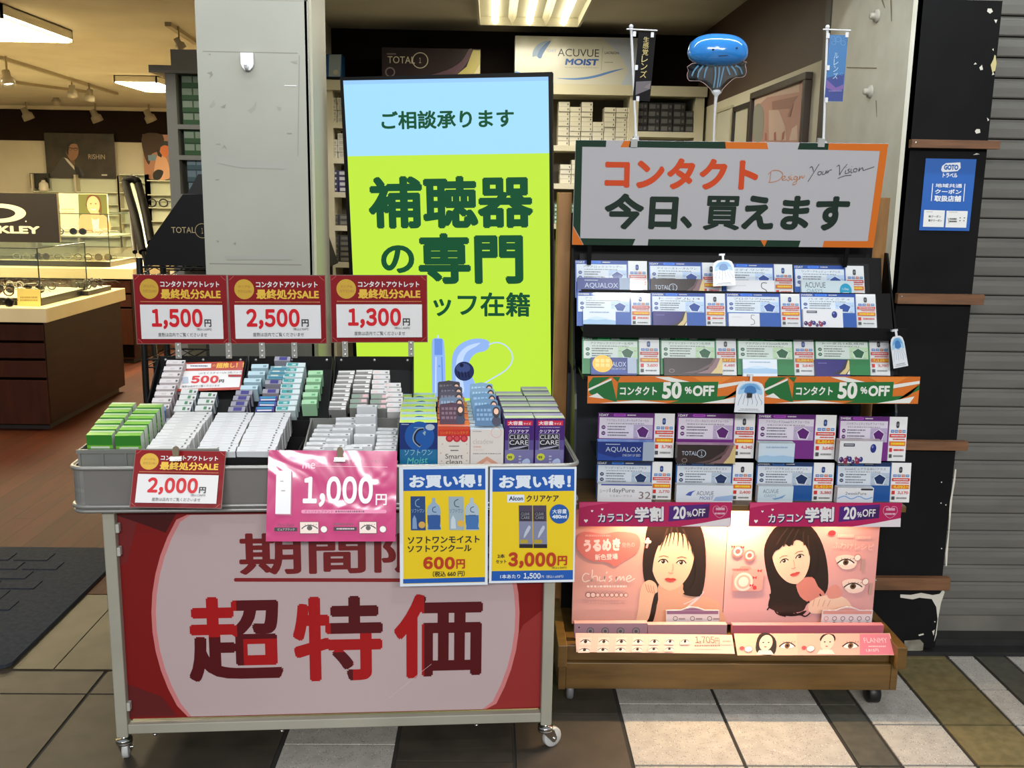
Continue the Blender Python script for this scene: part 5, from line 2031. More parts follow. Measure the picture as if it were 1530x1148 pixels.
mkOr = lambda: pilebox(.048, .018, .044, (56, 60, 136), (196, 120, 80), [(.05, .9, .5, .95, 'top', (48, 130, 170)), (.1, .9, .05, .35, 'top', (206, 206, 214))])
grp = 'boxes in the middle sloped tray'
slope_row(p2, m2, (353, 617), (364, 592), 4, 'pile_purple', mkPu, 'grey purple lens box, %s from the front, left column of middle sloped tray', grp)
slope_row(p2, m2, (371, 584), (388, 552), 4, 'pile_lightblue', mkLb, 'light blue lens box, %s above the purple ones in the middle sloped tray', grp)
slope_row(p2, m2, (395, 617), (400, 601), 3, 'pile_orangeblue', mkOr, 'indigo and orange lens box, %s from the front in the middle sloped tray', grp)
slope_row(p2, m2, (403, 590), (408, 576), 2, 'pile_purple', mkPu, 'grey purple lens box, %s one halfway up the middle sloped tray', grp)
slope_row(p2, m2, (411, 569), (417, 556), 3, 'pile_tealgrey', mkTe2, 'teal grey lens box, %s one near the top of the middle sloped tray', grp)
slope_row(p2, m2, (427, 618), (441, 552), 9, 'pile_teal', mkTe, 'teal-labelled white lens box, %s from the front in the middle sloped tray', grp, h=.046)
slope_row(p2, m2, (461, 606), (471, 562), 5, 'pile_palegreen', mkGn, 'pale green lens box, %s from the front in the middle sloped tray', grp)
slope_row(p2, m2, (421, 541), (421, 540), 1, 'pile_purple', mkPu, 'grey purple lens box, %s and only one at the middle sloped tray top edge', grp)
mkGy = lambda: pilebox(.046, .0165, .046, (132, 132, 130), (70, 68, 66), [(.02, .98, .55, 1, 'top', (206, 206, 204)), (.72, .95, .1, .5, 'top', (226, 224, 222))])
mkWp = lambda: pilebox(.046, .016, .046, (206, 206, 206), (188, 186, 184), [(.75, .9, .2, .6, 'top', (120, 120, 120)), (.1, .4, .2, .6, 'top', (214, 190, 190))])
mkPg = lambda: pilebox(.046, .016, .046, (146, 148, 144), (180, 176, 174), [(.0, .5, .1, .9, 'top', (128, 150, 134)), (.65, .95, .2, .9, 'top', (214, 176, 180))])
grp = 'boxes in the right sloped tray'
slope_row(p3, m3, (504, 617), (517, 564), 9, 'pile_grey', mkGy, 'grey and white lens box, %s from the front, right sloped tray left column', grp, h=.046)
slope_row(p3, m3, (535, 614), (538, 599), 3, 'pile_pinkgreen', mkPg, 'pink-tabbed grey lens box, %s from the front, right sloped tray second column', grp, h=.046)
slope_row(p3, m3, (539, 591), (544, 563), 5, 'pile_grey', mkGy, 'grey and white lens box, %s up from the middle, right sloped tray second column', grp, h=.046)
slope_row(p3, m3, (565, 615), (567, 600), 3, 'pile_pinkgreen', mkPg, 'pink-tabbed grey lens box, %s from the front, right sloped tray third column', grp, h=.046)
slope_row(p3, m3, (567, 592), (570, 563), 5, 'pile_whitepink', mkWp, 'white lens box, %s up the back of the right sloped tray third column', grp, h=.046)
slope_row(p3, m3, (592, 620), (586, 582), 6, 'pile_whitepink', mkWp, 'white lens box, %s from the front, right sloped tray right column', grp, h=.046)

# 500 yen card lying in the left sloped tray
k = crop(200, 520, 5.1)
nS = math.degrees(math.atan2(ZB - ZF, VT1 - VT0))
s = Sheet([k(370, 115), k(852, 98), k(800, 320), k(328, 328)], P=m1(.2, .12, .022).translation, yaw=YAW, tilt=90 - nS, th=0.0015, face=M((166, 46, 26), 0.3))
s.poly([k(362, 180), k(828, 172), k(792, 302), k(340, 312)], M((222, 220, 220), 0.3))
s.poly([k(390, 128), k(590, 120), k(586, 154), k(386, 162)], M((222, 220, 220), 0.3))
s.dashes(*k(430, 132), *k(560, 150), M((60, 70, 110), 0.4), 1, 4)
s.text('の', *k(598, 128), *k(622, 146), M((226, 170, 60), 0.3), .02)
s.text('超推し！！', *k(628, 112), *k(846, 154), M((226, 178, 60), 0.3), .04)
s.text('UVモイスチャーUV 5枚パック', *k(490, 184), *k(820, 202), INK, .01)
s.num('500', *k(432, 216), *k(638, 272), M((200, 30, 36), 0.3), .06)
s.text('円', *k(640, 246), *k(678, 270), INK, .03)
s.rect(*k(715, 208), *k(818, 226), M((158, 30, 36), 0.4))
s.rect(*k(368, 226), *k(412, 272), M((168, 180, 196), 0.4))
s.text('度数は店内でご覧くださいませ', *k(362, 286), *k(640, 302), INK, .015)
s.make('price_card', 'red and white price card reading 500 lying in the left sloped tray', 'price card')

# ---- solution boxes at the right end
def sol_boxes(name, corners, v0, n, pitch, depth, draw, face, side, topmat, desc, group, extra=None, dz=0, xshift=0.0):
    u0, zt_ = tb(corners[0][0], corners[0][1], v0)
    u1, _ = tb(corners[1][0], corners[1][1], v0)
    base = None
    for i in range(n):
        if i == 0:
            s = Sheet(corners, P=tp(u0, v0, .8), yaw=YAW, tilt=0, th=depth, face=face, side=side, roll=0, down=0.0, top=topmat)
            dn = (s.MW.translation.z - s.H / 2) - (FLOORZ + .0008)
            s2 = Sheet(corners, P=tp(u0, v0, .8), yaw=YAW, tilt=0, th=depth, face=face, side=side, roll=0, down=dn, top=topmat)
            draw(s2)
            w, h = s2.W / 2, s2.H / 2
            # printed lid
            if extra:
                extra(s2, w, h, depth)
            o = s2.make(name)
            base = o
        else:
            o = base.copy()
            COL.objects.link(o)
            sh = Matrix.Translation(TV * pitch * i + TU * (random.uniform(-.003, .003) + xshift * i) + Vector((0, 0, 0)))
            o.matrix_world = sh @ base.matrix_basis
        tag(o, desc % ORD[i], 'solution box', group)
        yield o


def lid(s2, w, h, depth, c1, c2):
    y0, y1 = .1 * depth, .9 * depth
    s2.add([(-w * .96, y0, h + .0004), (w * .96, y0, h + .0004), (w * .96, y0 + depth * .35, h + .0004), (-w * .96, y0 + depth * .35, h + .0004)], [(0, 1, 2, 3)], c1)
    s2.add([(-w * .96, y0 + depth * .42, h + .0004), (w * .96, y0 + depth * .42, h + .0004), (w * .96, y1, h + .0004), (-w * .96, y1, h + .0004)], [(0, 1, 2, 3)], c2)


k = crop(580, 560, 3.587)


def d_blue(s):
    s.poly([k(62, 400), k(262, 400), k(262, 482), k(60, 482)], M((24, 104, 150), 0.3))
    s.disc(*k(168, 330), 22, M((22, 84, 160), 0.3), 22)
    s.line([k(192, 290), k(160, 296), k(140, 326), k(142, 356), k(172, 384)], 4.2, M((150, 166, 170), 0.3), 4)
    s.line([k(190, 292), k(162, 298), k(143, 326), k(145, 356), k(172, 381)], 2.8, M((12, 24, 56), 0.3), 4)
    s.poly([k(184, 312), k(196, 326), k(202, 306), k(196, 300)], M((140, 170, 180), 0.3))
    s.disc(*k(224, 281), 6.8, M((170, 186, 200), 0.3), 4.6)
    s.dashes(*k(72, 264), *k(112, 270), M((190, 205, 220), 0.3), 1, 2)
    s.dashes(*k(138, 280), *k(186, 287), M((120, 170, 210), 0.3), 1, 3)
    s.text('ソフトワン', *k(86, 400), *k(236, 432), M((150, 190, 210), 0.3), -.005, shear=.1)
    s.text('Moist', *k(102, 442), *k(212, 476), M((96, 190, 170), 0.3), .005, shear=.25, rot=4)


GS = 'lens solution boxes at the right end of the wagon'
for o in sol_boxes('solution_box', [k(62, 258), k(262, 256), k(262, 482), k(60, 482)], .030, 6, .062, .060, d_blue, M((14, 44, 110), 0.3), M((20, 40, 96), 0.4), M((214, 216, 150), 0.4),
                   'dark blue lens solution box, %s from the front in the left column', GS,
                   lambda s2, w, h, d: lid(s2, w, h, d, M((172, 208, 84), 0.4), M((150, 184, 206), 0.4))):
    pass


def d_smart(s):
    s.rect(*k(266, 276), *k(437, 330), M((196, 50, 34), 0.35))
    s.poly([k(266, 276), k(437, 276), k(437, 292), k(266, 296)], M((206, 74, 40), 0.35))
    s.text('コンタクトレンズケア', *k(276, 304), *k(428, 318), M((226, 150, 60), 0.4), .01)
    for xx in (328, 367, 406):
        s.disc(*k(xx, 341), 5.6, M((184, 36, 50), 0.35))
        s.disc(*k(xx, 341), 3.2, M((206, 70, 80), 0.35))
    s.text('Smart', *k(306, 424), *k(400, 450), M((60, 60, 62), 0.4), -.005)
    s.text('clean', *k(310, 454), *k(396, 480), M((60, 60, 62), 0.4), -.005)
    s.dashes(*k(326, 378), *k(380, 388), GREY, 1, 3)
    s.dashes(*k(334, 402), *k(376, 410), INK, 1, 4)
    for a in ((290, 372), (420, 372), (282, 420), (424, 420), (286, 462), (422, 460)):
        s.disc(*k(*a), .7, M((196, 60, 50), 0.4), n=8)


def hang_cards(o, w, h, depth, W, c1, face_at, seed):
    """a printed header card standing up at the back of the box lid"""
    b = MB()
    T = Matrix.Translation((face_at[0], depth * .25, h)) @ Matrix.Rotation(-.55, 4, 'X')
    rnd = random.Random(seed)
    pts = [(-W / 2, 0)] + [(W / 2, 0)] + [(W / 2 * math.cos(math.pi * i / 6) * (1.0 + .04 * (i % 2)), .050 + .008 * math.sin(math.pi * i / 6) * (1 if i % 2 else .75)) for i in range(7)]
    b.prism(pts, 1, 0, .0008, M(c1, 0.3), T)
    for r in range(3):
        x = -W * .42
        while x < W * .1:
            ww = rnd.uniform(.004, .009)
            b.add([T @ Vector((x, -.0003, .014 + r * .012)), T @ Vector((x + ww, -.0003, .014 + r * .012)), T @ Vector((x + ww, -.0003, .021 + r * .012)), T @ Vector((x, -.0003, .021 + r * .012))], [(0, 1, 2, 3)], M([min(255, v + 40) for v in c1], 0.4))
            x += ww + .003
    cx = W * .34
    def dsc(cx, cz, rx, rz_, y, m_):
        b.add([T @ Vector((cx + rx * math.cos(2 * math.pi * i / 12), y, cz + rz_ * math.sin(2 * math.pi * i / 12))) for i in range(12)], [tuple(range(12))], m_)
    dsc(cx, .036, .0095, .015, -.0005, M((30, 26, 30), 0.4))
    dsc(cx, .038, .0060, .0080, -.0008, M((206, 166, 146), 0.4))
    dsc(cx, .012, .012, .013, -.0005, M((44, 48, 70), 0.4))
    return b.build('header_card', o)


lst = list(sol_boxes('solution_box', [k(265, 275), k(437, 273), k(437, 482), k(265, 482)], .030, 5, .074, .058, d_smart, M((214, 208, 200), 0.35), M((206, 196, 190), 0.4), M((206, 92, 50), 0.4),
                     'white and red lens solution box, %s from the front under dark header cards', GS))
for i, o in enumerate(lst):
    w = (tb(k(437, 273)[0], k(437, 273)[1], .03)[0] - tb(k(265, 275)[0], k(265, 275)[1], .03)[0])
    zt_ = max(v.co.z for v in o.data.vertices)
    hang_cards(o, w / 2, zt_, .058, w * .78, [(70, 46, 62), (96, 116, 140), (72, 70, 84), (62, 60, 74), (60, 56, 66)][i], (-w * .05, 0), i)


def d_dew(s):
    s.text('cleadew', *k(454, 344), *k(562, 372), M((186, 178, 176), 0.4), -.01)
    s.disc(*k(578, 310), 8, M((214, 172, 158), 0.4), n=24, ring=.9)
    s.text('ファースト', *k(456, 398), *k(512, 410), M((210, 160, 140), 0.4), .0)
    s.dashes(*k(456, 382), *k(500, 392), M((210, 160, 140), 0.4), 1, 5)
    s.dashes(*k(452, 302), *k(500, 308), GREY, 1, 6)
    s.dashes(*k(455, 420), *k(606, 427), GREY, 1, 7)
    s.poly([k(462, 482), k(530, 438), k(600, 482)], M((206, 152, 128), 0.4))
    s.poly([k(500, 482), k(530, 460), k(562, 482)], M((226, 190, 172), 0.4))


lst = list(sol_boxes('solution_box', [k(440, 295), k(618, 292), k(618, 482), k(440, 482)], .030, 5, .072, .058, d_dew, M((214, 208, 204), 0.35), M((200, 200, 204), 0.4), M((176, 190, 206), 0.4),
                     'pale lens solution box, %s from the front under blue header cards', GS))
for i, o in enumerate(lst):
    w = (tb(k(618, 292)[0], k(618, 292)[1], .03)[0] - tb(k(440, 295)[0], k(440, 295)[1], .03)[0])
    zt_ = max(v.co.z for v in o.data.vertices)
    hang_cards(o, w / 2, zt_, .058, w * .78, [(70, 104, 138), (96, 132, 164), (100, 138, 170), (116, 150, 178), (120, 156, 182)][i], (w * .03, 0), 20 + i)


def d_clear(x):
    def f(s):
        q = lambda a, b_: k(x + a, b_)
        s.poly([q(4, 400), q(157, 400), q(157, 482), q(4, 482)], M((112, 110, 158), 0.3))
        s.poly([q(4, 350), q(157, 350), q(157, 402), q(4, 402)], M((84, 72, 134), 0.3))
        s.rect(*q(14, 246), *q(150, 272), M((196, 34, 66), 0.3))
        s.text('大容量', *q(20, 249), *q(98, 270), M((232, 220, 226), 0.3), .03)
        s.text('サイズ', *q(102, 256), *q(140, 269), M((232, 220, 226), 0.3), .02)
        s.dashes(*q(28, 279), *q(138, 285), M((180, 170, 206), 0.4), 1, 5)
        s.text('クリアケア', *q(24, 294), *q(130, 312), M((226, 222, 234), 0.3), .02)
        s.rect(*q(24, 316), *q(132, 402), M((160, 158, 176), 0.3))
        s.rect(*q(26, 318), *q(130, 400), M((24, 24, 40), 0.3))
        s.text('CLEAR', *q(28, 322), *q(128, 344), M((214, 214, 220), 0.3), .0)
        s.text('CARE', *q(28, 350), *q(128, 374), M((214, 214, 220), 0.3), .0)
        s.poly([q(26, 396), q(80, 386), q(130, 376), q(130, 380), q(84, 393), q(26, 400)], M((170, 170, 190), 0.3))
        s.poly([q(26, 390), q(70, 384), q(130, 376), q(80, 388), q(26, 393)], M((120, 120, 150), 0.3))
        s.disc(*q(34, 440), 6.4, M((196, 200, 60), 0.35), 5.6, n=8)
        s.text('99', *q(20, 434), *q(42, 450), M((60, 80, 30), 0.4), .03)
        for i in range(3):
            s.dashes(*q(78, 432 + 16 * i), *q(92, 442 + 16 * i), M((206, 206, 224), 0.4), 1, i)
        s.poly([q(*p) for p in smooth_poly([(96, 474), (104, 456), (126, 448), (140, 462), (134, 478)], 2)], M((170, 186, 220), 0.3))
    return f


for x, a, nm in ((622, [k(625, 235), k(782, 234), k(782, 482), k(623, 482)], 'left'), (785, [k(787, 235), k(945, 234), k(945, 482), k(786, 482)], 'right')):
    for o in sol_boxes('solution_box', a, .030, 5 if nm == 'left' else 6, .070, .060, d_clear(x), M((62, 24, 110), 0.3), M((66, 34, 112), 0.4), M((150, 160, 150), 0.4),
                       'purple lens solution box, %%s from the front in the %s purple column' % nm, GS,
                       lambda s2, w, h, d: lid(s2, w, h, d, M((186, 200, 160), 0.4), M((150, 140, 180), 0.4))):
        pass

# ================================================================== THE BRIGHT SCREEN
k = crop(470, 0, 3.825)
s = Sheet([(509.5, 113), (828.6, 109.8), (823.4, 590), (529, 590)], Y=3.2, yaw=-8, tilt=-1.5, th=0.05, face=M((9, 9, 10), 0.4, 0, .15), down=0.36)
SKY, LIME, DG_ = G((168, 226, 255), 1.0), G((196, 238, 64), 1.0), G((0, 78, 44), 1.0)
s.poly([k(170, 452), k(1350, 447), k(1349, 884), k(192, 893)], SKY)
s.poly([k(170, 452), k(1350, 447), k(1350, 470), k(171, 475)], G((156, 208, 255), 1.0))
s.poly([k(192, 893), k(1349, 884), (818.8, 760), (541, 760)], LIME)
s.text('ご相談承ります', 572, 165, 771, 193, DG_, .028)
s.text('補聴器', 551, 264, 798, 343, DG_, .036, 5)
s.text('の', 570, 368, 620, 410, DG_, .03, 5)
s.text('専門', 626, 350, 782, 426, DG_, .038, 5)
s.text('スタッフ在籍', 570, 438, 791, 474, DG_, .024, 4)
k2 = crop(470, 400, 3.732)
B1, B2, B3 = G((150, 186, 246), 1.0), G((110, 150, 232), 1.0), G((196, 220, 255), 1.0)
s.poly([k2(*p) for p in smooth_poly([(655, 410), (672, 398), (700, 398), (720, 412), (726, 500), (728, 640), (726, 760), (660, 760), (652, 620), (652, 480)], 3)], B1)
s.poly([k2(*p) for p in [(668, 400), (712, 400), (712, 490), (668, 490)]], B2)
s.line([k2(676, 500), k2(672, 700)], 2.2, B3)
s.line([k2(708, 500), k2(712, 700)], 2.2, B2)
s.line([k2(688, 398), k2(688, 380)], 2.4, B3)
s.disc(*k2(694, 552), 1.6, B2)
s.poly([k2(*p) for p in smooth_poly([(768, 700), (762, 560), (772, 480), (810, 430), (870, 402), (930, 398), (970, 412), (972, 440), (950, 464), (900, 478), (868, 510), (852, 560), (850, 640), (880, 720), (790, 720)], 4)], B1)
s.poly([k2(*p) for p in smooth_poly([(790, 690), (786, 560), (800, 490), (850, 440), (920, 420), (900, 440), (850, 470), (826, 520), (820, 600), (830, 690)], 4)], B3)
s.line([k2(*p) for p in [(968, 430), (1010, 418), (1055, 430), (1092, 470), (1096, 520), (1060, 570), (980, 620), (880, 680)]], 1.9, B3, 5)
s.line([k2(735, 640), k2(760, 628)], 1.6, B3)
s.poly([k2(*p) for p in [(836, 622), (876, 606), (900, 668), (862, 690)]], B1)
s.disc(*k2(832, 578), 14.6, G((34, 46, 92), 1.0), 14.2)
s.disc(*k2(826, 560), 10.5, G((60, 76, 130), 1.0), 7)
for i in range(4):
    s.line([k2(800 + 18 * i, 580), k2(806 + 18 * i, 612)], 1.4, G((14, 20, 48), 1.0))
s.disc(*k2(818, 545), 3, G((18, 26, 58), 1.0))
scr = s.make('display_screen', 'tall lit advertising screen in light blue and lime behind the wagon', 'screen')
b = MB()
h = s.H / 2
b.box(-.06, .06, .051, .09, -h - .34, 0.1, M((30, 30, 32), 0.4))
b.build('stand_post', scr)
b = MB()
zf = -h - .36 - (scr.matrix_basis.translation.z - h - .36) + .0065
b.box(-.05, .05, .0, .05, zf + .01, -h - .355, M((30, 30, 32), 0.4))
b.box(-.28, .28, -.14, .18, zf, zf + .02, M((24, 24, 26), 0.4))
b.build('stand_base', scr)

# ================================================================== THE LENS RACK
rack = empty('display_rack', (0.69, 2.75, 0))
RX, RY = 0.69, 2.75


def rbox(nm, x0, x1, y0, y1, z0, z1, mat, bev=.002):
    b = MB()
    b.wbox(x0 - RX, x1 - RX, y0 - RY, y1 - RY, z0, z1, mat)
    return b.build(nm, rack, bevel=bev)


BP = noisy('black_steel', (8, 8, 9), (13, 13, 14), 6, 4, 0.5, spec=0.15)
SLATE = M((44, 50, 56), 0.4)
rbox('upright', .190, .231, 2.885, 2.93, .062, 1.458, OAKV)
rbox('upright', 1.117, 1.157, 2.885, 2.93, .062, 1.458, OAKV)
rbox('side_board', .200, .226, 2.556, 2.93, .148, .214, OAK)
rbox('side_board', 1.158, 1.186, 2.556, 2.93, .148, .214, OAK)
rbox('side_board', .205, .226, 2.585, 2.93, .066, .1475, OAK)
rbox('side_board', 1.160, 1.180, 2.59, 2.93, .066, .1475, OAK)
rbox('front_board', .2265, 1.1595, 2.590, 2.610, .066, .146, OAK)
rbox('inner_board', .2265, 1.1575, 2.604, 2.622, .1465, .192, OAK)
rbox('base_deck', .2265, 1.1575, 2.6225, 2.93, .170, .182, OAK)
rbox('shelf', .232, 1.176, 2.628, 2.884, .588, .606, OAK)
rbox('back_panel', .2315, 1.1165, 2.885, 2.900, .183, 1.40, BP, 0)
rbox('back_panel', .2315, 1.1165, 2.870, 2.884, .607, .93, SLATE, 0)
for nm, x0, sg in (('side_wing', .240, 1), ('side_wing', 1.150, 1)):
    b = MB()
    b.prism([(2.70 - RY, .607), (2.868 - RY, .607), (2.868 - RY, .985), (2.79 - RY, .985), (2.715 - RY, .90), (2.70 - RY, .86)], 0, x0 - RX, x0 - RX + .006, SLATE)
    b.build(nm, rack)
# tiers
for z0, ya, yb, nm in ((.962, 2.600, 2.868, 'tier_deck'), (1.085, 2.652, 2.868, 'tier_deck'), (1.172, 2.78, 2.868, 'tier_deck')):
    rbox(nm, .252, 1.140, ya, yb, z0, z0 + .010, BP, .001)
rbox('tier_lip', .252, 1.140, 2.648, 2.6515, 1.072, 1.107, BP, .001)
for za, ya, zb_, yb in ((.973, 2.672, 1.071, 2.71), (1.096, 2.735, 1.19, 2.775), (1.183, 2.835, 1.285, 2.862)):
    b = MB()
    b.prism([(ya - RY, za), (ya - RY + .004, za), (yb - RY + .004, zb_), (yb - RY, zb_)], 0, .256 - RX, 1.136 - RX, BP)
    b.build('tier_backrest', rack)
for x0 in (.2320, 1.146):
    b = MB()
    b.prism([(2.70 - RY, .972), (2.868 - RY, .972), (2.868 - RY, 1.30), (2.85 - RY, 1.30), (2.75 - RY, 1.10), (2.70 - RY, .985)], 0, x0 - RX, x0 - RX + .005, BP)
    b.build('tier_side', rack)
# holes strip
for x0 in (.236, 1.098):
    b = MB()
    for i in range(24):
        z = .72 + i * .028
        b.box(x0 - RX, x0 - RX + .012, 2.8838 - RY, 2.8845 - RY, z, z + .014, M((4, 4, 4), 0.9))
    b.build('slot_strip', rack)
# casters
for (x, y, mat) in ((.245, 2.66, M((110, 112, 114), 0.4)), (1.135, 2.66, M((16, 16, 17), 0.45)), (.245, 2.88, M((20, 20, 20), .5)), (1.135, 2.88, M((20, 20, 20), .5))):
    b = MB()
    T = Matrix.Translation((x - RX, y - RY, 0))
    b.lathe([(.016, .066), (.016, .060), (.010, .058), (.010, .045)], M((20, 20, 20), .5), 14, T)
    for sx in (-.014, .011):
        b.prism([(-.014, .058), (.014, .058), (.012, .028), (-.012, .028)], 0, sx, sx + .003, M((20, 20, 20), .5), T)
    c_ = b.build('caster', rack)
    b = MB()
    big_ = x > 1
    r = .030
    Tw = T @ Matrix.Translation((-.0105 - (.008 if big_ else 0), -.012 if big_ else 0, r)) @ Matrix.Rotation(math.pi / 2, 4, 'Y')
    wd = .021 + (.016 if big_ else 0)
    b.lathe([(.0001, 0), (r - .006, 0), (r, .004), (r, wd - .004), (r - .006, wd), (.0001, wd)], mat, 22, Tw)
    b.build('wheel', c_)
# warm lamps below the shelf
for xc, w_, pw in ((.46, .16, 2.0), (.71, .16, 3.6), (1.00, .12, 0.7)):
    b = MB()
    b.wbox(xc - w_ / 2 - RX, xc + w_ / 2 - RX, 2.668 - RY, 2.686 - RY, .578, .5875, M((210, 200, 180), 0.4))
    lm = b.build('strip_lamp', rack)
    b = MB()
    b.box(xc - w_ / 2 + .004 - RX, xc + w_ / 2 - .004 - RX, 2.671 - RY, 2.683 - RY, .5765, .5778, G((255, 206, 140), 9))
    b.build('lamp_strip', lm)
    area('strip_lamp_light', (xc, 2.667, .573), w_, .012, pw, (1.0, 0.68, 0.36), (-8, 0, 0))
tag(rack, 'oak and black stepped lens rack on casters beside the sales wagon', 'display rack')

# ---- header sign
k = crop(840, 200, 3.06)
GN, OR = M((18, 52, 36), 0.32), M((212, 112, 34), 0.32)
SG = M((182, 182, 187), 0.4, spec=0.3)
s = Sheet([k(68, 28), k(1495, 47), k(1418, 520), k(40, 508)], Y=2.79, tilt=-10, th=0.006, face=SG)
for pts, mt in (([(68, 28), (208, 30), (205, 60), (66, 58)], GN), ([(288, 31), (318, 32), (310, 61), (272, 61)], OR), ([(318, 32), (752, 37), (755, 68), (310, 61)], GN),
                ([(752, 37), (942, 40), (948, 70), (755, 68)], OR), ([(1092, 42), (1224, 44), (1220, 74), (1082, 72)], GN), ([(1224, 44), (1495, 47), (1488, 80), (1220, 74)], OR),
                ([(1456, 78), (1490, 78), (1424, 490), (1394, 490)], OR), ([(68, 28), (98, 30), (78, 478), (47, 420)], GN), ([(47, 420), (45, 470), (62, 470)], OR),
                ([(46, 425), (92, 509), (40, 508)], OR), ([(78, 478), (332, 481), (318, 511), (94, 509)], GN),
                ([(392, 482), (905, 486), (922, 515), (388, 511)], GN), ([(905, 486), (936, 486), (922, 516)], OR), ([(936, 486), (1088, 488), (1078, 517), (922, 516)], GN),
                ([(1195, 489), (1424, 490), (1418, 520), (1188, 518)], OR)):
    s.poly([k(*p) for p in pts], mt)
s.text('コンタクト', *k(198, 112), *k(902, 254), M((206, 74, 34), 0.3), .045, 5, shear=-.03)
TXG = M((14, 40, 29), 0.4)
s.text('今日', *k(192, 274), *k(530, 438), TXG, .042, 5)
s.text('、', *k(538, 376), *k(594, 432), TXG, .042, 5)
s.text('買', *k(648, 284), *k(816, 440), TXG, .026, 5)
s.text('えます', *k(824, 284), *k(1310, 440), TXG, .042, 5)
ink_o, ink_d = M((196, 122, 66), 0.4), M((60, 58, 60), 0.4)
# handwritten slogan as pen strokes
def pen(strokes, w, mat):
    for st in strokes:
        s.line([k(*p) for p in st], w, mat, 5)


pen([[(958, 172), (955, 200), (950, 222)], [(945, 186), (965, 168), (995, 168), (1012, 184), (1000, 206), (975, 218), (946, 222)],
     [(1008, 208), (1024, 198), (1018, 192), (1008, 202), (1014, 212), (1030, 206)], [(1047, 193), (1037, 197), (1045, 205), (1038, 213), (1030, 209)], [(1050, 198), (1050, 210), (1058, 208)], [(1051, 187), (1052, 189)],
     [(1078, 196), (1066, 194), (1062, 206), (1074, 206), (1079, 196), (1072, 226), (1058, 232), (1062, 222), (1084, 206)], [(1086, 208), (1090, 192), (1087, 206), (1098, 192), (1100, 200), (1106, 200), (1112, 188)]], .8, ink_o)
pen([[(1134, 156), (1146, 150), (1152, 172)], [(1178, 138), (1160, 166), (1140, 196), (1126, 218)], [(1184, 172), (1174, 174), (1172, 186), (1184, 186), (1188, 174), (1182, 172)],
     [(1196, 170), (1192, 184), (1204, 182), (1210, 168), (1210, 182)], [(1216, 180), (1218, 166), (1216, 178), (1226, 166), (1236, 164)],
     [(1258, 150), (1270, 144), (1270, 188)], [(1270, 188), (1284, 164), (1306, 138)], [(1298, 166), (1296, 180), (1304, 180)], [(1300, 152), (1301, 154)], [(1318, 160), (1308, 164), (1316, 174), (1304, 180)],
     [(1324, 160), (1322, 176), (1330, 176)], [(1326, 148), (1327, 150)], [(1346, 158), (1336, 160), (1334, 172), (1346, 172), (1350, 160), (1344, 158)], [(1358, 172), (1362, 154), (1358, 168), (1374, 154), (1378, 166), (1392, 162), (1428, 150)],
     [(1262, 203), (1290, 192), (1324, 188)]], .8, ink_d)
hs = s.make('header_sign', 'wide white header sign with green and orange border atop the lens rack', 'sign')
SIGN = s
for xx in (335, 1190):
    b = MB()
    x0, z0 = s.L(*k(xx, 40))
    b.wbox(x0 - .009, x0 + .009, -.004, .010, z0 - .012, z0 + .010, M((176, 178, 176), 0.15))
    b.build('clip', hs)
b = MB()
for xx in (-.38, .36):
    b.wbox(xx - .006, xx + .006, .0065, .0115, -s.H / 2 - .06, s.H / 2 - .05, BP)
b.build('support_strut', hs)

# ---- price cards
rows = []


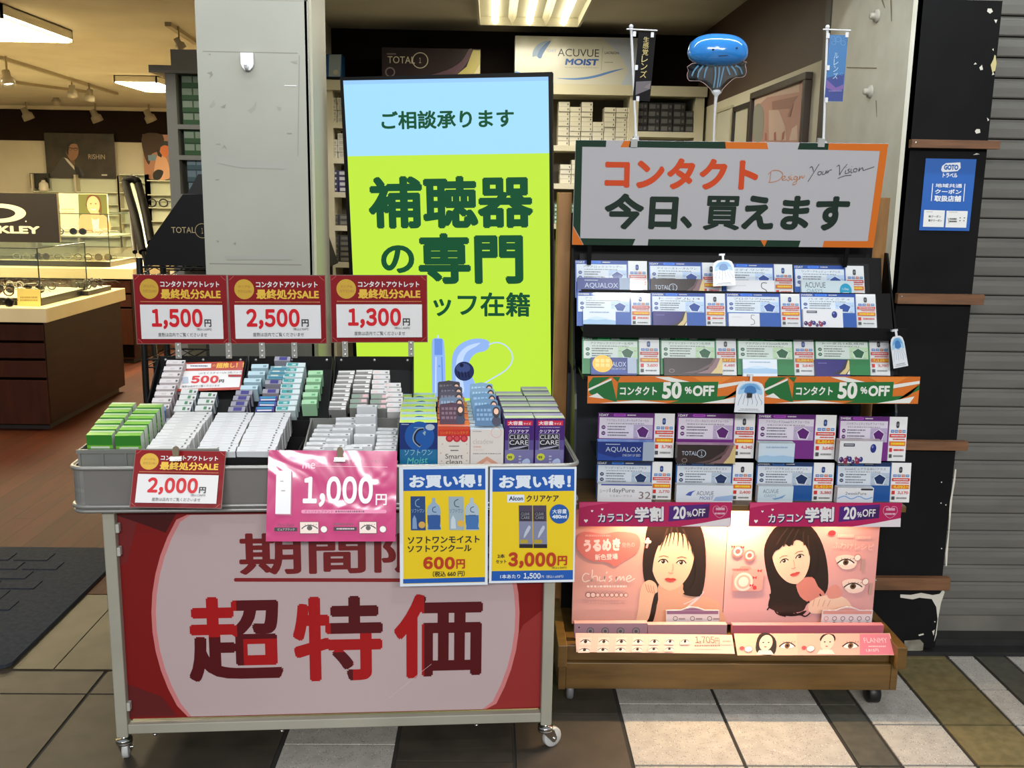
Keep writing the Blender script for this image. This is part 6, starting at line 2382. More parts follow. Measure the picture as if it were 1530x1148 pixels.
def lens_card(c, Y, tilt, base, dark, head, title, price, label, group, seed, pale, inset, bullets, icon=(40, 60, 120), yaw=0.0):
    s = Sheet(c, Y=Y, tilt=tilt, yaw=yaw, th=0.0016, face=CARD, side=M(base, 0.28), src=[(0, 0), (100, 0), (100, 60), (0, 60)])
    MAIN, HD = M(base, 0.28), M(dark, 0.28)
    s.rect(0, 0, 73.5, 60, MAIN)
    s.rect(0, 0, 73.5, 5.5, HD)
    s.text(head, 1.5, 1.3, 13.5 if head == '1DAY' else 17.5, 4.6, PANEL, .03)
    s.rrect(20, 1.2, 36, 4.6, 1.6, M([min(255, int(v * 1.35 + 18)) for v in base], 0.3))
    s.dashes(22, 1.8, 34, 4.0, HD, 1, seed)
    s.dashes(38, 1.6, 49, 4.2, PANEL, 1, seed + 2)
    s.rect(1.8, 6.2, 71.5, 34.5, M(pale, 0.28))
    s.text(title, 11, 8.2, 66, 11.8, M((70, 72, 80), 0.4), .01)
    s.dashes(13, 13.6, 60, 15.4, GREY, 1, seed + 1)
    for i in range(2):
        s.disc(7.2, 19.5 + 8 * i, 2.7, HD, 2.7, n=14)
        s.dashes(5.8, 18.6 + 8 * i, 8.8, 20.4 + 8 * i, PANEL, 1, seed + 9)
        s.dashes(12.5, 17.4 + 8 * i, 36 + (seed * 7 + i * 5) % 6, 19.9 + 8 * i, M((62, 64, 70), 0.4), 1, seed + 11 + i, .78)
        s.dashes(12.5, 21.0 + 8 * i, 32 + (seed * 5 + i * 3) % 9, 23.5 + 8 * i, M((62, 64, 70), 0.4), 1, seed + 21 + i, .78)
    s.rect(46.5, 15.6, 71.5, 34.0, M(inset, 0.28))
    pen_ = [(58.6 + 7.6 * math.sin(2 * math.pi * i / 5), 25.6 - 7.8 * math.cos(2 * math.pi * i / 5)) for i in range(5)]
    s.poly([(58.6 + 9 * math.sin(2 * math.pi * i / 5), 25.6 - 9.2 * math.cos(2 * math.pi * i / 5)) for i in range(5)], M([min(255, int(v * .75 + 60)) for v in pale], 0.3))
    s.poly([(p[0] + (.6 if i % 2 else -.5), p[1] + (.8 if i == 2 else 0)) for i, p in enumerate(pen_)], HD)
    for a in ((58, 16.6), (49, 22), (68.5, 22), (50, 33), (67, 33)):
        s.dashes(a[0] - 1.8, a[1] - .5, a[0] + 1.8, a[1] + .5, GREY, 1, seed + 3)
    # price column
    s.rect(73.5, 0, 74.1, 60, M((190, 192, 196), 0.3))
    s.rrect(84, 6, 88.2, 15, 2, M(icon, 0.3))
    s.disc(86, 10.5, 1.2, M([min(255, v + 70) for v in icon], 0.3), 2, n=12)
    for i, cc in enumerate(((56, 110, 190), (60, 120, 190), (196, 90, 40), (60, 130, 190))):
        s.rect(76.5 + i * 5.6, 17.5, 81.0 + i * 5.6, 21.2, M(cc, 0.3))
        s.dashes(77.2 + i * 5.6, 18.4, 80.4 + i * 5.6, 20.3, PANEL, 1, i)
    R1, O1 = M((204, 46, 36), 0.3), M((214, 110, 30), 0.3)
    s.rect(75, 23, 98.5, 27.6, R1)
    s.dashes(77, 24, 97, 26.8, PANEL, 1, seed + 4)
    s.dashes(80, 29, 98, 31.4, R1, 1, seed + 5)
    s.rect(75, 33, 98.5, 39.2, O1)
    YP = M((240, 214, 60), 0.3)
    if price[1]:
        s.num(price[1], 77.5, 34.0, 93, 38.6, YP, .03)
        s.text('円', 94, 34.6, 97.8, 38.2, YP, .02)
    else:
        s.dashes(77.5, 34.0, 97, 38.4, YP, 1, seed + 8)
    s.rect(75.5, 42, 79.5, 47.4, R1)
    if price[0]:
        s.num(price[0], 83.5, 42.6, 97.5, 47.2, R1, .02)
    else:
        s.dashes(82, 42.8, 97, 46.8, R1, 1, seed + 7)
    s.rect(75.5, 50.5, 79.5, 55.5, M((70, 72, 76), 0.4))
    s.dashes(82, 51.2, 96, 54.8, GREY, 1, seed + 6)
    s.make('price_card', label, 'price card', group)
    return s


pos = ['leftmost', 'second from the left', 'third from the left', 'rightmost']
BLUES = [(38, 88, 172), (34, 72, 152), (216, 224, 234), (184, 206, 236)]
GREENS = [(24, 124, 62), (14, 92, 52), (216, 228, 220), (190, 220, 178)]
PURP = [(112, 40, 126), (86, 26, 106), (214, 208, 222), (178, 164, 196)]
NAVY = [(30, 82, 150), (20, 44, 88), (206, 214, 224), (170, 186, 204)]
bl = [[('うるおい成分を', 'たっぷり含む素材'), ('UVカット', '機能つきレンズ')], [('含水率80％の', '表面うるおい'), ('酸素を通す', 'やわらか素材')], [('なめらかな', 'つけごこち'), ('一日中つづく', 'うるおい感')], [('うるおいが', 'つづく素材'), ('乾きにくい', 'レンズ設計')]]
data = [
    ('top', 2.83, 20, BLUES, '1DAY', [(856.3, 388.9, 964), (966.8, 391.4, 1075), (1077, 393.8, 1182), (1184, 396.2, 1289)], 56, 6.5, ['アクアロックスワンデー', 'デイリーズトータルワン', 'マイデイ ワンデー', 'ワンデーアキュビューオアシス'], [None] * 4),
    ('second', 2.722, 20, BLUES, '2WEEK', [(860.4, 437, 970.7), (971.4, 437.5, 1082.5), (1083.5, 438, 1194.5), (1194.5, 438.4, 1308)], 50, 3.2, ['アクアロックス2week', 'トータル14', 'プロクリア2weeks', 'バイオフィニティ'], [None] * 4),
    ('third', 2.658, 20, GREENS, '1DAY', [(867.6, 503.4, 983), (984.5, 503.6, 1098), (1099.5, 504, 1214.5), (1215.5, 504, 1327)], 56, 5, ['アクアロックスワンデー乱視用', 'デイリーズトータルワン乱視用', 'アクアロックス2week乱視用', 'トータル14乱視用'], ['3,600', '4,480', '3,640', '3,780']),
    ('fourth', 2.69, 3, PURP, '1DAY', [(894.4, 616.8, 1008.5), (1012.6, 617.6, 1129), (1132.6, 619, 1250.5), (1255.4, 622, 1357)], 66, 0, ['アクアロックスワンデーマルチフォーカル', 'デイリーズトータルワンマルチフォーカル', 'アクアロックス2weekマルチフォーカル', 'バイオフィニティマルチフォーカル'], ['3,790', '4,340', '3,640', None]),
    ('lowest', 2.675, 3, NAVY, '1DAY', [(892, 689, 1004.5), (1010.6, 690, 1126), (1131.2, 690.4, 1247), (1251.4, 690.6, 1362.5)], 59, 0, ['ワンデーピュアうるおいプラス', 'ワンデーアキュビューモイスト', '2ウィークアキュビューオアシス', '2weekピュアうるおいプラス'], ['2,770', '2,400', '3,380', '2,170']),
]
PRB = [[None] * 4, [None] * 4, [None, '4,872', '6,864', '7,128'], [None, None, '6,864', None], [None, None, '6,402', '4,092']]
cname = {'top': 'blue', 'second': 'blue', 'third': 'green', 'fourth': 'purple', 'lowest': 'navy'}
for ri, (nm, Y, tilt, cc, head, xs, hh, sk, titles, prices) in enumerate(data):
    for i, (x0, y0, x1) in enumerate(xs):
        sl = .0164
        hd = head if ri in (0, 1) else ('1DAY' if i < 2 else '2WEEK')
        dy = (x1 - x0) * sl * .8
        lean = (640 - (x0 + x1) / 2) / 8000 * hh
        c = [(x0, y0), (x1, y0 + dy), (x1 + sk + lean * (1 if sk == 0 else .3), y0 + hh + dy), (x0 + sk + lean * (1 if sk == 0 else .3), y0 + hh)]
        lens_card(c, Y, tilt, cc[0], cc[1], hd, titles[i], (prices[i], PRB[ri][i]), '%s lens price card, %s in the %s row of the rack' % (cname[nm], pos[i], nm),
                  'price cards on the lens rack', ri * 20 + i, cc[2], cc[3], bl[(i + ri) % 4], (36, 60, 120) if i % 2 == 0 else (50, 52, 58), yaw=(-3 if (ri > 2 and i == 3) else 0))

# ---- lens boxes in front of the cards
def pack(x0, y0, x1, y1, Y, tilt, th, face, side, draw, label, down=0.0, src=None, top=None):
    sl = .0164 * .7
    sk = (y1 - y0) * (.11 if tilt > 10 else 0)
    c = [(x0, y0), (x1, y0 + (x1 - x0) * sl), (x1 + sk, y1 + (x1 - x0) * sl), (x0 + sk, y1)]
    s = Sheet(c, Y=Y, tilt=tilt, th=th, face=face, side=side, src=src or [(0, 0), (100, 0), (100, 40), (0, 40)], down=down, top=top)
    draw(s)
    s.make('lens_box', label, 'lens box', 'sample lens boxes on the rack')


AQ, AQS = M((18, 44, 120), 0.25), M((60, 120, 196), 0.35)
SIL = M((176, 190, 206), 0.3)


def aqualox(disc=False, cut=0):
    def f(s):
        s.rect(80, 0, 100, 40, M((150, 166, 186), 0.3))
        s.poly([(0, 40), (0, 24), (30, 34), (60, 28), (80, 36), (80, 40)], M((30, 66, 150), 0.25))
        if cut:
            s.text('ALOX', 46, 11, 77, 23, SIL, -.01)
        else:
            s.text('AQUALOX', 14, 11, 77, 23, SIL, -.012)
        s.text('ONE DAY UV SEED', 44, 26, 76, 31, SIL, -.005)
        s.dashes(14, 4, 40, 7, SIL, 1, 2)
        if disc:
            s.disc(25, 16, 22, M((226, 180, 50), 0.35), 22)
            for i in range(3):
                for j in range(2):
                    s.rect(9 + i * 11.5, 4 + j * 11.5, 18 + i * 11.5, 13 + j * 11.5, M((236, 206, 120), 0.35))
    return f


BRN2, GLD = M((44, 34, 34), 0.25), M((196, 176, 120), 0.3)


def total1(label=True):
    def f(s):
        s.poly([(55, 40), (75, 30), (90, 0), (100, 0), (100, 40)], M((122, 92, 96), 0.3))
        s.poly([(80, 40), (90, 24), (97, 0), (100, 0), (100, 40)], GLD)
        s.poly([(30, 40), (58, 32), (80, 14), (86, 0), (90, 0), (82, 20), (60, 36), (50, 40)], M((84, 62, 66), 0.3))
        if label:
            s.text('TOTAL', 8, 14, 34, 23, SIL, .0)
            s.num('1', 40, 14, 44, 24, SIL, .0)
            s.disc(41.5, 19, 8, SIL, 8.5, n=24, ring=.86)
        s.disc(13, 34, 5, M((120, 104, 100), 0.3), 5, n=16, ring=.7)
    return f


def lightblue(s):
    s.poly([(0, 40), (0, 28), (40, 22), (100, 28), (100, 40)], M((150, 186, 216), 0.3))
    s.poly([(10, 24), (40, 18), (80, 24), (40, 27)], M((186, 208, 228), 0.3))
    s.dashes(20, 6, 80, 11, M((130, 156, 186), 0.3), 1, 3)


def total14(s):
    s.poly([(50, 40), (78, 26), (92, 0), (100, 0), (100, 40)], M((30, 26, 40), 0.3))
    s.poly([(70, 40), (88, 24), (97, 0), (100, 4), (100, 26), (88, 40)], GLD)
    s.poly([(92, 40), (100, 28), (100, 40)], M((220, 214, 196), 0.3))
    s.dashes(8, 8, 34, 13, M((96, 90, 160), 0.3), 1, 4)


def myday(s):
    s.line([(84, 6), (74, 6), (73, 16), (82, 22), (82, 33), (70, 36)], 1.6, M((60, 62, 66), 0.3), 5)
    s.dashes(8, 10, 40, 14, M((190, 192, 196), 0.3), 1, 4)


def oasys(s):
    s.poly([(0, 0), (100, 0), (100, 40), (0, 40)], M((186, 202, 208), 0.28))
    s.text('ACUVUE', 7, 4, 46, 16, M((66, 78, 88), 0.3), -.015)
    s.text('OASYS', 10, 19, 40, 27, M((110, 140, 160), 0.3), -.015)
    s.disc(84, 22, 11.5, M((24, 142, 178), 0.3), 16)
    s.text('1-Day', 78, 16, 90, 22, PANEL, .0)
    s.dashes(78, 25, 90, 29, PANEL, 1, 3)


def biof(s):
    s.disc(79, 13, 7, M((34, 44, 120), 0.3), 8)
    s.disc(77, 10, 2.4, M((110, 120, 190), 0.3), 2.6)
    s.rect(9, 4.5, 35, 10, M((44, 46, 66), 0.3))
    s.dashes(11, 5.6, 33, 8.8, M((190, 190, 200), 0.3), 1, 2)
    for i, (x, y, r) in enumerate(((6, 34, 5), (16, 36, 5.5), (26, 33, 5), (34, 38, 4), (44, 36, 5.5), (52, 33, 4.5), (20, 30, 3), (40, 31, 3))):
        s.disc(x, y, r, M([(60, 30, 90), (130, 40, 70), (40, 50, 120)][i % 3], 0.3), r * 1.05, n=16)
        s.disc(x - r * .3, y - r * .3, r * .3, M((170, 150, 190), 0.3), n=8)


def pure32(s):
    s.rect(6, 0, 100, 3.5, M((40, 60, 150), 0.3))
    s.text('1dayPure', 22, 11, 68, 26, M((70, 72, 82), 0.3), -.015)
    s.text('シード', 4, 14, 20, 24, M((90, 92, 100), 0.3), -.005)
    s.text('うるおいプラス', 22, 29, 64, 35, M((120, 122, 130), 0.3), -.005)
    s.text('32', 76, 20, 98, 40, M((120, 100, 96), 0.3), -.01)


def moist(s):
    s.poly([(0, 0), (100, 0), (100, 40), (0, 40)], M((206, 214, 224), 0.28))
    s.poly([(16, 26), (22, 18), (34, 13), (28, 20), (26, 28)], M((70, 90, 170), 0.3))
    s.text('ACUVUE', 36, 15, 66, 26, M((70, 74, 90), 0.3), -.015)
    s.text('MOIST', 42, 29, 66, 37, M((54, 84, 150), 0.3), .01, shear=.12)
    s.poly([(70, 30), (100, 24), (100, 40), (66, 40)], M((150, 176, 214), 0.3))


def oasys2(s):
    s.poly([(0, 0), (100, 0), (100, 40), (0, 40)], M((190, 208, 218), 0.28))
    s.text('ACUVUE', 14, 8, 58, 19, M((96, 112, 124), 0.3), -.02)
    s.text('OASYS', 18, 22, 52, 30, M((120, 150, 172), 0.3), -.02)
    s.poly([(40, 34), (60, 30), (80, 22), (70, 32), (50, 37)], M((110, 150, 190), 0.3))


def pure2(s):
    s.poly([(0, 40), (0, 22), (30, 16), (60, 22), (100, 18), (100, 40)], M((206, 214, 224), 0.3))
    s.rrect(64, 1.5, 98, 7, 2.5, M((40, 40, 50), 0.3))
    s.text('2weekPure', 22, 12, 80, 21, M((96, 98, 110), 0.3), -.015)
    s.line([(2, 32), (20, 25), (40, 33), (60, 25), (80, 33), (98, 27)], 3, M((120, 160, 206), 0.3), 5)


WS = M((200, 206, 212), 0.4)
WFA = M((214, 216, 220), 0.26)
dnt, dn2, dn3 = .018, .010, .010
pack(861, 414.7, 940, 443, 2.812, 20, .022, AQ, AQS, aqualox(), 'dark blue lens box at the left end of the top tier', dnt)
pack(970.7, 416.4, 1051, 444, 2.812, 20, .022, BRN2, M((60, 48, 48), 0.4), total1(), 'dark brown lens box with gold corner on the top tier', dnt)
pack(1085, 418.4, 1156, 446, 2.812, 20, .022, WFA, WS, myday, 'plain white lens box with thin S curve on the top tier', dnt)
pack(1196, 419, 1274.6, 446, 2.812, 20, .022, WFA, WS, oasys, 'pale lens box with teal disc at the right end of the top tier', dnt)
pack(870, 461.4, 918.5, 486, 2.702, 20, .02, M((206, 216, 226), 0.28), WS, lightblue, 'pale blue lens box at the left end of the second tier', dn2)
pack(974.6, 465, 1025, 487, 2.702, 20, .02, M((44, 38, 110), 0.25), M((50, 44, 100), 0.4), total14, 'indigo lens box with gold corner on the second tier', dn2)
pack(1088, 468, 1134, 487, 2.702, 20, .02, WFA, WS, myday, 'small white lens box with thin S curve on the second tier', dn2)
pack(1198.8, 461.4, 1258, 487, 2.702, 20, .02, WFA, WS, biof, 'white lens box with dark bubbles at the right end of the second tier', dn2)
pack(881.8, 534, 950, 557.5, 2.638, 20, .022, AQ, AQS, aqualox(True, 1), 'dark blue lens box with a yellow disc on the green card tier', dn3)
pack(991, 534.5, 1078, 557.5, 2.638, 20, .022, BRN2, M((60, 48, 48), 0.4), total1(False), 'dark brown lens box on the green card tier', dn3)
pack(1108.7, 536.6, 1160, 558, 2.638, 20, .022, M((206, 216, 226), 0.28), WS, lightblue, 'pale blue lens box on the green card tier', dn3)
pack(1217, 537, 1268, 559, 2.638, 20, .022, M((44, 38, 110), 0.25), M((50, 44, 100), 0.4), total14, 'indigo lens box with gold corner on the green card tier', dn3)
y4 = 2.645
pack(893, 660, 977.4, 688, y4, 0, .03, AQ, AQS, aqualox(), 'dark blue lens box standing before the leftmost purple card', .0, top=M((64, 136, 226), 0.3))
pack(1011.7, 664.5, 1098.8, 692, y4, 0, .03, BRN2, M((60, 48, 48), 0.4), total1(), 'dark brown lens box standing before a purple card', .0, top=M((176, 130, 160), 0.3))
pack(1133.4, 662.5, 1187, 691, y4, 0, .03, M((190, 208, 222), 0.28), WS, lightblue, 'pale blue lens box standing before a purple card', .0, top=M((186, 216, 214), 0.3))
pack(1254, 659, 1317.7, 692, y4, 0, .03, WFA, WS, biof, 'white lens box with dark bubbles standing before the rightmost purple card', .0, top=M((206, 196, 196), 0.3))
dn5 = .004
for c in ((893, 723.5, 974, 745, pure32, WFA, 'white lens box with blue edge at the left end of the wood shelf'), (1010.6, 725, 1095, 748, moist, WFA, 'pale blue white lens box, second on the wood shelf'),
          (1132.4, 726.6, 1185, 748.5, oasys2, WFA, 'pale grey blue lens box, third on the wood shelf'), (1251, 729, 1305, 749, pure2, WFA, 'white lens box with a blue wave at the right end of the wood shelf')):
    s_ = at(c[0], c[3], Y=2.644).z
    pack(c[0], c[1], c[2], c[3], 2.640, 0, .025, c[5], WS, c[4], c[6], max(0.0005, s_ - .6068))
# small acrylic ledge carrying the purple-row boxes
b = MB()
zl = min(at(935, 688, Y=y4).z, at(1285, 692.5, Y=y4).z) - .004
for i, (a, c) in enumerate(((893, 978), (1011, 1099), (1133, 1188), (1254, 1318))):
    z_ = at((a + c) / 2, (688, 692, 691, 692)[i], Y=y4).z - .002
    b.box(at(a, 690, Y=y4).x - RX, at(c, 690, Y=y4).x - RX, y4 - RY, 2.8685 - RY, z_ - .002, z_ - .0004, clear('acrylic_ledge', (220, 228, 232), 0.1))
b.build('acrylic_ledge', rack)

ACR = clear('acrylic_pocket', (253, 254, 254), 0.03, 0.05)
for x0, y0, x1, y1, Y in ((860, 389, 1296, 440, 2.822), (862, 437, 1308, 486, 2.714), (870, 503, 1331, 558, 2.650)):
    s = Sheet([(x0, y0), (x1, y0 + 7 * .8), (x1 + 6, y1 + 6), (x0 + 4, y1)], Y=Y, tilt=20, th=.0006, face=ACR)
    s.make('card_pocket', parent=rack)

# ---- 50% strip
k = crop(850, 490, 2.833)
GN2, WH2 = M((28, 104, 50), 0.32), M((222, 224, 218), 0.32)
s = Sheet([k(78, 205), k(1485, 207), k(1480, 322), k(80, 320)], Y=2.592, th=0.003, face=M((206, 110, 38), 0.32))
for d in (0, 743):
    q = lambda x, y: k(min(max(x + d, 80), 1482), min(max(y, 208), 319))
    for pts, mt in (([(100, 210), (175, 208), (82, 262), (82, 235)], GN2), ([(82, 262), (178, 218), (206, 316), (90, 280)], GN2), ([(82, 258), (178, 214), (178, 222), (82, 268)], WH2), ([(84, 292), (120, 276), (150, 300)], WH2), ([(180, 208), (215, 208), (205, 230)], GN2),
                    ([(130, 319), (290, 306), (420, 319)], WH2), ([(420, 319), (500, 300), (700, 285), (740, 240), (740, 262), (640, 310), (560, 319)], GN2), ([(560, 319), (640, 306), (720, 290), (700, 319)], WH2),
                    ([(360, 208), (420, 208), (520, 232), (470, 240)], WH2), ([(520, 208), (690, 208), (630, 240), (560, 230)], M((222, 130, 50), 0.32)), ([(628, 240), (740, 224), (740, 236), (628, 256)], WH2)):
        s.poly([q(*p) for p in pts], mt)
    s.poly([q(206, 231), q(629, 228), q(625, 309), q(202, 306)], GN2)
    s.text('コンタクト', *k(215 + d, 248), *k(371 + d, 285), WH2, .03)
    s.text('50', *k(393 + d, 229), *k(475 + d, 300), WH2, .04)
    s.text('％', *k(488 + d, 249), *k(518 + d, 279), WH2, .04)
    s.text('OFF', *k(522 + d, 244), *k(612 + d, 289), WH2, .04)
s.make('sale_strip', 'orange and green 50 percent off strip across the middle of the rack', 'sale strip')

# ---- 20% strips
k = crop(820, 740, 2.732)
CRM, PUR, DPU = M((170, 24, 84), 0.32), M((70, 28, 112), 0.32), M((58, 20, 84), 0.32)
for d, cs, lab in ((0, [k(122, 28), k(745, 30), k(745, 130), k(122, 128)], 'crimson 20 percent off strip under the left half of the wood shelf'),
                   (695, [k(818, 30), k(1440, 32), k(1435, 130), k(818, 128)], 'crimson 20 percent off strip under the right half of the wood shelf')):
    s = Sheet(cs, Y=2.62, th=0.002, face=CRM)
    q = lambda x, y: k(x + d, y + (2 if d else 0))
    s.poly([q(124, 30), q(260, 30), q(160, 44), q(124, 52)], M((196, 60, 110), 0.32))
    s.poly([q(742, 92), q(742, 128), q(540, 128), q(640, 112)], M((214, 206, 212), 0.3))
    s.poly([q(490, 45), q(655, 36), q(652, 92), q(488, 108)], PUR)
    s.poly([q(596, 60), q(655, 44), q(652, 92), q(560, 102)], DPU)
    for hx, hy, r in ((152, 105, 8), (176, 65, 5), (217, 58, 5)):
        s.poly([q(hx, hy + r), q(hx - r, hy - r * .2), q(hx - r * .6, hy - r * .9), q(hx, hy - r * .4), q(hx + r * .6, hy - r * .9), q(hx + r, hy - r * .2)], WHITE)
    s.text('カラコン', *q(203, 77), *q(345, 113), DPU, .07, rot=2.0)
    s.text('カラコン', *q(201, 74), *q(342, 109), PANEL, .025, rot=2.0)
    s.text('学割', *q(348, 48), *q(470, 112), DPU, .11, rot=2.0)
    s.text('学割', *q(350, 47), *q(468, 108), PANEL, .04, rot=2.0)
    s.text('20', *q(507, 46), *q(558, 97), PANEL, .03)
    s.text('％', *q(562, 66), *q(582, 88), PANEL, .03)
    s.text('OFF', *q(584, 55), *q(637, 86), PANEL, .02)
    ht = [q(697 + 30 * a, 66 + 26 * b_) for a, b_ in smooth_poly([(0, 1), (-.9, .15), (-.85, -.7), (-.35, -.85), (0, -.5), (.35, -.85), (.85, -.7), (.9, .15)], 3)]
    s.line(ht + [ht[0]], .7, M((214, 150, 180), 0.3))
    s.dashes(*q(680, 48), *q(716, 64), M((222, 180, 200), 0.3), 1, 3)
    s.dashes(*q(676, 69), *q(720, 80), M((222, 180, 200), 0.3), 1, 5)
    s.make('sale_strip', lab, 'sale strip')

# ---- pink posters with portraits
k = crop(820, 740, 2.732)
BLUSH = M((212, 162, 142), 0.4)
SKN, SKN2, LIP = M((216, 172, 148), 0.4), M((204, 154, 132), 0.4), M((184, 70, 66), 0.35)
HAIR, HAIR2 = M((36, 24, 20), 0.35), M((56, 38, 30), 0.35)
PK1 = noisy('pink_print', (200, 140, 132), (207, 154, 146), 2, 2, 0.28)
PK2 = noisy('pink_print_light', (206, 146, 142), (208, 156, 158), 2, 2, 0.28)


def face(s, cx, cy, rx, ry, rot, skin, lip, gaze=0):
    """a plain portrait face in crop units: eyes, brows, nose, mouth"""
    c, d = math.cos(math.radians(rot)), math.sin(math.radians(rot))
    F = lambda x, y: k(cx + (x * rx * c - y * ry * d), cy + (x * rx * d + y * ry * c))
    s.poly([F(*p) for p in smooth_poly([(0, -1), (.6, -.9), (.95, -.45), (.97, .0), (.82, .45), (.5, .82), (.12, 1.0), (-.12, 1.0), (-.5, .82), (-.82, .45), (-.97, .0), (-.95, -.45), (-.6, -.9)], 4)], skin)
    u = rx / 2.732
    for sg in (-1, 1):
        ex = .42 * sg + gaze
        s.poly([F(*p) for p in smooth_poly([(ex - .2, .02), (ex - .08, -.06), (ex + .08, -.06), (ex + .2, .02), (ex + .08, .07), (ex - .08, .07)], 2)], M((216, 196, 186), 0.3))
        s.disc(*F(ex, .0), u * .09, M((70, 44, 32), 0.25), u * .095, n=18)
        s.disc(*F(ex, .0), u * .045, M((20, 14, 14), 0.25), n=12)
        s.disc(*F(ex - .03, -.02), u * .022, M((240, 236, 232), 0.25), n=8)
        s.line([F(ex - .23, .03), F(ex - .1, -.065), F(ex + .1, -.07), F(ex + .23, .02)], u * .05, HAIR, 3)
        s.line([F(ex - .22, -.15), F(ex, -.20), F(ex + .22, -.16)], u * .035, M((130, 94, 78), 0.4), 3)
    s.line([F(.05, .05), F(.07, .25), F(.03, .32)], u * .028, M((190, 138, 116), 0.4), 3)
    s.line([F(-.13, .36), F(-.03, .39), F(.1, .37)], u * .032, M((176, 116, 98), 0.4), 3)
    s.poly([F(*p) for p in smooth_poly([(-.28, .6), (-.1, .55), (0, .57), (.1, .55), (.28, .6), (.12, .69), (-.12, .69)], 2)], lip)
    s.line([F(-.26, .605), F(0, .615), F(.26, .605)], u * .022, M((130, 40, 42), 0.4), 3)
    return F


s = Sheet([(861, 745), (1081, 746), (1086.5, 933.3), (852.5, 932)], Y=2.712, th=0.003, face=PK1)
# hair behind, neck, shoulders
s.poly([k(*p) for p in smooth_poly([(398, 120), (440, 85), (520, 78), (585, 95), (622, 150), (640, 250), (634, 340), (632, 395), (590, 405), (556, 392), (470, 380), (455, 420), (445, 470), (432, 522), (410, 520), (420, 440), (418, 380), (392, 330), (388, 220)], 3)], HAIR)
s.poly([k(*p) for p in smooth_poly([(455, 350), (545, 345), (560, 390), (640, 405), (705, 430), (724, 470), (724, 524), (430, 524), (440, 470), (452, 420)], 3)], SKN2)
s.line([k(640, 385), k(612, 420), k(580, 450), k(566, 470)], 3.2, M((222, 196, 200), 0.3), 4)
s.line([k(632, 392), k(600, 420), k(560, 440)], 1.6, M((222, 196, 200), 0.3), 4)
F = face(s, 503, 262, 88, 118, 3, SKN, LIP)
s.poly([k(*p) for p in smooth_poly([(498, 112), (470, 150), (444, 195), (428, 250), (424, 310), (432, 370), (446, 420), (444, 470), (430, 522), (408, 522), (414, 440), (400, 370), (384, 300), (386, 210), (412, 135), (455, 100)], 3)], HAIR)
s.poly([k(*p) for p in smooth_poly([(492, 112), (530, 130), (566, 180), (590, 240), (600, 300), (594, 350), (566, 384), (556, 396), (600, 406), (634, 392), (642, 280), (624, 160), (585, 105), (530, 92)], 3)], HAIR)
s.poly([k(*p) for p in smooth_poly([(430, 112), (490, 96), (560, 112), (592, 190), (574, 176), (548, 150), (520, 142), (494, 144), (470, 160), (446, 196)], 3)], HAIR)
for a in ((478, 130, 448, 222, 9), (486, 128, 466, 206, 8), (494, 126, 482, 204, 7), (504, 126, 500, 196, 6), (514, 126, 520, 204, 7), (526, 128, 544, 210, 8), (540, 132, 566, 218, 9), (552, 138, 584, 236, 10)):
    mx_, my_ = (a[0] + a[2]) / 2 + (3 if a[2] < 505 else 5), (a[1] + a[3]) / 2 - 8
    s.poly([k(*p) for p in smooth_poly([(a[0] - a[4] / 2, a[1]), (a[0] + a[4] / 2, a[1]), (mx_ + a[4] * .35, my_), (a[2], a[3]), (mx_ - a[4] * .35, my_)], 3)], HAIR2 if a[4] % 2 else HAIR)
# hand at the cheek
s.poly([k(*p) for p in smooth_poly([(372, 420), (378, 370), (392, 345), (415, 336), (440, 352), (448, 385), (436, 395), (426, 440), (415, 500), (392, 524), (360, 524), (368, 470)], 3)], SKN)
for i in range(4):
    s.line([k(396 + 11 * i, 352 + 3 * i), k(404 + 10 * i, 378 + 3 * i), k(412 + 9 * i, 388 + 2 * i)], 1.1, M((184, 128, 108), 0.4), 3)
s.line([k(402, 182), k(396, 205)], 3.0, M((206, 130, 132), 0.3))
for a in ((400, 170), (394, 180), (408, 180)):
    s.disc(*k(*a), 2.4, M((222, 170, 172), 0.3))
for pts in ([(120, 215), (116, 165), (150, 140), (220, 150), (280, 140), (350, 148), (370, 180), (355, 225), (300, 260), (270, 280), (235, 262), (170, 255)],):
    s.poly([k(*p) for p in smooth_poly(pts, 3)], M((192, 106, 102), 0.3))
s.text('うるめき', *k(143, 168), *k(290, 218), M((222, 190, 190), 0.3), .06, rot=3)
s.text('発色の', *k(296, 182), *k(348, 202), M((214, 150, 148), 0.3), .02, rot=3)
s.text('新色登場', *k(188, 228), *k(280, 252), M((226, 206, 204), 0.3), .02, rot=3)
s.dashes(*k(150, 150), *k(250, 162), M((214, 150, 148), 0.3), 1, 4)
pw = M((226, 206, 202), 0.3)
for st in ([(165, 312), (148, 308), (136, 325), (144, 342), (166, 336)], [(178, 292), (174, 340), (180, 322), (196, 320), (198, 340)], [(208, 320), (206, 338), (224, 336), (228, 318), (228, 342)], [(238, 300), (234, 308)],
           [(258, 318), (246, 322), (256, 332), (244, 342)], [(272, 342), (276, 320), (276, 336), (290, 320), (292, 336), (304, 320), (308, 338)], [(318, 332), (336, 324), (328, 316), (316, 330), (326, 342), (352, 328)]):
    s.line([k(*p) for p in st], 1.6, pw, 5)
s.dashes(*k(155, 356), *k(326, 368), pw, 1, 5)
for i in range(9):
    x = 160 + i * 19.5
    s.disc(*k(x, 398), 4.6 if i < 2 else 3.4, M((120, 70, 70), 0.35), n=20, ring=.82)
    s.disc(*k(x, 398), 3.4 if i < 2 else 2.6, M((222, 190, 184), 0.3))
s.dashes(*k(160, 424), *k(322, 433), M((214, 160, 154), 0.3), 1, 6)
s.make('portrait_poster', 'pink poster of a long-haired woman with hand at cheek, left bottom of the rack', 'poster')

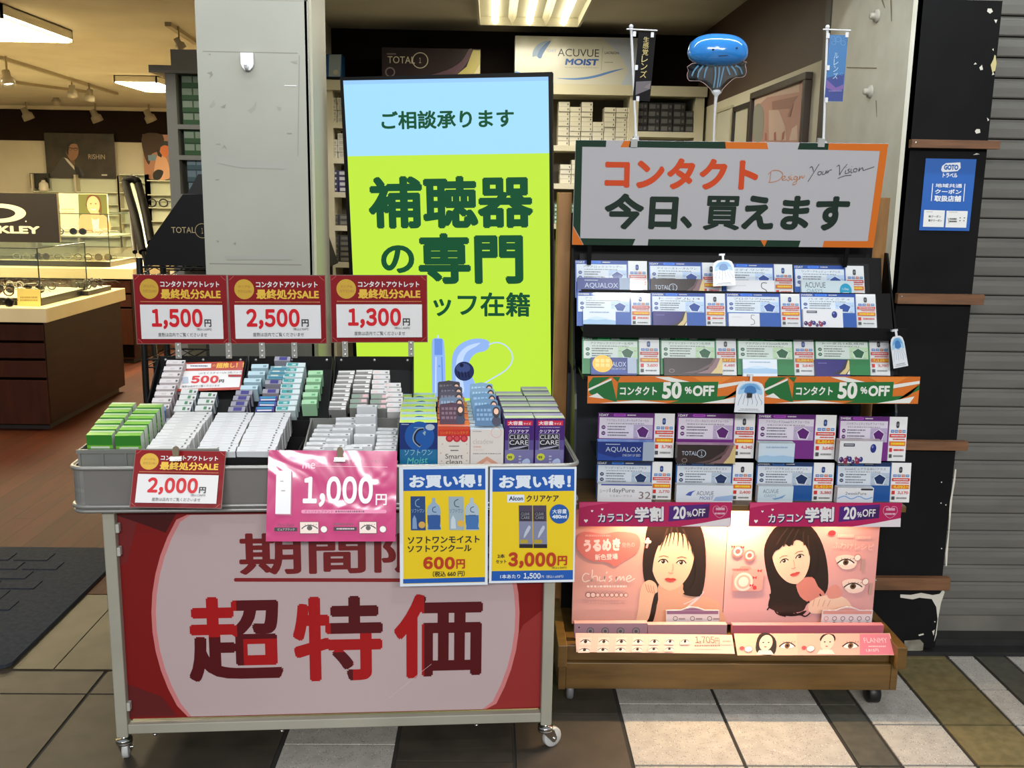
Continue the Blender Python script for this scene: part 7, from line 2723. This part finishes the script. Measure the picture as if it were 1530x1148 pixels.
s = Sheet([(1081.6, 746), (1306, 747), (1314, 933.8), (1087.5, 933.3)], Y=2.712, th=0.003, face=PK2)
s.poly([k(*p) for p in smooth_poly([(880, 180), (920, 120), (990, 100), (1060, 130), (1110, 200), (1140, 290), (1150, 380), (1120, 420), (1075, 440), (1060, 470), (1020, 480), (985, 488), (940, 470), (912, 450), (918, 390), (895, 320), (875, 240)], 3)], HAIR)
s.poly([k(*p) for p in smooth_poly([(960, 465), (1000, 470), (1030, 484), (1064, 470), (1060, 486), (1010, 494), (960, 484)], 3)], HAIR)
s.poly([k(*p) for p in smooth_poly([(1020, 350), (1080, 330), (1110, 370), (1140, 400), (1128, 440), (1090, 440), (1040, 410)], 3)], M((198, 122, 112), 0.4))
for a in ((930, 440, 950, 480, 990, 494), (950, 460, 1000, 486, 1030, 490), (1010, 470, 1050, 488, 1072, 470), (1075, 430, 1100, 452, 1126, 428), (1120, 400, 1136, 430, 1122, 452), (915, 400, 922, 440, 910, 468), (1040, 480, 1070, 494, 1090, 478)):
    s.line([k(a[0], a[1]), k(a[2], a[3]), k(a[4], a[5])], 2.2, HAIR, 5)
F = face(s, 990, 255, 76, 106, -17, M((222, 184, 162), 0.4), M((206, 84, 82), 0.3))
s.poly([k(*p) for p in smooth_poly([(886, 250), (890, 180), (930, 130), (990, 115), (1050, 145), (1085, 210), (1095, 290), (1070, 330), (1066, 260), (1040, 200), (1000, 178), (975, 205), (955, 195), (935, 215), (915, 230), (902, 290), (920, 340), (905, 330)], 3)], HAIR)
for a in ((960, 130, 920, 200), (985, 130, 950, 205), (1005, 135, 985, 200), (1025, 145, 1035, 200), (1045, 160, 1062, 240)):
    s.line([k(a[0], a[1]), k((a[0] + a[2]) / 2 - 3, (a[1] + a[3]) / 2), k(a[2], a[3])], 2.0, HAIR2, 3)
s.poly([k(*p) for p in smooth_poly([(1078, 440), (1120, 410), (1180, 405), (1230, 420), (1260, 470), (1150, 480), (1090, 478)], 3)], M((222, 186, 166), 0.4))
s.poly([k(*p) for p in smooth_poly([(1150, 380), (1180, 360), (1206, 384), (1210, 410), (1170, 420), (1152, 410)], 3)], M((206, 136, 126), 0.4))
for i in range(4):
    s.line([k(1100 + 22 * i, 420 + 2 * i), k(1096 + 20 * i, 452)], 1.0, M((196, 148, 128), 0.4))
for a, b_, c in (((1170, 242), (1248, 294), 0), ((1208, 340), (1292, 392), 1)):
    s.poly([k(*p) for p in smooth_poly([(a[0] - 4, a[1] + 10), (a[0] + 40, a[1] - 4), (b_[0] + 4, a[1] + 10), (b_[0], b_[1] - 4), (a[0] + 30, b_[1] + 2)], 3)], M((226, 196, 184), 0.35))
    eye(s, *k(*a), *k(*b_), None, (92, 62, 40))
    s.disc(*k(b_[0] + 8, a[1] + 8), 5.2, M((140, 90, 80), 0.35), n=20, ring=.86)
    s.disc(*k(b_[0] + 8, a[1] + 8), 4.4, M((226, 208, 200), 0.3))
    s.rect(*k(b_[0] + 26, a[1] + 14), *k(b_[0] + 40, b_[1] + 10), M((176, 140, 132), 0.35))
s.disc(*k(1140, 150), 5.6, M((206, 50, 60), 0.3), 4)
s.text('ふわけレシピ', *k(1150, 190), *k(1316, 216), M((226, 174, 168), 0.3), .02, rot=-3)
s.dashes(*k(1165, 152), *k(1232, 172), M((226, 174, 168), 0.3), 1, 2)
s.dashes(*k(1236, 160), *k(1300, 178), M((226, 174, 168), 0.3), 1, 8)
for a, r in (((766, 224), 9), ((815, 240), 8.5)):
    s.disc(*k(*a), r, M((206, 110, 110), 0.3))
    s.disc(*k(*a), r * .7, M((226, 196, 186), 0.3))
    s.disc(*k(*a), r * .42, M((196, 84, 84), 0.3))
for a in ((745, 204), (783, 206)):
    s.poly([k(a[0] - 8, a[1] - 6), k(a[0], a[1]), k(a[0] + 8, a[1] - 6), k(a[0] + 6, a[1] + 7), k(a[0], a[1] + 1), k(a[0] - 6, a[1] + 7)], M((140, 30, 40), 0.3))
s.rrect(*k(756, 296), *k(880, 386), 5, M((214, 146, 140), 0.3))
s.poly([k(778, 296), k(784, 284), k(822, 284), k(830, 298)], M((206, 130, 126), 0.3))
s.disc(*k(800, 348), 14, M((206, 196, 190), 0.3))
s.disc(*k(800, 348), 10.5, M((206, 160, 150), 0.3))
s.disc(*k(800, 348), 7.5, M((226, 204, 196), 0.3))
for a in ((862, 302), (844, 330), (834, 362)):
    s.poly([k(a[0] - 9, a[1] - 6), k(a[0], a[1]), k(a[0] + 9, a[1] - 6), k(a[0] + 7, a[1] + 7), k(a[0], a[1] + 1), k(a[0] - 7, a[1] + 7)], M((186, 50, 60), 0.3))
s.disc(*k(848, 372), 3, M((196, 60, 70), 0.3))
s.dashes(*k(750, 292), *k(816, 304), M((196, 90, 96), 0.3), 1, 3)
s.make('portrait_poster', 'pink poster of a smiling wavy-haired woman, right bottom of the rack', 'poster')

# small tester boards standing before the posters
for cs, c1, nm, lab in (([(478, 470), (695, 470), (693, 526), (476, 526)], (138, 96, 128), 3, 'small white tester board with three rings before the left poster'),
                        ([(1114, 470), (1320, 470), (1322, 532), (1116, 532)], (200, 140, 132), 6, 'small white tester board with rows of rings before the right poster')):
    x0, x1 = cs[0][0], cs[1][0]
    y0, y1 = cs[0][1], cs[2][1]
    mx = (x0 + x1) / 2
    ol = [k(x0, y0), k(mx - 50, y0)] + [k(mx - 50 + 100 * i / 8, y0 - 14 * math.sin(math.pi * i / 8)) for i in range(1, 8)] + [k(mx + 50, y0), k(x1, y0), k(x1, y1), k(x0, y1)]
    s = Sheet([k(*p) for p in cs], Y=2.685, th=0.002, face=M((206, 196, 200), 0.3), outline=ol)
    s.rect(*k(x0 + 4, y0 + 3), *k(x1 - 4, y0 + 16), M(c1, 0.3))
    s.poly([k(mx - 46 + 92 * i / 8, y0 + 2 - 11 * math.sin(math.pi * i / 8)) for i in range(9)], M(c1, 0.3))
    for r in range(1 if nm == 3 else 2):
        for i in range(nm):
            xx = x0 + (x1 - x0) * (i + .55) / (nm + .1)
            yy = y0 + 34 + 22 * r
            s.disc(*k(xx, min(yy, y1 - 4)), 3.6 if nm == 3 else 3.4, M((90, 70, 76), 0.3) if i or nm == 3 else M((206, 110, 110), 0.3), n=20, ring=.75)
            if nm == 3:
                s.rect(*k(xx + 14, yy - 2), *k(xx + 40, yy + 5), M((150, 130, 136), 0.3))
    s.make('tester_board', lab, 'tester board')
# tester boxes (back strips) and slanted front cards
s = Sheet([k(104, 524), k(402, 524), k(402, 564), k(104, 566)], Y=2.655, th=0.02, face=M((166, 130, 142), 0.3), side=M((190, 150, 150), 0.3), down=.014)
for i in range(4):
    s.disc(*k(172 + 62 * i, 556), 5.8, M((110, 96, 104), 0.3))
    s.disc(*k(172 + 62 * i, 556), 4.4, M((150, 140, 146), 0.3))
    s.disc(*k(172 + 62 * i, 556), 2.4, M((96, 84, 90), 0.3))
s.disc(*k(124, 540), 1.2, M((60, 20, 30), 0.3))
s.make('tester_box', 'mauve tester box with four lens discs at the left bottom of the rack', 'tester box')
s = Sheet([k(404, 530), k(722, 530), k(732, 566), k(404, 566)], Y=2.655, th=0.02, face=M((176, 132, 140), 0.3), side=M((190, 150, 150), 0.3), down=.014)
s.make('tester_box', 'plain mauve tester box beside the one with lens discs', 'tester box')
s = Sheet([k(748, 532), k(1362, 532), k(1372, 566), k(752, 566)], Y=2.655, th=0.02, face=M((186, 96, 112), 0.3), side=M((200, 130, 140), 0.3), down=.014)
s.make('tester_box', 'long rose tester box at the right bottom of the rack', 'tester box')
s = Sheet([k(105, 567), k(742, 567), k(765, 652), k(116, 637)], P=at(975, 960, Y=2.60), tilt=50, th=0.0012, face=M((214, 176, 164), 0.22))
for r in range(2):
    for i in range(7 if r == 0 else 6):
        xx = 122 + 64 * i
        eye(s, *k(xx, 584 + 36 * r), *k(xx + 40, 612 + 30 * r), M((222, 190, 178), 0.25), (60, 40, 32))
s.num('1,705', *k(570, 580), *k(658, 612), M((90, 66, 70), 0.3), .01)
s.text('円', *k(662, 586), *k(682, 612), M((90, 66, 70), 0.3), .0)
s.dashes(*k(570, 616), *k(690, 624), M((120, 96, 98), 0.3), 1, 6)
s.dashes(*k(698, 596), *k(738, 606), M((160, 110, 112), 0.3), 1, 7)
s.make('lens_colour_card', 'slanted pale pink card with rows of printed eyes, front left of the rack base', 'card')
s = Sheet([k(750, 565), k(1382, 565), k(1426, 653), k(776, 655)], P=at(1222, 963, Y=2.60), tilt=50, th=0.0012, face=M((214, 168, 150), 0.22))
s.poly([k(1262, 567), k(1380, 567), k(1424, 651), k(1280, 652)], M((196, 112, 128), 0.25))
s.poly([k(1008, 567), k(1262, 567), k(1280, 652), k(1026, 653)], M((216, 160, 146), 0.25))
s.text('FLANMY', *k(1284, 584), *k(1378, 602), M((226, 176, 180), 0.3), -.01)
s.text('1,815円', *k(1302, 628), *k(1352, 640), M((230, 206, 206), 0.3), .01)
s.dashes(*k(1308, 614), *k(1378, 622), M((226, 176, 180), 0.3), 1, 4)
for (cx, cy) in ((887, 604), (1138, 602)):
    s.poly([k(*p) for p in smooth_poly([(cx - 40, cy + 20), (cx - 32, cy - 34), (cx + 10, cy - 38), (cx + 42, cy - 6), (cx + 40, cy + 48), (cx - 20, cy + 46)] if cx < 1000 else [(cx - 30, cy - 6), (cx - 22, cy - 32), (cx + 20, cy - 32), (cx + 28, cy - 4)], 3)], HAIR)
    s.disc(*k(cx, cy), 10, M((222, 184, 166), 0.3), 12)
    for sx in (-1, 1):
        s.disc(*k(cx + sx * 11, cy - 2), 1.5, HAIR, 1, n=8)
    s.disc(*k(cx, cy + 16), 2, LIP, .9, n=8)
    s.poly([k(cx - 34, cy + 48), k(cx - 24, cy + 30), k(cx + 24, cy + 30), k(cx + 40, cy + 48)], M((222, 196, 186), 0.3))
for a in ((938, 588), (1196, 588)):
    eye(s, *k(*a), *k(a[0] + 74, a[1] + 52), None, (110, 74, 46))
for a in ((818, 630), (1074, 628)):
    s.disc(*k(*a), 6.4, M((150, 110, 96), 0.3), 5)
    s.disc(*k(*a), 5.6, M((226, 210, 202), 0.3), 4.2)
    s.disc(*k(a[0] - 28, a[1] - 4), 3.6, M((206, 70, 76), 0.3), 2.8)
s.make('lens_colour_card', 'slanted peach card with two small portraits, front right of the rack base', 'card')

# ================================================================== MINI BANNERS, BALLOON, JELLYFISH TAGS
SGM = SIGN.MW


def mini_banner(kk, pole, bar_, cloth, face, draw, label, Y):
    t = empty('mini_banner', at(*kk(*pole[1]), Y=Y))
    o = Vector(t.location)
    b = MB()
    WP = M((214, 216, 220), 0.35)
    b.tube([at(*kk(*pole[1]), Y=Y) - o, at(*kk(*pole[0]), Y=Y) - o], .0035, WP, 8)
    b.ball(at(*kk(*pole[0]), Y=Y) - o, .006, .006, .006, WP, 10, 8)
    b.build('pole', t)
    b = MB()
    b.tube([at(*kk(*bar_[0]), Y=Y - .004) - o, at(*kk(*bar_[1]), Y=Y - .004) - o], .002, WP, 6)
    b.build('crossbar', t)
    s = Sheet([kk(*p) for p in cloth], Y=Y - .004, th=.0006, face=face)
    draw(s)
    s.make('banner_cloth', parent=t)
    b = MB()
    for p in bar_[2:]:
        q = at(*kk(*p), Y=Y - .006) - o
        b.wbox(q.x - .004, q.x + .004, q.y - .001, q.y + .003, q.z - .007, q.z + .006, WP)
    b.build('cloth_tie', t)
    b = MB()
    b.wbox(-.007, .007, -.008, .016, -.022, .004, M((190, 192, 192), 0.15))
    b.build('clip', t)
    tag(t, label, 'banner', 'mini banners on the header sign')


k4 = crop(820, 0, 3.477)


def dr1(s):
    s.text('生感覚レンズ', *k4(478, 196), *k4(510, 428), M((196, 178, 104), 0.4), .0, vertical=True)
    s.poly([k4(462, 442), k4(534, 442), k4(531, 478), k4(466, 500)], M((70, 64, 72), 0.4))
    s.poly([k4(500, 470), k4(532, 450), k4(531, 478)], M((96, 84, 84), 0.4))


mini_banner(k4, ((428, 138), (453, 715)), ((404, 151), (564, 159), (445, 175), (538, 180), (455, 350), (462, 512)), [(446, 165), (549, 168), (533, 530), (456, 520)], M((12, 12, 13), 0.6, 0, .15), dr1, 'black mini banner with pale vertical lettering on the header sign', 2.778)
k5 = crop(1180, 0, 2.869)


def dr2(s):
    s.poly([k5(161, 345), k5(232, 330), k5(229, 435), k5(159, 432)], M((34, 56, 130), 0.4))
    s.poly([k5(161, 352), k5(200, 385), k5(231, 372), k5(231, 390), k5(198, 398), k5(161, 384)], M((110, 80, 150), 0.4))
    for (x, y, r) in ((202, 172, 5), (225, 190, 4.2), (182, 190, 3.6), (235, 165, 3.2), (178, 165, 3), (190, 300, 2.5), (222, 330, 2)):
        s.disc(*k5(x, y), r, M((96, 150, 190), 0.4), n=20, ring=.84)
    s.text('ルレンズ', *k5(186, 236), *k5(206, 352), M((170, 200, 220), 0.4), .0, vertical=True)
    s.dashes(*k5(172, 392), *k5(224, 402), M((120, 110, 170), 0.4), 1, 3)


mini_banner(k5, ((162, 116), (144, 612)), ((143, 126), (262, 131), (164, 152), (246, 148), (164, 290), (157, 428)), [(161, 150), (248, 150), (229, 437), (158, 433)], M((44, 110, 168), 0.4), dr2, 'blue water-pattern mini banner at the right end of the header sign', 2.778)

k6 = crop(1000, 20, 5.743)
YB_ = 2.79
cb = at(*k6(416, 340), Y=YB_)
bl_ = empty('balloon', cb)
sc_ = YB_ / FOC / 5.743 * 1.0
rx_, rz_ = 247 * sc_, 151 * sc_
ry_ = .05
b = MB()
BLUEB = M((44, 128, 206), 0.16, coat=0.5)
vs, fs = [], []
N1, N2 = 40, 20


def bsurf(a, e):
    """pillow shape: a around the outline, e from rim to crown"""
    ca, sa = math.cos(a), math.sin(a)
    sup = lambda v, p: math.copysign(abs(v) ** p, v)
    x, z = sup(ca, .82), sup(sa, .82)
    if z < 0:
        z *= .68
    return x, z


for sgn in (-1, 1):
    base_i = len(vs)
    for j in range(N2 + 1):
        t_ = j / N2
        r_ = math.cos(t_ * math.pi / 2)
        for i in range(N1):
            a = 2 * math.pi * i / N1
            x, z = bsurf(a, 0)
            cr_ = 1 + .012 * math.cos(a * 26) * (1 if j < 2 else 0)
            vs.append((x * r_ * rx_ * cr_, sgn * ry_ * math.sin(t_ * math.pi / 2) ** .9 if j else 0, z * r_ * rz_ * cr_))
    for j in range(N2):
        for i in range(N1):
            q = (base_i + j * N1 + i, base_i + j * N1 + (i + 1) % N1, base_i + (j + 1) * N1 + (i + 1) % N1, base_i + (j + 1) * N1 + i)
            fs.append(q if sgn < 0 else q[::-1])
b.add(vs, fs, BLUEB, True)


def on_ball(px, py):
    w_ = at(*k6(px, py), Y=YB_) - cb
    p_ = 2 / .82
    rr = min(1, (abs(w_.x / rx_) ** p_ + abs(w_.z / (rz_ * (1 if w_.z > 0 else .68))) ** p_) ** (1 / p_))
    t_ = math.acos(rr)
    return Vector((w_.x, -ry_ * math.sin(t_) ** .9 - .0008, w_.z))


for ex, ey in ((342, 333), (545, 318)):
    c_ = on_ball(ex, ey)
    b.ball(c_ + Vector((0, -.0004, 0)), .0028, .0014, .0028, INK, 10, 6)
b.tube([on_ball(390 + 78 * i / 4, 386 - 5 * i / 4) for i in range(5)], .0008, INK, 6)
b.build('balloon_body', bl_, )
ol = [(195, 430), (165, 490), (153, 530), (172, 578), (262, 580), (320, 618), (362, 662), (372, 690), (440, 690), (455, 655), (515, 592), (570, 552), (636, 546), (662, 505), (650, 440), (630, 410)]
op = [(at(*k6(*p), Y=YB_) - cb) for p in smooth_poly(ol, 2)]
b = MB()
cen = sum(op, Vector()) / len(op)
n_ = len(op)
for sg in (-1, 1):
    ring0 = [Vector((p.x, 0, p.z)) for p in op]
    ring1 = [Vector((cen.x + (p.x - cen.x) * .7, sg * .010, cen.z + (p.z - cen.z) * .7)) for p in op]
    for i in range(n_):
        j = (i + 1) % n_
        b.add([ring0[i], ring0[j], ring1[j], ring1[i]], [(0, 1, 2, 3)], FILM, True)
    b.add(ring1, [tuple(range(n_))], FILM, True)
b.build('clear_skirt', bl_)
b = MB()
b.tube([Vector((p.x, 0, p.z)) for p in op], .0007, M((214, 180, 176), 0.2), 5, True)
b.build('skirt_seam', bl_)
LB = M((120, 176, 210), 0.3)
for pts in ([(250, 450), (215, 490), (195, 540)], [(290, 450), (255, 500), (245, 550)], [(330, 450), (310, 500), (300, 555)], [(395, 450), (395, 540), (380, 640)], [(430, 450), (425, 540), (410, 640)],
            [(470, 450), (450, 540), (430, 630)], [(490, 450), (510, 500), (520, 530)], [(530, 450), (560, 490), (575, 530)], [(570, 450), (605, 470), (625, 520)]):
    b = MB()
    b.tube([at(*k6(*p), Y=YB_) - cb for p in smooth_line(pts, 4)], [.003 - .0012 * i / 9 for i in range(9)], LB, 6)
    b.build('tentacle', bl_)
b = MB()
b.tube([at(*k6(404, 690), Y=YB_) - cb, at(*k6(396, 760), Y=YB_) - cb, at(*k6(388, 900), Y=YB_) - cb, at(*k6(380, 1130), Y=YB_) - cb], [.0055, .0045, .003, .003], M((206, 206, 210), 0.3), 8)
b.build('stick', bl_)
b = MB()
b.lathe([(.003, -.02), (.006, -.008), (.013, .0), (.011, .006), (.005, .008)], M((206, 210, 214), 0.25), 14, Matrix.Translation(at(*k6(404, 680), Y=YB_) - cb))
b.build('balloon_cup', bl_)
tag(bl_, 'blue jellyfish-shaped foil balloon on a stick above the header sign', 'balloon')

# jellyfish hang tags
JB, JB2 = M((104, 160, 206), 0.3), M((60, 116, 176), 0.3)


def jelly_tag(cs, Y, tilt, label, clip, group='jellyfish hang tags on the rack', rot=0):
    x0, y0 = cs[0]
    src = [(0, 0), (100, 0), (100, 110), (0, 110)]
    ol = [(12 + 0, 8), (26, 1), (50, -1), (74, 1), (88, 8), (96, 24), (100, 110), (0, 110), (4, 24)]
    s = Sheet(cs, Y=Y, tilt=tilt, th=.001, face=M((214, 220, 226), 0.25), src=src, outline=ol)
    s.poly(smooth_poly([(10, 46), (14, 22), (30, 8), (50, 5), (70, 8), (86, 22), (90, 46), (70, 42), (50, 48), (30, 42)], 4), M((150, 190, 222), 0.3))
    s.poly(smooth_poly([(16, 30), (30, 12), (50, 8), (70, 12), (84, 30), (66, 26), (50, 30), (34, 26)], 4), JB)
    s.poly(smooth_poly([(30, 38), (36, 20), (50, 15), (64, 20), (70, 38), (50, 44)], 4), JB2)
    for i in range(6):
        x = 24 + 10.4 * i
        s.line([(x, 44), (x + (i - 2.5) * 2, 58), (x + (i - 2.5) * 5 + 2, 72), (x + (i - 2.5) * 5, 86 - 5 * (i % 2))], 1.3, M((70, 110, 160), 0.3), 4)
    s.dashes(20, 96, 80, 100, GREY, 1, 3)
    s.dashes(14, 102, 86, 105, GREY, 1, 4)
    o = s.make('jellyfish_tag', label, 'hang tag', group)
    b = MB()
    x, z = s.L(50, -2)
    b.wbox(x - .003, x + .003, -.0015, .0005, z - .006, z + .016, M((214, 216, 220), 0.3))
    b.wbox(x - .010, x + .006, -.001, .008, z + .012, z + .017, M((190, 194, 200), 0.2))
    b.build('strap', o)
    if clip:
        s2 = MB()
        x, z = s.L(46, 48)
        s2.wbox(x - .006, x + .007, -.008, -.0008, z - .006, z + .006, M((20, 20, 20), 0.4))
        s2.build('clip', o)


k7 = crop(850, 490, 2.833)
jelly_tag([k7(706, 226), k7(832, 228), k7(828, 361), k7(700, 357)], 2.582, 4, 'white jellyfish tag with black clip hanging over the orange strip', True)
jelly_tag([k7(1352, 42), k7(1412, 30), k7(1442, 160), k7(1378, 172)], 2.612, 4, 'white jellyfish tag hanging askew at the right end of the green row', False)
k6b = crop(840, 200, 3.06)
jelly_tag([k6b(684, 578), k6b(780, 578), k6b(800, 690), k6b(690, 700)], 2.78, 12, 'blue jellyfish tag hanging in the top card row', False)
